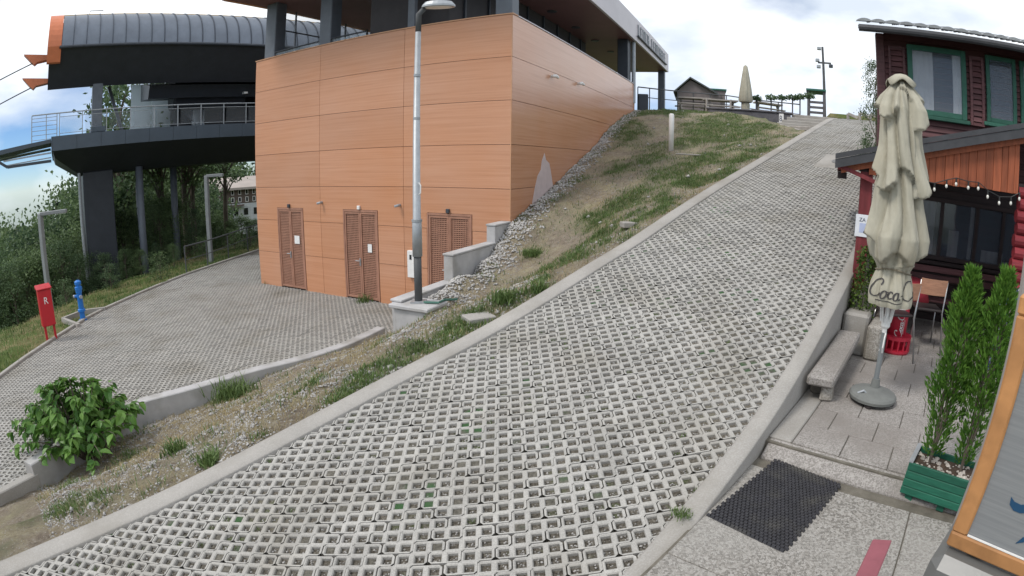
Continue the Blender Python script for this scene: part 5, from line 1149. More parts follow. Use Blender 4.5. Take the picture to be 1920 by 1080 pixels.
# ---- board sign close to the camera
FB = Frame((0, 0), 148.5, 58.5); BO = 1.5
M['pine'] = woodpaint('varnished_pine', (.42, .20, .075), var=.2, stretch=(3, 3, 3), bump=.1)
def boardmat():
    m, t, b = nodes('grey_board'); lk = t.links.new; geo = N(t, 'ShaderNodeNewGeometry'); mp = N(t, 'ShaderNodeMapping'); mp.inputs['Scale'].default_value = (1.2, 1.2, 60); lk(geo.outputs[0], mp.inputs[0])
    n1 = N(t, 'ShaderNodeTexNoise'); n1.inputs['Scale'].default_value = 3; n1.inputs['Detail'].default_value = 6; lk(mp.outputs[0], n1.inputs[0]); c = ramp(t, [(.35, (.19, .195, .20)), (.7, (.235, .24, .24))], n1.outputs[0]); lk(c, b.inputs['Base Color']); b.inputs['Roughness'].default_value = .5; return m
al, zb = -.128, 1.173; sg = thing('board_sign', FB.p(.6, BO, zb), 'pine-framed grey sign board with blue lettering', 'sign')
mb = MB(); mb.fb(FB, al + .04, 1.3, BO + .012, BO + .03, zb + .04, 1.86); mb.build('board', boardmat(), sg)
for (a0, a1, z0, z1) in ((al, al + .052, zb + .0505, 1.84), (al, 1.3, zb, zb + .05), (al, 1.3, 1.841, 1.89)):
    mb = MB(); mb.fb(FB, a0, a1, BO, BO + .045, z0, z1); mb.build('frame', M['pine'], sg, bevel=.006)
mb = MB(); mb.fb(FB, al + .054, 1.28, BO + .004, BO + .010, zb + .052, zb + .056); mb.build('bead', M['white'], sg)
M['signblue'] = flat('sign_blue', (.012, .06, .13), .5)
for pts in ([(1896, 932), (1902, 941), (1914, 947), (1930, 946), (1930, 962), (1912, 962), (1900, 957), (1893, 946)], [(1904, 1019), (1918, 1008), (1935, 1003), (1935, 1012), (1918, 1017)]):
    q = [FB.px(x, y, BO + .01) for x, y in pts]; n_ = len(q); mb = MB(); mb.add([FB.p(a, BO + .0118, z) for a, z in q] + [FB.p(a, BO + .0095, z) for a, z in q], [tuple(range(n_)), tuple(range(n_, 2 * n_))] + [(k, (k + 1) % n_, n_ + (k + 1) % n_, n_ + k) for k in range(n_)]); mb.build('lettering', M['signblue'], sg)
mb = MB(); mb.fb(FB, -.05, .0, BO + .05, BO + .10, 0, 1.86); mb.build('leg', M['pine'], sg); mb = MB(); mb.fb(FB, 1.1, 1.15, BO + .05, BO + .10, 0, 1.86); mb.build('leg', M['pine'], sg)
cb = thing('metal_cabinet', FB.p(.5, BO + .3, 0), 'pale metal cabinet below the framed board sign', 'cabinet')
mb = MB(); mb.fb(FB, -.15, 1.2, BO - .06, BO + .6, .03, zb - .012); mb.build('body', pm('cabinet_enamel', (.14, .14, .135), var=.08, rough=.35, bump=.02, spec=.5), cb, bevel=.035)
mb = MB(); mb.tube([FB.p(-.03, BO - .065, zb - .09), FB.p(.06, BO - .075, zb - .075), FB.p(.18, BO - .065, zb - .09)], .008, 6); mb.build('handle', M['seatdark'], cb)
mb = MB(); mb.fb(FB, -.1, 1.1, BO, BO + .5, 0, .028); mb.build('plinth', M['seatdark'], cb)
_pp = dist_pt(1928, 520, 2.6); gp = MB(); gp.tube([(_pp[0], _pp[1], 0), (_pp[0], _pp[1], 2.05)], .035, 12); tag(gp.build('grey_post', pm('weathered_post', (.30, .27, .25), bump=.1)), 'slim weathered grey post behind the board sign', 'post')
# ---- red bench plank
b0, b1, b2, b3 = G(1637, 1010, .45), G(1673, 1012, .45), G(1642, 1082, .45), G(1603, 1082, .45)
d_ = (b3 - b0); d_ /= np.linalg.norm(d_); rb = thing('red_bench', b0 * np.array([1, 1, 0]), 'narrow red painted bench on the aggregate paving', 'bench')
M['redpaint'] = woodpaint('faded_red_paint', (.27, .085, .105), var=.12, stretch=(3, 3, 3), bump=.08)
q = [b0, b1, b1 + d_ * 1.0, b0 + d_ * 1.0]; mb = MB(); mb.hexa([p - np.array([0, 0, .045]) for p in q] + q); mb.build('seat', M['redpaint'], rb, bevel=.005)
mid = (b0 + b1) / 2
for f in (.12, .85):
    c = mid + d_ * f; mb = MB(); mb.box((c[0], c[1], .2), (.05, .05, .40)); mb.build('leg', M['redpaint'], rb)
# ================================================================== VEGETATION
M['leafA'] = leafmat('leaf_broad', (.060, .100, .044), (.20, .28, .12))
M['leafB'] = leafmat('leaf_dark', (.042, .080, .042), (.155, .225, .105))
M['needle'] = leafmat('needles', (.010, .028, .014), (.035, .075, .032), trans=.15)
M['bark'] = pm('bark', (.13, .105, .085), var=.35, scale=6, rough=.95, bump=.6, bscale=30, stretch=(1, 1, .3))
def rand_dirs(n):
    v = RNG.normal(size=(n, 3)); return v / np.linalg.norm(v, axis=1)[:, None]
def cards(P, D, U, L_, W_):                     # quads: centre-line D (length), side U (width); diamond-ish leaf
    n = len(P); A = P; B = P + D * (L_ * .5)[:, None] + U * (W_ * .5)[:, None]; C = P + D * L_[:, None]; E = P + D * (L_ * .5)[:, None] - U * (W_ * .5)[:, None]
    V = np.stack([A, B, C, E], 1).reshape(-1, 3); F = np.arange(4 * n).reshape(n, 4); return V, F
def mesh_np(name, V, F, mat):
    o = fast(name, V, F, mat); me = o.data; bpy.data.objects.remove(o); return me
def broad_tree(h, cr, n_clump, per, leaf, trunk_frac, mat):
    mb = MB(); mb.tube([(0, 0, -1), (.05, 0, h * .35), (-.05, .08, h * .7), (0, 0, h * .92)], [h * .020, h * .015, h * .009, .02], 8)
    C = []
    for _ in range(n_clump):
        z = RNG.uniform(trunk_frac, 1.0); rr = cr * math.sqrt(max(.05, 1 - ((z - (trunk_frac + .38 * (1 - trunk_frac))) / (.66 * (1 - trunk_frac))) ** 2)) * RNG.uniform(.35, 1.0); t = RNG.uniform(0, 2 * math.pi)
        C.append((rr * math.cos(t), rr * math.sin(t), z * h))
    C = np.array(C)
    for c in C[::max(1, n_clump // 14)]: mb.tube([(0, 0, max(c[2] - cr * .8, h * trunk_frac * .8)), tuple(c * np.array([.5, .5, 1]) - np.array([0, 0, cr * .25])), tuple(c)], [h * .006, h * .004, .01], 5)
    tr = mb.build('trunk', M['bark']); trm = tr.data; bpy.data.objects.remove(tr)
    P = np.repeat(C, per, 0) + RNG.normal(size=(len(C) * per, 3)) * np.array([.30, .30, .20]) * cr * .55; n = len(P)
    D = rand_dirs(n); D[:, 2] = D[:, 2] * .5 - .2; D /= np.linalg.norm(D, axis=1)[:, None]; U = np.cross(D, rand_dirs(n)); U /= np.linalg.norm(U, axis=1)[:, None] + 1e-9
    V, F = cards(P, D, U, RNG.uniform(.7, 1.3, n) * leaf, RNG.uniform(.5, .8, n) * leaf)
    return trm, mesh_np('crown', V, F, mat)
def conifer(h, r, mat, leaf=.34, bare=.08):
    mb = MB(); mb.tube([(0, 0, -1), (0, 0, h * .5), (0, 0, h)], [h * .016, h * .009, .015], 8); Ps, Ds, Us = [], [], []
    for z in np.arange(h * bare, h * .985, h * .022):
        f = 1 - (z / h); nb = int(5 + 5 * f); rl = r * (f ** .8) * RNG.uniform(.8, 1.1)
        for k in range(nb):
            t = RNG.uniform(0, 2 * math.pi); L_ = rl * RNG.uniform(.6, 1.1); m = max(3, int(L_ / .16))
            for q in np.linspace(.12, 1, m):
                p = np.array([math.cos(t) * L_ * q, math.sin(t) * L_ * q, z - L_ * q * .28 + .1 * q * q * L_])
                for s in (-1, 1): Ps.append(p); d = np.array([math.cos(t + s * .8), math.sin(t + s * .8), -.35 + RNG.normal(0, .2)]); Ds.append(d / np.linalg.norm(d)); Us.append(np.cross(d, (RNG.normal(0, .3), RNG.normal(0, .3), 1)))
    Ps, Ds, Us = np.array(Ps), np.array(Ds), np.array(Us); Us /= np.linalg.norm(Us, axis=1)[:, None] + 1e-9; n = len(Ps)
    tr = mb.build('trunk', M['bark']); trm = tr.data; bpy.data.objects.remove(tr)
    V, F = cards(Ps, Ds, Us, RNG.uniform(.6, 1.2, n) * leaf, RNG.uniform(.3, .5, n) * leaf); return trm, mesh_np('crown', V, F, mat)
KIND = {'broad': [(broad_tree(10, 3.0, 80, 85, .20, .22, M['leafA']), 10), (broad_tree(10, 2.5, 70, 85, .19, .15, M['leafB']), 10), (broad_tree(10, 3.4, 90, 80, .21, .28, M['leafA']), 10)],
        'conifer': [(conifer(12, 2.3, M['needle']), 12), (conifer(12, 1.8, M['needle']), 12)],
        'tall': [(broad_tree(14, 2.2, 46, 40, .28, .55, M['leafB']), 14), (broad_tree(14, 2.6, 52, 40, .28, .50, M['leafA']), 14)],
        'shrub': [(broad_tree(2.4, 1.3, 42, 34, .13, .05, M['leafA']), 2.4), (broad_tree(2.4, 1.2, 40, 34, .12, .05, M['leafB']), 2.4)]}
TL = {'broad': ('broadleaf_tree', 'dense broadleaf tree in the wood below the courtyard', 'trees in the wood below the courtyard'),
      'conifer': ('conifer', 'dark conifer rising out of the wood below the courtyard', 'conifers in the wood below the courtyard'),
      'tall': ('tall_tree', 'thin bare-trunked tree standing behind the station columns', 'tall trees behind the station columns'),
      'shrub': ('shrub', 'low leafy shrub on the edge of the grass verge', 'shrubs along the grass verge')}
def ground_z(x, y): return float(max(verge_z(np.array([x]), np.array([y]))[0], -24)) if x < -11 else -6.0
def plant(kind, px, py, rho, sink=0.0, wid=1.0, lab=None):
    top = dist_pt(px, py, rho); x, y = float(top[0]), float(top[1]); gz = ground_z(x, y) - sink
    vi_ = random.randrange(len(KIND[kind])); (trm, crm), h0 = KIND[kind][vi_]; hh = max(1.0, top[2] - gz); s = hh / h0
    nm, lb, gr = lab or TL[kind]
    if kind in ('broad', 'conifer'):
        near_ = 'beyond the red hose cabinet' if px < 60 else 'behind the angled lamp' if px < 150 else 'behind the big dark pier' if px < 235 else 'between the round station columns' if px < 345 else 'in front of the timber hotel' if rho < 70 and px > 385 else 'behind the timber hotel' if rho > 80 else 'behind the far angled lamp'
        dep = 'tall ' if rho > 50 else 'middle-sized ' if rho > 36 else 'low '
        lb = dep + ((('rounded ', 'slim dark ', 'spreading ')[vi_] + 'broadleaf tree ') if kind == 'broad' else (('wide ', 'narrow ')[vi_] + 'dark conifer ')) + near_
    t = thing(nm, (x, y, gz), lb, nm.split('_')[-1] if kind != 'shrub' else 'shrub', gr)
    t.rotation_euler = (0, 0, random.uniform(0, 6.28)); sx = (s * .35 + .65 * min(s, 1.25)) * wid; t.scale = (sx, sx, s)
    for nme, me in (('trunk', trm), ('crown', crm)): o = bpy.data.objects.new(nme, me); link(o); o.parent = t
    return t
CONT = [(-60, 440), (0, 420), (40, 404), (75, 382), (110, 360), (150, 335), (200, 318), (260, 312), (330, 306), (385, 312), (430, 318), (500, 305)]
def ctop(x): return float(np.interp(x, [c[0] for c in CONT], [c[1] for c in CONT]))
random.seed(5)
for x in range(-60, 392, 24): plant('broad' if random.random() < .72 else 'conifer', x + random.uniform(-9, 9), ctop(x) + random.uniform(0, 26), random.uniform(52, 66))
for x in range(-50, 385, 27): plant('broad' if random.random() < .8 else 'conifer', x + random.uniform(-10, 10), ctop(x) + random.uniform(35, 75), random.uniform(38, 46))
for x in range(-60, 380, 26): plant('broad', x + random.uniform(-10, 10), ctop(x) + random.uniform(75, 120) - (25 if x > 220 else 0), random.uniform(29, 34))
for x in range(-40, 340, 30): plant('broad', x + random.uniform(-8, 8), 468 + max(0, (120 - x)) * .30 + random.uniform(-12, 14), random.uniform(25.5, 28.5))
for x, y, r in ((398, 300, 95), (425, 296, 100), (455, 300, 92), (478, 292, 96), (440, 318, 88), (500, 300, 90)): plant('conifer' if x > 450 else 'broad', x, y, r, 0, 1.4)
for x, y, r in ((400, 408, 42), (428, 415, 40), (452, 408, 43), (475, 412, 41), (500, 405, 42), (388, 425, 34), (415, 435, 33), (440, 440, 32), (466, 432, 33), (490, 436, 32)): plant('broad', x, y, r)
for x, y, r in ((302, 120, 34), (345, 150, 36), (358, 170, 38), (420, 200, 40), (222, 150, 42), (236, 175, 46)): plant('tall', x, y, r)
for x, y, r in ((380, 478, 27), (440, 470, 27), (120, 530, 22.5), (300, 500, 22), (470, 466, 27), (205, 512, 23.5)): plant('shrub', x, y, r)
# small tree behind the chalet corner
(trm, crm), h0 = KIND['broad'][1]; t = thing('young_tree', (*dist_pt(1643, 160, 12.5)[:2], 2.0), 'young tree leafing out behind the chalet corner', 'tree')
t.scale = (.16, .16, .265)
for nme, me in (('trunk', trm), ('crown', crm)): o = bpy.data.objects.new(nme, me); link(o); o.parent = t

# ---- grass blades, stones
def blades(P, h, w, spread):
    n = len(P); t = RNG.uniform(0, 2 * math.pi, n); lean = RNG.uniform(.1, .9, n) * spread; d = np.stack([np.cos(t), np.sin(t), np.zeros(n)], 1); s = np.stack([-np.sin(t), np.cos(t), np.zeros(n)], 1)
    hh = h * RNG.uniform(.5, 1.3, n); ww = w * RNG.uniform(.6, 1.3, n); up = np.array([0, 0, 1.0])
    A = P - s * ww[:, None]; B = P + s * ww[:, None]; C = P + s * (ww * .7)[:, None] + up * (hh * .55)[:, None] + d * (hh * lean * .35)[:, None]; D = P - s * (ww * .7)[:, None] + up * (hh * .55)[:, None] + d * (hh * lean * .35)[:, None]
    E = P + up * (hh * .85)[:, None] + d * (hh * lean)[:, None]
    V = np.stack([A, B, C, D, E], 1).reshape(-1, 3); b = np.arange(n) * 5; F3 = np.stack([b + 3, b + 2, b + 4], 1); F4 = np.stack([b, b + 1, b + 2, b + 3], 1); return V, F3, F4
def grass_obj(name, P, h, w, spread, mat, label, parent=None):
    V, F3, F4 = blades(P, h, w, spread); me = bpy.data.meshes.new(name); me.from_pydata(V.tolist(), [], F4.tolist() + F3.tolist()); o = put(me, name, mat, parent); o['kind'] = 'stuff'
    if parent is None: o['label'] = label; o['category'] = 'grass'
    return o
M['grass'] = leafmat('grass_green', (.060, .105, .030), (.18, .255, .085), trans=.3, objvar=False)
M['straw'] = leafmat('grass_dry', (.20, .15, .07), (.46, .38, .21), trans=.2, objvar=False)
def sample_hill(n, weight, x0=-9, x1=8.5, y0=0, y1=27):
    out = []
    while sum(len(o) for o in out) < n:
        X = RNG.uniform(x0, x1, 20000); Y = RNG.uniform(y0, y1, 20000); tt = X * FM.o[0] + Y * FM.o[1]; ok = (tt < T_L - KW_L - .03) & ~inpoly(X, Y, yard_poly) & ~inpoly(X, Y, bld_poly) & ((((X - BC[0]) * FR.o[0] + (Y - BC[1]) * FR.o[1]) > -.05) | (Y < 12.2)) & (np.abs(X) < Y * 1.5)
        X, Y = X[ok], Y[ok]; k = RNG.random(len(X)) < weight(X, Y); out.append(np.stack([X[k], Y[k], hill_z(X[k], Y[k]) - .01], 1))
    return np.vstack(out)[:n]
near = lambda X, Y: np.clip(16 / (X * X + Y * Y + 6), .12, 1)
P = sample_hill(50000, lambda X, Y: green_mask(X, Y) ** 1.5 * np.clip(130 / (X * X + Y * Y + 20), .25, 1)); grass_obj('grass', P, .085, .0055, 1.1, M['grass'], 'green grass tufts on the earth bank')
P = sample_hill(17000, lambda X, Y: np.clip(vnoise(X, Y, 1.3, 12) * 1.6 - .55, 0, 1) * .8 * np.clip(130 / (X * X + Y * Y + 20), .25, 1)); grass_obj('dry_grass', P, .075, .0035, 1.5, M['straw'], 'dry straw-coloured grass on the earth bank')
def ground_cover(n, x0, x1, y0, y1, zf, wt):
    X = RNG.uniform(x0, x1, n * 3); Y = RNG.uniform(y0, y1, n * 3); ok = ~inpoly(X, Y, yard_poly) & (RNG.random(n * 3) < wt(X, Y)); X, Y = X[ok][:n], Y[ok][:n]; return np.stack([X, Y, zf(X, Y)], 1)
P = ground_cover(12000, -18, -10.3, 4, 25, verge_z, lambda X, Y: np.clip(vnoise(X, Y, .8, 21) * 1.8 - .45, .05, 1)); grass_obj('verge_grass', P, .13, .009, .9, M['grass'], 'rough grass growing on the verge')
P = ground_cover(5000, -18, -10.3, 4, 25, verge_z, lambda X, Y: np.clip(.9 - vnoise(X, Y, .8, 21), .05, 1)); grass_obj('verge_dry_grass', P, .12, .008, 1.3, M['straw'], 'dry grass growing on the verge')
# grass coming up in paver holes
ps = []
for (s0, t0, cells) in slabs[:760]:
    w = FM.p(s0, t0, 0); g_ = float(vnoise(w[0], w[1], .55, 31))
    for (k, l) in cells:
        if RNG.random() < max(0.02, (g_ - .58)) * .8:
            c = FM.p(s0 + k * CELL / 2, t0 + l * CELL / 2, float(zr(s0 + k * CELL / 2)) - .03)
            for _ in range(14): ps.append(c + np.array([*RNG.normal(0, .018, 2), 0]))
for px, py in ((1278, 968), (1270, 962), (1318, 925), (1505, 742), (1560, 640), (1282, 965)):
    c = G(px, py, .02)
    for _ in range(60): ps.append(c + np.array([*RNG.normal(0, .03, 2), 0]))
grass_obj('paver_grass', np.array(ps), .035, .003, 1.2, M['grass'], 'grass sprouting in the paver holes')
# individual weeds in front of the doors and on the bank
def weed(c, n, h, r, label):
    P = np.array(c)[None] + np.concatenate([RNG.normal(0, r, (n, 2)), np.zeros((n, 1))], 1); V, F3, F4 = blades(P, h, .010, 1.1); me = bpy.data.meshes.new('weed'); me.from_pydata(V.tolist(), [], F4.tolist() + F3.tolist()); tag(put(me, 'weed', M['grass']), label, 'weed', None, 'stuff')
weed(G(683, 566, YARD_Z), 80, .22, .10, 'green weed growing against the middle double door'); weed(G(508, 530, YARD_Z), 60, .14, .14, 'small weeds at the far corner of the clad wall')
weed(onhill(1000, 480), 220, .17, .10, 'bright green tuft above the stepped wall'); weed(onhill(945, 565), 160, .18, .08, 'dark green tuft beside the ramp kerb'); weed(onhill(1010, 548), 120, .16, .09, 'greyish tuft of grass beside the ramp kerb')
weed(onhill(440, 745), 420, .26, .18, 'tall green grass clump against the low wall'); weed(onhill(395, 868), 110, .12, .06, 'small green weed beside the long kerb'); weed(onhill(330, 848), 130, .14, .07, 'green weed on the stony soil near the bush')
M['gravel'] = pm('white_gravel', (.36, .345, .33), var=.55, scale=14, rough=.85, bump=.2, bscale=60)
M['strip'] = pm('strip_gravel', (.42, .405, .39), var=.5, scale=14, rough=.85, bump=.2, bscale=60)
def stones(name, P, r0, r1, label):
    n = len(P); base = np.array([(1, 0, 0), (-1, 0, 0), (0, 1, 0), (0, -1, 0), (0, 0, 1), (0, 0, -1)], float); k = RNG.uniform(r0, r1, n)[:, None, None] * RNG.uniform(.65, 1.3, (n, 6, 1)); a = RNG.uniform(0, 6.28, n); ca, sa = np.cos(a), np.sin(a)
    B = np.stack([base[None, :, 0] * ca[:, None] - base[None, :, 1] * sa[:, None], base[None, :, 0] * sa[:, None] + base[None, :, 1] * ca[:, None], np.repeat(base[None, :, 2] * .75, n, 0)], -1)
    V = (P[:, None, :] + B * k).reshape(-1, 3); f = np.array([(0, 2, 4), (2, 1, 4), (1, 3, 4), (3, 0, 4), (2, 0, 5), (1, 2, 5), (3, 1, 5), (0, 3, 5)]); F = (np.arange(n)[:, None, None] * 6 + f[None]).reshape(-1, 3)
    o = fast(name, V, F, M['strip' if 'strip' in name else 'gravel']); tag(o, label, 'gravel', None, 'stuff')
a = RNG.uniform(0, 11.8, 3400); oo = RNG.beta(1.1, 2.4, 3400) * (.80 - .025 * a); P = np.array([FR.p(x, y + .02, 0) for x, y in zip(a, oo)]); P[:, 2] = hill_z(P[:, 0], P[:, 1]) + .012; P2 = P[P[:, 2] > -1.9]
a = RNG.uniform(.0, 4.0, 2000); oo = RNG.beta(1.0, 2.6, 2000) * .85; P = np.array([FW.p(x, y, 0) for x, y in zip(a, oo)]); P[:, 2] = hill_z(P[:, 0], P[:, 1]) + .01; P2 = np.vstack([P2, P[P[:, 2] > -1.9]])
stones('gravel_strip', P2, .012, .042, 'white gravel along the foot of the clad wall')
P = sample_hill(16000, lambda X, Y: np.clip(vnoise(X, Y, 1.1, 41) * 1.9 - .6, 0.02, 1) * np.clip(60 / (X * X + Y * Y + 8), .1, 1)); HS = HOLE_STONES; _k = RNG.uniform(.004, .012, len(HS))
stones('hole_gravel', HS, .004, .012, 'gravel lying in the holes of the ramp pavers')
stones('scattered_stones', P + np.array([0, 0, .008]), .004, .018, 'small pale stones scattered on the bank')
P = sample_hill(22000, lambda X, Y: np.clip(vnoise(X, Y, 1.4, 43) * 1.8 - .5, 0.05, 1), -8.5, .5, 1.0, 9.5); stones('near_pebbles', P + np.array([0, 0, .008]), .004, .021, 'pebbles strewn over the lower end of the bank')
P = sample_hill(9000, lambda X, Y: np.clip(vnoise(X, Y, 1.9, 47) * 1.8 - .6, 0.02, 1), -8.5, .5, 1.0, 9.5); grass_obj('lower_dry_grass', P, .05, .0028, 1.8, M['straw'], 'dry grass stems on the lower end of the bank')
P = sample_hill(60, lambda X, Y: near(X, Y)); stones('larger_stones', P + np.array([0, 0, .02]), .03, .07, 'fist-sized stones lying on the bank')

# ---- bush in front of the low wall: 300 leaves as parts, the rest joined
M['bushleaf'] = leafmat('bush_leaf', (.055, .145, .025), (.22, .38, .085), rough=.4, trans=.3)
bc = np.array([-6.24, 5.50, -1.20]); bu = thing('leafy_bush', (bc[0], bc[1], -1.8), 'big broad-leaved green bush growing against the low wall', 'bush')
lv = [(0, 0, 0), (.042, .035, .014), (.060, .08, .016), (.040, .13, .002), (0, .185, -.03), (-.040, .13, .002), (-.060, .08, .016), (-.042, .035, .014), (0, .08, -.004), (0, .13, -.014), (0, .035, 0)]
lf = [(0, 1, 10), (1, 2, 8, 10), (2, 3, 9, 8), (3, 4, 9), (0, 10, 7), (10, 8, 6, 7), (8, 9, 5, 6), (9, 4, 5)]
lme = bpy.data.meshes.new('leaf'); lme.from_pydata(lv, [], lf); lme.materials.append(M['bushleaf'])
mb = MB(); LV = []
for k in range(112):
    t = 2.399 * k + RNG.normal(0, .25); q = RNG.uniform(.3, 1.0); reach = q * RNG.uniform(.85, 1.35)
    if k in (5, 13, 22): reach *= 1.25
    e = bc + np.array([math.cos(t) * reach * 1.08, math.sin(t) * reach * .92, (.80 - .75 * q ** 2) * RNG.uniform(.75, 1.05) - .25 * q]); b = np.array([bc[0] + .12 * math.cos(t), bc[1] + .12 * math.sin(t), -1.80])
    if k % 4 == 3: e[2] -= .45 * RNG.uniform(.4, 1)
    if e[2] < -1.5: e[2] = -1.5 + RNG.uniform(0, .2)
    m_ = b * .35 + e * .65 + np.array([0, 0, .28 * q]); pts_ = [(1 - u) ** 2 * b + 2 * u * (1 - u) * (m_ + np.array([0, 0, .18])) + u * u * e for u in np.linspace(0, 1, 9)]
    mb.tube(pts_, list(np.linspace(.013, .003, 9)), 5)
    for j in range(RNG.integers(17, 26)):
        u = RNG.uniform(.32, 1.0); p = (1 - u) ** 2 * b + 2 * u * (1 - u) * (m_ + np.array([0, 0, .18])) + u * u * e + RNG.normal(0, .02, 3); tg = e - m_; tg[2] = 0; tg /= np.linalg.norm(tg) + 1e-6
        a_ = (1 if j % 2 else -1) * RNG.uniform(.3, 1.5); out = np.array([tg[0] * math.cos(a_) - tg[1] * math.sin(a_), tg[0] * math.sin(a_) + tg[1] * math.cos(a_), 0]); dr_ = RNG.uniform(-.1, 1.0)
        y = out * math.cos(dr_) - np.array([0, 0, math.sin(dr_)]); x = np.cross(y, [0, 0, 1]); x /= np.linalg.norm(x); z0_ = np.cross(x, y); rl_ = RNG.normal(0, .4); x = x * math.cos(rl_) + z0_ * math.sin(rl_); z = np.cross(x, y); s = RNG.uniform(.5, 1.1)
        LV.append((p, np.stack([x * s, y * s, z * s], 1), float(np.linalg.norm(p - np.array([0, 0, CAM_Z])))))
mb.build('stems', M['bark'], bu)
LV.sort(key=lambda q: q[2]); rv, rf_ = [], []; base = np.array(lv)
for i, (p, m3, _) in enumerate(LV):
    if i % 2 == 0 and i < 600:
        o = bpy.data.objects.new('leaf', lme); link(o); o.parent = bu; o.matrix_parent_inverse = Matrix.Translation(-wloc(bu)); m4 = np.eye(4); m4[:3, :3] = m3; m4[:3, 3] = p; o.matrix_local = Matrix(m4.tolist())
    else: b = len(rv); rv += (base @ m3.T + p).tolist(); rf_ += [tuple(v + b for v in f) for f in lf]
me = bpy.data.meshes.new('foliage'); me.from_pydata(rv, [], rf_); tag(put(me, 'foliage', M['bushleaf'], bu), kind='stuff')

# ---- thujas in the planter, ivy by the post
M['thuja'] = leafmat('thuja', (.032, .105, .012), (.16, .31, .045), rough=.6, trans=.25)
def thuja(c, h, r, label):
    t = thing('thuja', c, label, 'shrub'); mb = MB(); Ps, Ds = [], []
    for k in range(8):
        a_ = 2 * math.pi * k / 8; mb.tube([c, c + np.array([math.cos(a_) * r * .3, math.sin(a_) * r * .3, h * .4]), c + np.array([math.cos(a_) * r * .25, math.sin(a_) * r * .25, h * .8])], [.009, .006, .003], 5)
    mb.build('stems', M['bark'], t)
    for i in range(6500):
        f = RNG.uniform(0, 1) ** .9; rad = r * (.45 + .85 * math.sin(min(1, f * 1.25 + .12) * math.pi * .62) ) * (1 - f ** 4 * .75); a_ = RNG.uniform(0, 2 * math.pi); clump = .75 + .35 * math.sin(a_ * 3 + f * 17) * math.sin(f * 31 + a_)
        rr = rad * math.sqrt(RNG.uniform(.15, 1)) * clump; p = c + np.array([math.cos(a_) * rr, math.sin(a_) * rr, h * (.06 + .93 * f)]); 
        if f < .3 and RNG.random() < .55: continue
        d = np.array([math.cos(a_) * .55 + RNG.normal(0, .3), math.sin(a_) * .55 + RNG.normal(0, .3), 1.0 + RNG.normal(0, .3)]); Ps.append(p); Ds.append(d / np.linalg.norm(d))
    Ps, Ds = np.array(Ps), np.array(Ds); Us = np.cross(Ds, rand_dirs(len(Ds))); Us /= np.linalg.norm(Us, axis=1)[:, None]; n = len(Ps); V, F = cards(Ps, Ds, Us, RNG.uniform(.03, .07, n), RNG.uniform(.008, .018, n))
    o = fast('foliage', V, F, M['thuja'], t); tag(o, kind='stuff')
thuja(FPL.p(.14, .17, .25), 1.40, .145, 'bright green thuja at the open end of the green planter')
thuja(FPL.p(.40, .17, .25), 1.44, .15, 'darker thuja in the planter beside the board sign')
M['ivy'] = leafmat('ivy', (.035, .075, .012), (.17, .23, .045), trans=.25)
ic = FM.p(6.95, -.86, .60); iv = thing('climbing_shrub', ic, 'small-leaved climbing shrub beside the red porch post', 'shrub')
n = 1500; Z = RNG.uniform(-.25, .75, n); rr = .17 * (1 - .45 * np.clip(Z, 0, 1)) * np.sqrt(RNG.uniform(.2, 1, n)); tt = RNG.uniform(0, 6.28, n); Ps = ic[None] + np.stack([rr * np.cos(tt), rr * np.sin(tt), Z], 1); D = rand_dirs(n); D[:, 2] -= .4; D /= np.linalg.norm(D, axis=1)[:, None]; U = np.cross(D, rand_dirs(n)); U /= np.linalg.norm(U, axis=1)[:, None]
V, F = cards(Ps, D, U, RNG.uniform(.03, .055, n), RNG.uniform(.02, .035, n)); tag(fast('foliage', V, F, M['ivy'], iv), kind='stuff')
mb = MB(); mb.tube([ic - np.array([0, 0, .02]), ic + np.array([.02, .02, .6])], [.012, .006], 6); mb.build('stem', M['bark'], iv)
# ================================================================== STREET FURNITURE
M['plastic'] = pm('picnic_wood', (.36, .33, .30), var=.2, rough=.8)
M['lamp_dark'] = pm('lamp_sleeve', (.085, .088, .092), var=.15, rough=.6, bump=.05)
LRHO = 8.95
LP = dist_pt(785, 566, LRHO); lx, ly, lz = (float(v) for v in LP)
top = dist_pt(771, 27, LRHO); lamp = thing('street_lamp', (lx, ly, lz), 'tall grey street lamp on a concrete block beside the stepped wall', 'street lamp'); H_ = top[2] - lz
mb = MB(); mb.tube([(lx, ly, lz), (lx, ly, lz + .80)], .064, 14); mb.build('sleeve', M['lamp_dark'], lamp, smooth=True)
mb = MB(); mb.tube([(lx, ly, lz + .76), (lx, ly, lz + 1.32), (lx, ly, lz + 1.335), (lx, ly, lz + H_)], [.082, .078, .066, .044], 16); mb.build('pole', M['steel'], lamp, smooth=True)
for z in (1.32, 2.95, 3.65):
    mb = MB(); mb.lathe((lx, ly, lz + z), [(.086 if z < 2 else .058, 0), (.086 if z < 2 else .058, .04)], 14); mb.build('clamp', M['steel'], lamp)
mb = MB(); mb.tube([(lx, ly, lz + H_ - .3), (lx, ly, lz + H_), (lx + .10, ly - .02, lz + H_ + .10)], [.048, .048, .042], 12); mb.build('neck', M['lamp_dark'], lamp, smooth=True)
hd = MB(); n_ = 20; hx, hy, hz = lx + .32, ly - .04, lz + H_ + .13; V = []
for (k, z) in ((1.0, -.03), (1.0, .0), (.8, .06), (.35, .085)):
    for i in range(n_): t = 2 * math.pi * i / n_; V.append((hx + .27 * k * math.cos(t), hy + .13 * k * math.sin(t), hz + z))
hd.add(V, [(r * n_ + i, r * n_ + (i + 1) % n_, (r + 1) * n_ + (i + 1) % n_, (r + 1) * n_ + i) for r in range(3) for i in range(n_)] + [tuple(range(n_))[::-1], tuple(range(3 * n_, 4 * n_))]); hd.build('lamp_head', M['steel'], lamp)
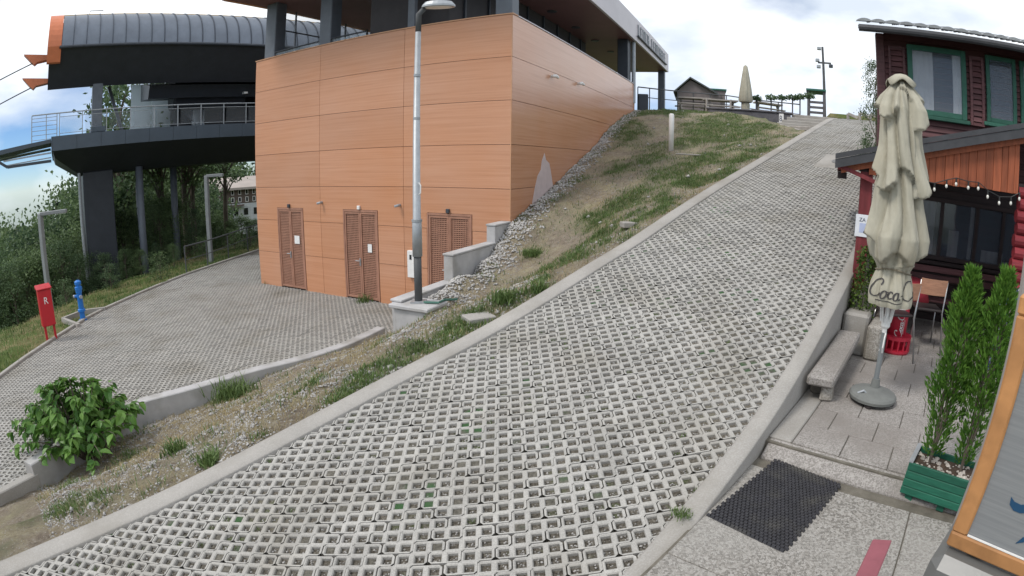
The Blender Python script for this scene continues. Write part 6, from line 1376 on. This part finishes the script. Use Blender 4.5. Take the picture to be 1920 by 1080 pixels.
mb = MB(); V = [(hx + .22 * math.cos(2 * math.pi * i / n_), hy + .10 * math.sin(2 * math.pi * i / n_), hz - .038) for i in range(n_)]; mb.add(V + [(a, b, c + .006) for a, b, c in V], [tuple(range(n_))[::-1], tuple(range(n_, 2 * n_))] + [(i, (i + 1) % n_, n_ + (i + 1) % n_, n_ + i) for i in range(n_)]); mb.build('lens', M['white'], lamp)
mb = MB(); mb.tube([(lx + .05, ly - .07, lz + 1.95), (lx + .08, ly - .08, lz + 1.90), (lx + .075, ly - .08, lz + 1.78), (lx + .05, ly - .07, lz + 1.76)], .01, 6); mb.build('cable_tie', M['white'], lamp)
mb = MB(); mb.box((lx, ly, lz + .012), (.24, .24, .024)); mb.build('base_plate', M['steel'], lamp)
fb_ = thing('lamp_foundation', (lx, ly, lz - .6), 'square concrete foundation block under the street lamp', 'concrete block')
FF = Frame((lx, ly), 295, 205)
mb = MB(); mb.fb(FF, -.40, .38, -.28, .34, lz - .07, lz - .001); mb.build('cap', M['wallconc'], fb_, bevel=.015)
mb = MB(); mb.fb(FF, -.34, .32, -.22, .28, lz - 1.2, lz - .075); mb.build('block', M['wallconc'], fb_, bevel=.02)
mb = MB(); mb.tube([(lx + .1, ly - .1, lz + .02), (lx + .35, ly - .15, lz + .03), (lx + .42, ly + .08, lz + .02), (lx + .62, ly + .2, lz - .0)], .02, 8); tag(mb.build('green_hose', pm('green_hose', (.06, .15, .12), bump=0)), 'green cable duct lying on the lamp foundation', 'hose')
# loose concrete piece and planks on the bank
def lying(px, sz, az, mat, label, cat, name):
    p = onhill(*px); a = R(az); rot = np.array([[math.cos(a), -math.sin(a), 0], [math.sin(a), math.cos(a), 0], [0, 0, 1]]); mb = MB(); mb.box((p[0], p[1], p[2] + sz[2] * .35), sz, rot); tag(mb.build(name, mat, bevel=.012), label, cat)
lying((898, 606), (.36, .26, .12), 30, M['kerb'], 'loose concrete slab lying beside the ramp kerb', 'concrete slab', 'loose_slab')
lying((1180, 425), (.30, .22, .10), 10, M['kerb'], 'pale stone lying high on the bank by the kerb', 'stone', 'loose_stone')
lying((1312, 292), (1.3, .06, .04), -10, M['plastic'], 'thin wooden stick lying in the grass of the bank', 'stick', 'stick')
# white marker post
mp_ = onhill(1258, 283); mt_ = dist_pt(1258, 213, float(math.hypot(mp_[0], mp_[1]))); mb = MB(); mb.tube([(mp_[0], mp_[1], mp_[2] - .1), (mp_[0], mp_[1], mt_[2] - .04), (mp_[0], mp_[1], mt_[2])], [.075, .075, .05], 14); tag(mb.build('marker_post', M['white'], smooth=True), 'white marker post standing in the grass of the bank', 'post')
# two angled lamps by the verge
M['lampgrey'] = pm('lamp_grey', (.24, .25, .255), var=.12, rough=.5, bump=.02)
def angle_lamp(px, ptop, rho, arm, label):
    b = dist_pt(*px, rho); t = dist_pt(*ptop, rho); x, y = float(b[0]), float(b[1]); gz = b[2]
    o = thing('angle_lamp', (x, y, gz), label, 'street lamp', None); mb = MB(); mb.box((x, y, (gz + t[2]) / 2 - .3), (.17, .17, t[2] - gz + .6)); mb.build('post', M['lampgrey'], o, bevel=.015)
    a = R(arm[0]); e = np.array([x + math.sin(a) * arm[1], y + math.cos(a) * arm[1], t[2] - .02]); mb = MB(); mb.beam((x, y, t[2] - .02), e, .19, .12); h = mb.build('arm', M['lampgrey'], o, bevel=.015)
    q = np.array([x, y, t[2] - .085]); mb = MB(); mb.beam(q * .25 + (e - np.array([0, 0, .065])) * .75, q * .02 + (e - np.array([0, 0, .065])) * .98, .14, .012); mb.build('light_strip', M['white'], h)
angle_lamp((92, 552), (78, 400), 20.5, (60, 1.05), 'square-section angled lamp beside the red hose cabinet')
angle_lamp((396, 488), (389, 329), 24.0, (75, .75), 'square-section angled lamp beside the handrail')
# handrail along the courtyard edge
hr = thing('handrail', (*G(350, 512, -1.6)[:2], -1.6), 'thin steel handrail along the far edge of the courtyard', 'handrail')
pts = [G(x, y, -1.58) for x, y in ((350, 513), (390, 500), (429, 484), (465, 468), (492, 458))]; tops = [p + np.array([0, 0, 1.0]) for p in pts]
mb = MB(); mb.tube([tops[0] - np.array([0, 0, .25])] + tops, .028, 8); mb.build('rail', M['lamp_dark'], hr)
mb = MB(); mb.tube([p + np.array([0, 0, .5]) for p in pts], .015, 6); mb.build('mid_rail', M['lamp_dark'], hr)
for p, t in zip(pts, tops): mb = MB(); mb.tube([p - np.array([0, 0, .2]), t], .024, 8); mb.build('post', M['lamp_dark'], hr)
# red hose cabinet
M['redcab'] = pm('red_enamel', (.50, .018, .028), var=.08, scale=4, rough=.35, bump=.0, spec=.5)
rc = G(98, 640, -1.6); FH = Frame((rc[0] - .05, rc[1] + .05), 30, 120); hb = thing('hose_cabinet', (rc[0], rc[1], -1.6), 'red fire hose cabinet on legs at the courtyard kerb', 'cabinet')
mb = MB(); mb.fb(FH, -.19, .19, -.2, .04, -1.22, -.30); cabo = mb.build('body', M['redcab'], hb, bevel=.015)
mb = MB(); mb.hexa([FH.p(-.215, -.24, -.30), FH.p(.215, -.24, -.30), FH.p(.215, .09, -.30), FH.p(-.215, .09, -.30), FH.p(-.215, -.24, -.20), FH.p(.215, -.24, -.20), FH.p(.215, .09, -.27), FH.p(-.215, .09, -.27)]); mb.build('lid', M['redcab'], hb, bevel=.01)
for a in (-.12, .14):
    mb = MB(); mb.fb(FH, a - .03, a + .03, -.12, -.06, -1.75, -1.22); mb.build('leg', M['redcab'], hb)
mb = MB(); mb.fb(FH, -.175, .175, .041, .05, -1.19, -.33); dr_ = mb.build('door', M['redcab'], hb)
text_mesh('R', .24, lambda x, y, z: FH.p(x * .9 - .06, .0515 + z, -.66 + y), M['white'], 'marking', dr_)
# blue hydrant in its kerbed pit
M['bluehyd'] = pm('blue_enamel', (.015, .17, .55), var=.1, scale=5, rough=.35, bump=0, spec=.5)
hc = G(156, 600, -1.6); hy_ = thing('hydrant', (hc[0], hc[1], -1.6), 'blue pillar hydrant in a small kerbed pit', 'hydrant')
mb = MB(); mb.lathe((hc[0], hc[1], -1.62), [(.13, 0), (.13, .05), (.085, .06), (.08, .25), (.12, .27), (.12, .33), (.085, .35), (.085, .78), (.10, .80), (.10, .88)], 18); mb.build('pillar', M['bluehyd'], hy_, smooth=False)
mb = MB(); mb.lathe((hc[0], hc[1], -.74), [(.115, 0), (.115, .07), (.08, .09), (.08, .13), (.105, .15), (.105, .22), (.05, .26)], 18); mb.build('bonnet', M['bluehyd'], hy_)
for s in (-1, 1):
    mb = MB(); mb.tube([(hc[0], hc[1], -.92), (hc[0] + s * .13, hc[1] - .08, -.92)], .045, 10); o = mb.build('outlet', M['bluehyd'], hy_)
    mb = MB(); mb.tube([(hc[0] + s * .13, hc[1] - .08, -.92), (hc[0] + s * .17, hc[1] - .105, -.92)], .05, 10); mb.build('cap', M['steel'], o)
pit = [G(x, y, -1.58) for x, y in ((118, 600), (156, 585), (198, 580))]
mb = MB()
for p, q in zip(pit[:-1], pit[1:]): mb.beam(p, q, .10, .14)
mb.beam(pit[0], G(148, 612, -1.58), .10, .14); tag(mb.build('pit_kerb', M['kerb']), 'pale kerb strips framing the hydrant pit', 'kerb')

# ================================================================== FAR THINGS ON THE CREST
def dp(x, y, rho): return dist_pt(x, y, rho)
M['slategrey'] = pm('dark_stone_wall', (.13, .125, .135), var=.3, scale=3, rough=.9, bump=.5, bscale=20)
M['cottwall'] = pm('cottage_wall', (.16, .135, .135), var=.2, scale=2, rough=.85, bump=.2)
M['cottroof'] = pm('cottage_roof', (.075, .085, .085), var=.2, scale=3, rough=.7, bump=.2)
M['greenroof'] = pm('green_edge', (.03, .13, .095), rough=.6, bump=0)
# terrace retaining wall and paved steps
def az_frame(px, rho): p = dp(*px, rho); a = math.degrees(math.atan2(p[0], p[1])); return Frame((p[0], p[1]), a + 90, a + 180), p[2]
Fw, zb_ = az_frame((1420, 222), 25.0)
tw = thing('terrace_wall', Fw.p(0, 0, 4.2), 'dark grey retaining wall of the terrace on top of the hill', 'wall')
mb = MB(); mb.fb(Fw, -2.2, 1.5, -.4, 0, 3.6, 4.72); mb.build('wall', M['slategrey'], tw, bevel=.02)
mb = MB(); mb.fb(Fw, -2.3, 1.6, -.45, .05, 4.722, 4.80); mb.build('coping', M['slategrey'], tw, bevel=.02)
stp = thing('garden_steps', Fw.p(2.4, 0, 4.0), 'broad pale steps climbing from the ramp to the terrace', 'steps')
for i in range(5):
    p = dp(1500 + i * 8, 238 - i * 5, 23.0 + i * .55); F1 = Frame((p[0], p[1]), 118, 208); mb = MB(); mb.fb(F1, -1.15, .95, -.5, 0, p[2] - .5, p[2]); mb.build('step', M['kerb'], stp, bevel=.02)
# cottage
Fc_, _ = az_frame((1311, 190), 45.0); ct = thing('cottage', Fc_.p(0, -2, 4.6), 'small gabled cottage on the hilltop behind the fence', 'house')
zz = lambda y: float(dp(1300, y, 45.0)[2])
mb = MB(); mb.fb(Fc_, -1.75, 1.7, -5, 0, 3.5, zz(172)); mb.build('wall', M['cottwall'], ct)
mb = MB(); g0, g1, gp_ = FP, FP, 0
mb.add([Fc_.p(-1.75, 0.003, zz(172)), Fc_.p(1.2, 0.003, zz(172)), Fc_.p(-.72, 0.003, zz(150)), Fc_.p(-1.75, -5, zz(172)), Fc_.p(1.2, -5, zz(172)), Fc_.p(-.72, -5, zz(150))], [(0, 1, 2), (3, 5, 4), (0, 2, 5, 3), (1, 4, 5, 2), (0, 3, 4, 1)]); mb.build('gable', M['cottwall'], ct)
for (a0, a1) in ((-2.05, -.72), (1.5, -.72)):
    mb = MB(); z0, z1 = zz(176), zz(148); q = [Fc_.p(a0, .35, z0), Fc_.p(a1, .35, z1), Fc_.p(a1, -5.3, z1), Fc_.p(a0, -5.3, z0)]; mb.hexa(q + [p + np.array([0, 0, .12]) for p in q]); mb.build('roof', M['cottroof'], ct)
mb = MB(); mb.fb(Fc_, .6, 2.1, -4, -.3, 3.5, zz(166)); mb.build('annex', M['cottwall'], ct); mb = MB(); mb.fb(Fc_, .5, 2.2, -4.1, -.2, zz(166) + .002, zz(166) + .12); mb.build('annex_roof', M['greenroof'], ct)
# railing along the hilltop terrace
rp_ = [dp(x, y, r) for x, y, r in ((1196, 163, 26), (1240, 168, 26), (1300, 174, 27), (1362, 179, 27.5), (1420, 188, 27), (1500, 196, 26))]
rt = thing('hilltop_railing', rp_[0] - np.array([0, 0, 1]), 'thin rail fence along the hilltop terrace', 'railing'); mb = MB(); mb.tube(rp_, .03, 6); mb.build('top_rail', M['lamp_dark'], rt)
mb = MB(); mb.tube([p - np.array([0, 0, .45]) for p in rp_], .02, 6); mb.build('mid_rail', M['lamp_dark'], rt)
for i in range(len(rp_) - 1):
    for f in (0, .5): p = rp_[i] * (1 - f) + rp_[i + 1] * f; mb = MB(); mb.tube([p - np.array([0, 0, 1.25]), p], .025, 6); mb.build('post', M['lamp_dark'], rt)
# dark gate block at the end of the clad wall
Fg, _ = az_frame((1207, 190), 24.6); mb = MB(); mb.fb(Fg, -.25, .2, -.4, 0, 4.0, float(dp(1207, 176, 24.6)[2])); tag(mb.build('bin', M['anthracite'], bevel=.03), 'dark box standing at the far end of the clad wall', 'bin')
# closed garden umbrella on the terrace
b = dp(1398, 214, 26.0); t_ = dp(1394, 122, 26.0); gu = thing('garden_umbrella', (b[0], b[1], 4.6), 'closed pale parasol standing on the hilltop terrace', 'umbrella')
V, Fq, nn = [], [], 48
for i, (f, r) in enumerate(((1, .03), (.97, .10), (.8, .17), (.5, .28), (.28, .34), (.24, .30))):
    z = t_[2] * f + b[2] * (1 - f)
    for k in range(nn): a = 2 * math.pi * k / nn; q = r * (.86 + .14 * abs(math.sin(4 * a)) ** .5); V.append((b[0] + q * math.cos(a), b[1] + q * math.sin(a), z))
for i in range(5):
    for k in range(nn): Fq.append((i * nn + k, (i + 1) * nn + k, (i + 1) * nn + (k + 1) % nn, i * nn + (k + 1) % nn))
fast('canopy', V, Fq, M['canvas'], gu, smooth=True); mb = MB(); mb.tube([(b[0], b[1], 4.4), (b[0], b[1], t_[2])], .035, 8); mb.build('pole', M['white'], gu); mb = MB(); mb.lathe((b[0], b[1], 4.55), [(.35, 0), (.33, .12), (.06, .2)], 20); mb.build('base', M['kerb'], gu)
mb = MB(); mb.lathe((b[0], b[1], b[2] + .15), [(.18, 0), (.2, .3), (.12, .45)], 14); mb.build('hem', M['canvas'], gu)
# floodlight pole and shelter
b = dp(1547, 210, 30.0); t_ = dp(1542, 88, 30.0); fp = thing('floodlight_pole', (b[0], b[1], 4.6), 'tall pole carrying floodlights on the hilltop', 'pole'); fr_ = Frame((b[0], b[1]), 121, 211)
mb = MB(); mb.tube([(b[0], b[1], 4.4), (t_[0], t_[1], t_[2])], [.09, .06], 10); mb.build('mast', M['lamp_dark'], fp)
za = float(dp(1545, 118, 30.0)[2]); mb = MB(); mb.fb(fr_, -.36, .36, -.04, .04, za - .04, za + .04); mb.build('crossbar', M['lamp_dark'], fp)
for a, z in ((-.25, t_[2] - .1), (-.36, za + .12), (-.30, za - .22), (.36, za - .15)):
    mb = MB(); mb.fb(fr_, a - .13, a + .09, -.1, .12, z - .08, z + .08); mb.build('floodlight', M['steel'] if a < 0 else M['anthracite'], fp, bevel=.02)
Fs_, _ = az_frame((1531, 190), 28.0); sx = thing('timber_shelter', Fs_.p(0, 0, 4.6), 'small timber shelter with a green roof on the hilltop', 'shelter'); zt = float(dp(1531, 171, 28.0)[2])
for a in (-.42, .38):
    for o in (-1.0, 0): mb = MB(); mb.fb(Fs_, a - .05, a + .05, o - .05, o + .05, 4.3, zt); mb.build('post', M['slategrey'], sx)
mb = MB(); mb.fb(Fs_, -.52, .48, -1.2, .15, zt + .001, zt + .09); mb.build('roof', M['greenroof'], sx)
for z in (4.9, 5.15, 5.4, 5.65):
    mb = MB(); mb.fb(Fs_, -.36, .32, -.02, .02, z, z + .12); mb.build('rail_board', M['slategrey'], sx)
# planter posts with round bushes, tables
for i, (x, y) in enumerate(((1418, 184), (1446, 183), (1466, 183), (1486, 183), (1500, 182), (1518, 180))):
    p = dp(x, y, 26.8); o = thing('potted_shrub', (p[0], p[1], 4.6), 'small clipped shrub on a slim stem above the terrace wall', 'shrub', 'clipped shrubs in a row above the terrace wall')
    mb = MB(); mb.tube([(p[0], p[1], 4.6), (p[0], p[1], p[2])], .035, 8); mb.build('stem', M['slategrey'], o)
    n = 260; d = rand_dirs(n) * np.array([.30, .30, .12]) * RNG.uniform(.5, 1, (n, 1)); Ps = p[None] + d; D = rand_dirs(n); U = np.cross(D, rand_dirs(n)); V, F = cards(Ps, D, U, np.full(n, .10), np.full(n, .07)); fast('crown', V, F, M['leafB'], o)
def picnic(px, rho, label):
    p = dp(*px, rho); F1 = Frame((p[0], p[1]), 100 + random.uniform(-20, 20), 190); o = thing('picnic_table', (p[0], p[1], 4.6), label, 'table', None); zt = max(p[2], 5.2)
    mb = MB(); mb.fb(F1, -.8, .8, -.35, .35, zt, zt + .06); mb.build('table_top', M['plastic'], o)
    for s in (-1, 1):
        mb = MB(); mb.fb(F1, -.8, .8, s * .7 - .13, s * .7 + .13, zt - .32, zt - .27); mb.build('seat', M['plastic'], o)
        mb = MB(); mb.beam(F1.p(s * .6, -.7, 4.55), F1.p(s * .6, .2, zt), .07, .09); mb.beam(F1.p(s * .6, .7, 4.55), F1.p(s * .6, -.2, zt), .07, .09); mb.build('leg', M['plastic'], o)
picnic((1300, 186), 27, 'pale picnic table in front of the cottage'); picnic((1350, 190), 26.5, 'picnic table between the cottage and the closed pale parasol'); picnic((1440, 196), 28.5, 'picnic table behind the clipped shrubs')
for i, (x, y) in enumerate(((1325, 185), (1370, 187))):
    p = dp(x, y, 25.5); mb = MB(); mb.tube([(p[0], p[1], 4.3), (p[0], p[1], p[2])], .05, 8); tag(mb.build('fence_post', M['plastic']), 'pale wooden post in front of the hilltop terrace', 'post', 'pale posts before the terrace')
# number sign on the wall
Fn, _ = az_frame((1465, 224), 24.4); zc = float(dp(1465, 222, 24.4)[2]); mb = MB(); mb.fb(Fn, -.10, .10, 0, .02, zc - .20, zc + .20); ns = tag(mb.build('number_sign', M['white']), 'small white sign with a dark figure on the terrace wall', 'sign')
text_mesh('8', .34, lambda x, y, z: Fn.p(-.09 + x * .75, .022 + z, zc - .12 + y), M['ink'], 'figure', ns)
# kerb timbers near the crest
for (p0, p1) in (((1446, 233), (1500, 247)), ((1478, 240), (1522, 242))):
    a, b = dp(*p0, 21.5), dp(*p1, 20.5); mb = MB(); mb.beam(a, b, .16, .16); tag(mb.build('timber', M['plastic'], bevel=.02), 'weathered timber edging lying by the ramp crest', 'timber', 'timber edging at the ramp crest')
for i, (x, y) in enumerate(((1590, 213), (1612, 212), (1632, 214))):
    p = dp(x, y, 26); q = dp(x + 18, y + 8, 26); mb = MB(); mb.beam(p, q, .12, .12); mb.beam(p - np.array([0, 0, .5]), p, .1, .1); tag(mb.build('barrier', M['plastic']), 'low timber barrier beyond the ramp crest', 'barrier', 'timber barriers beyond the crest')
Fb, _ = az_frame((1610, 222), 27.0); zt = float(dp(1600, 215, 27.0)[2]); V = []
mb = MB(); mb.fb(Fb, -1.6, 2.6, -6, 0, 3.2, zt); tag(mb.build('grass_mound', M['verge'], bevel=.2), 'low grassy rise behind the ramp crest', None, None, 'structure')
b = dp(1638, 215, 34.0); t_ = dp(1638, 183, 34.0); mb = MB(); mb.tube([(b[0], b[1], 4.0), t_], .04, 8); tag(mb.build('thin_pole', M['lamp_dark']), 'thin pole rising beyond the ramp crest', 'pole')
# hotel in the woods
Fh, _ = az_frame((440, 380), 78.0); hz = lambda y: float(dp(440, y, 78.0)[2]); ho = thing('hotel', Fh.p(0, -5, hz(420)), 'timber hotel with pale roof half hidden by trees', 'building'); az2a = lambda x: Fh.px(x, 380, 0)[0]
M['hotelwood'] = pm('hotel_timber', (.13, .10, .085), var=.2, scale=.8, rough=.85, bump=.1); M['hotelroof'] = pm('hotel_roof', (.36, .31, .28), var=.12, scale=.6, rough=.8, bump=.1); M['hotelwhite'] = pm('hotel_render', (.52, .54, .56), var=.1, rough=.8, bump=0)
A0_, A1_ = az2a(398), az2a(520)
mb = MB(); mb.fb(Fh, A0_, A1_, -9, 0, hz(382), hz(352)); mb.build('upper_wall', M['hotelwood'], ho); mb = MB(); mb.fb(Fh, A0_ + 2.2, A1_, -9, -.05, hz(440), hz(382) - .002); mb.build('lower_wall', M['hotelwhite'], ho)
mb = MB(); z0, z1 = hz(356), hz(337); q = [Fh.p(A0_ - .6, 1.0, z0), Fh.p(A1_, 1.0, z0), Fh.p(A1_, -5, z1), Fh.p(A0_ - .6, -5, z1)]; mb.hexa(q + [p + np.array([0, 0, .3]) for p in q]); mb.build('roof', M['hotelroof'], ho)
for r, y in enumerate((361, 375)):
    for i in range(10):
        a = A0_ + .7 + i * 1.0; mb = MB(); mb.fb(Fh, a, a + .42, .002, .06, hz(y) - .35, hz(y) + .35); w = mb.build('window', M['white'], ho); mb = MB(); mb.fb(Fh, a + .07, a + .35, .061, .07, hz(y) - .28, hz(y) + .28); mb.build('pane', M['darkglass'], w)
for i in range(6):
    a = A0_ + 3 + i * 1.4; mb = MB(); mb.fb(Fh, a, a + .6, -.048, .0, hz(398) - .45, hz(398) + .45); mb.build('window', M['darkglass'], ho)
mb = MB(); mb.fb(Fh, A0_ - .2, A0_ + 4.5, .1, 1.2, hz(386), hz(384)); mb.build('balcony', M['hotelwood'], ho)
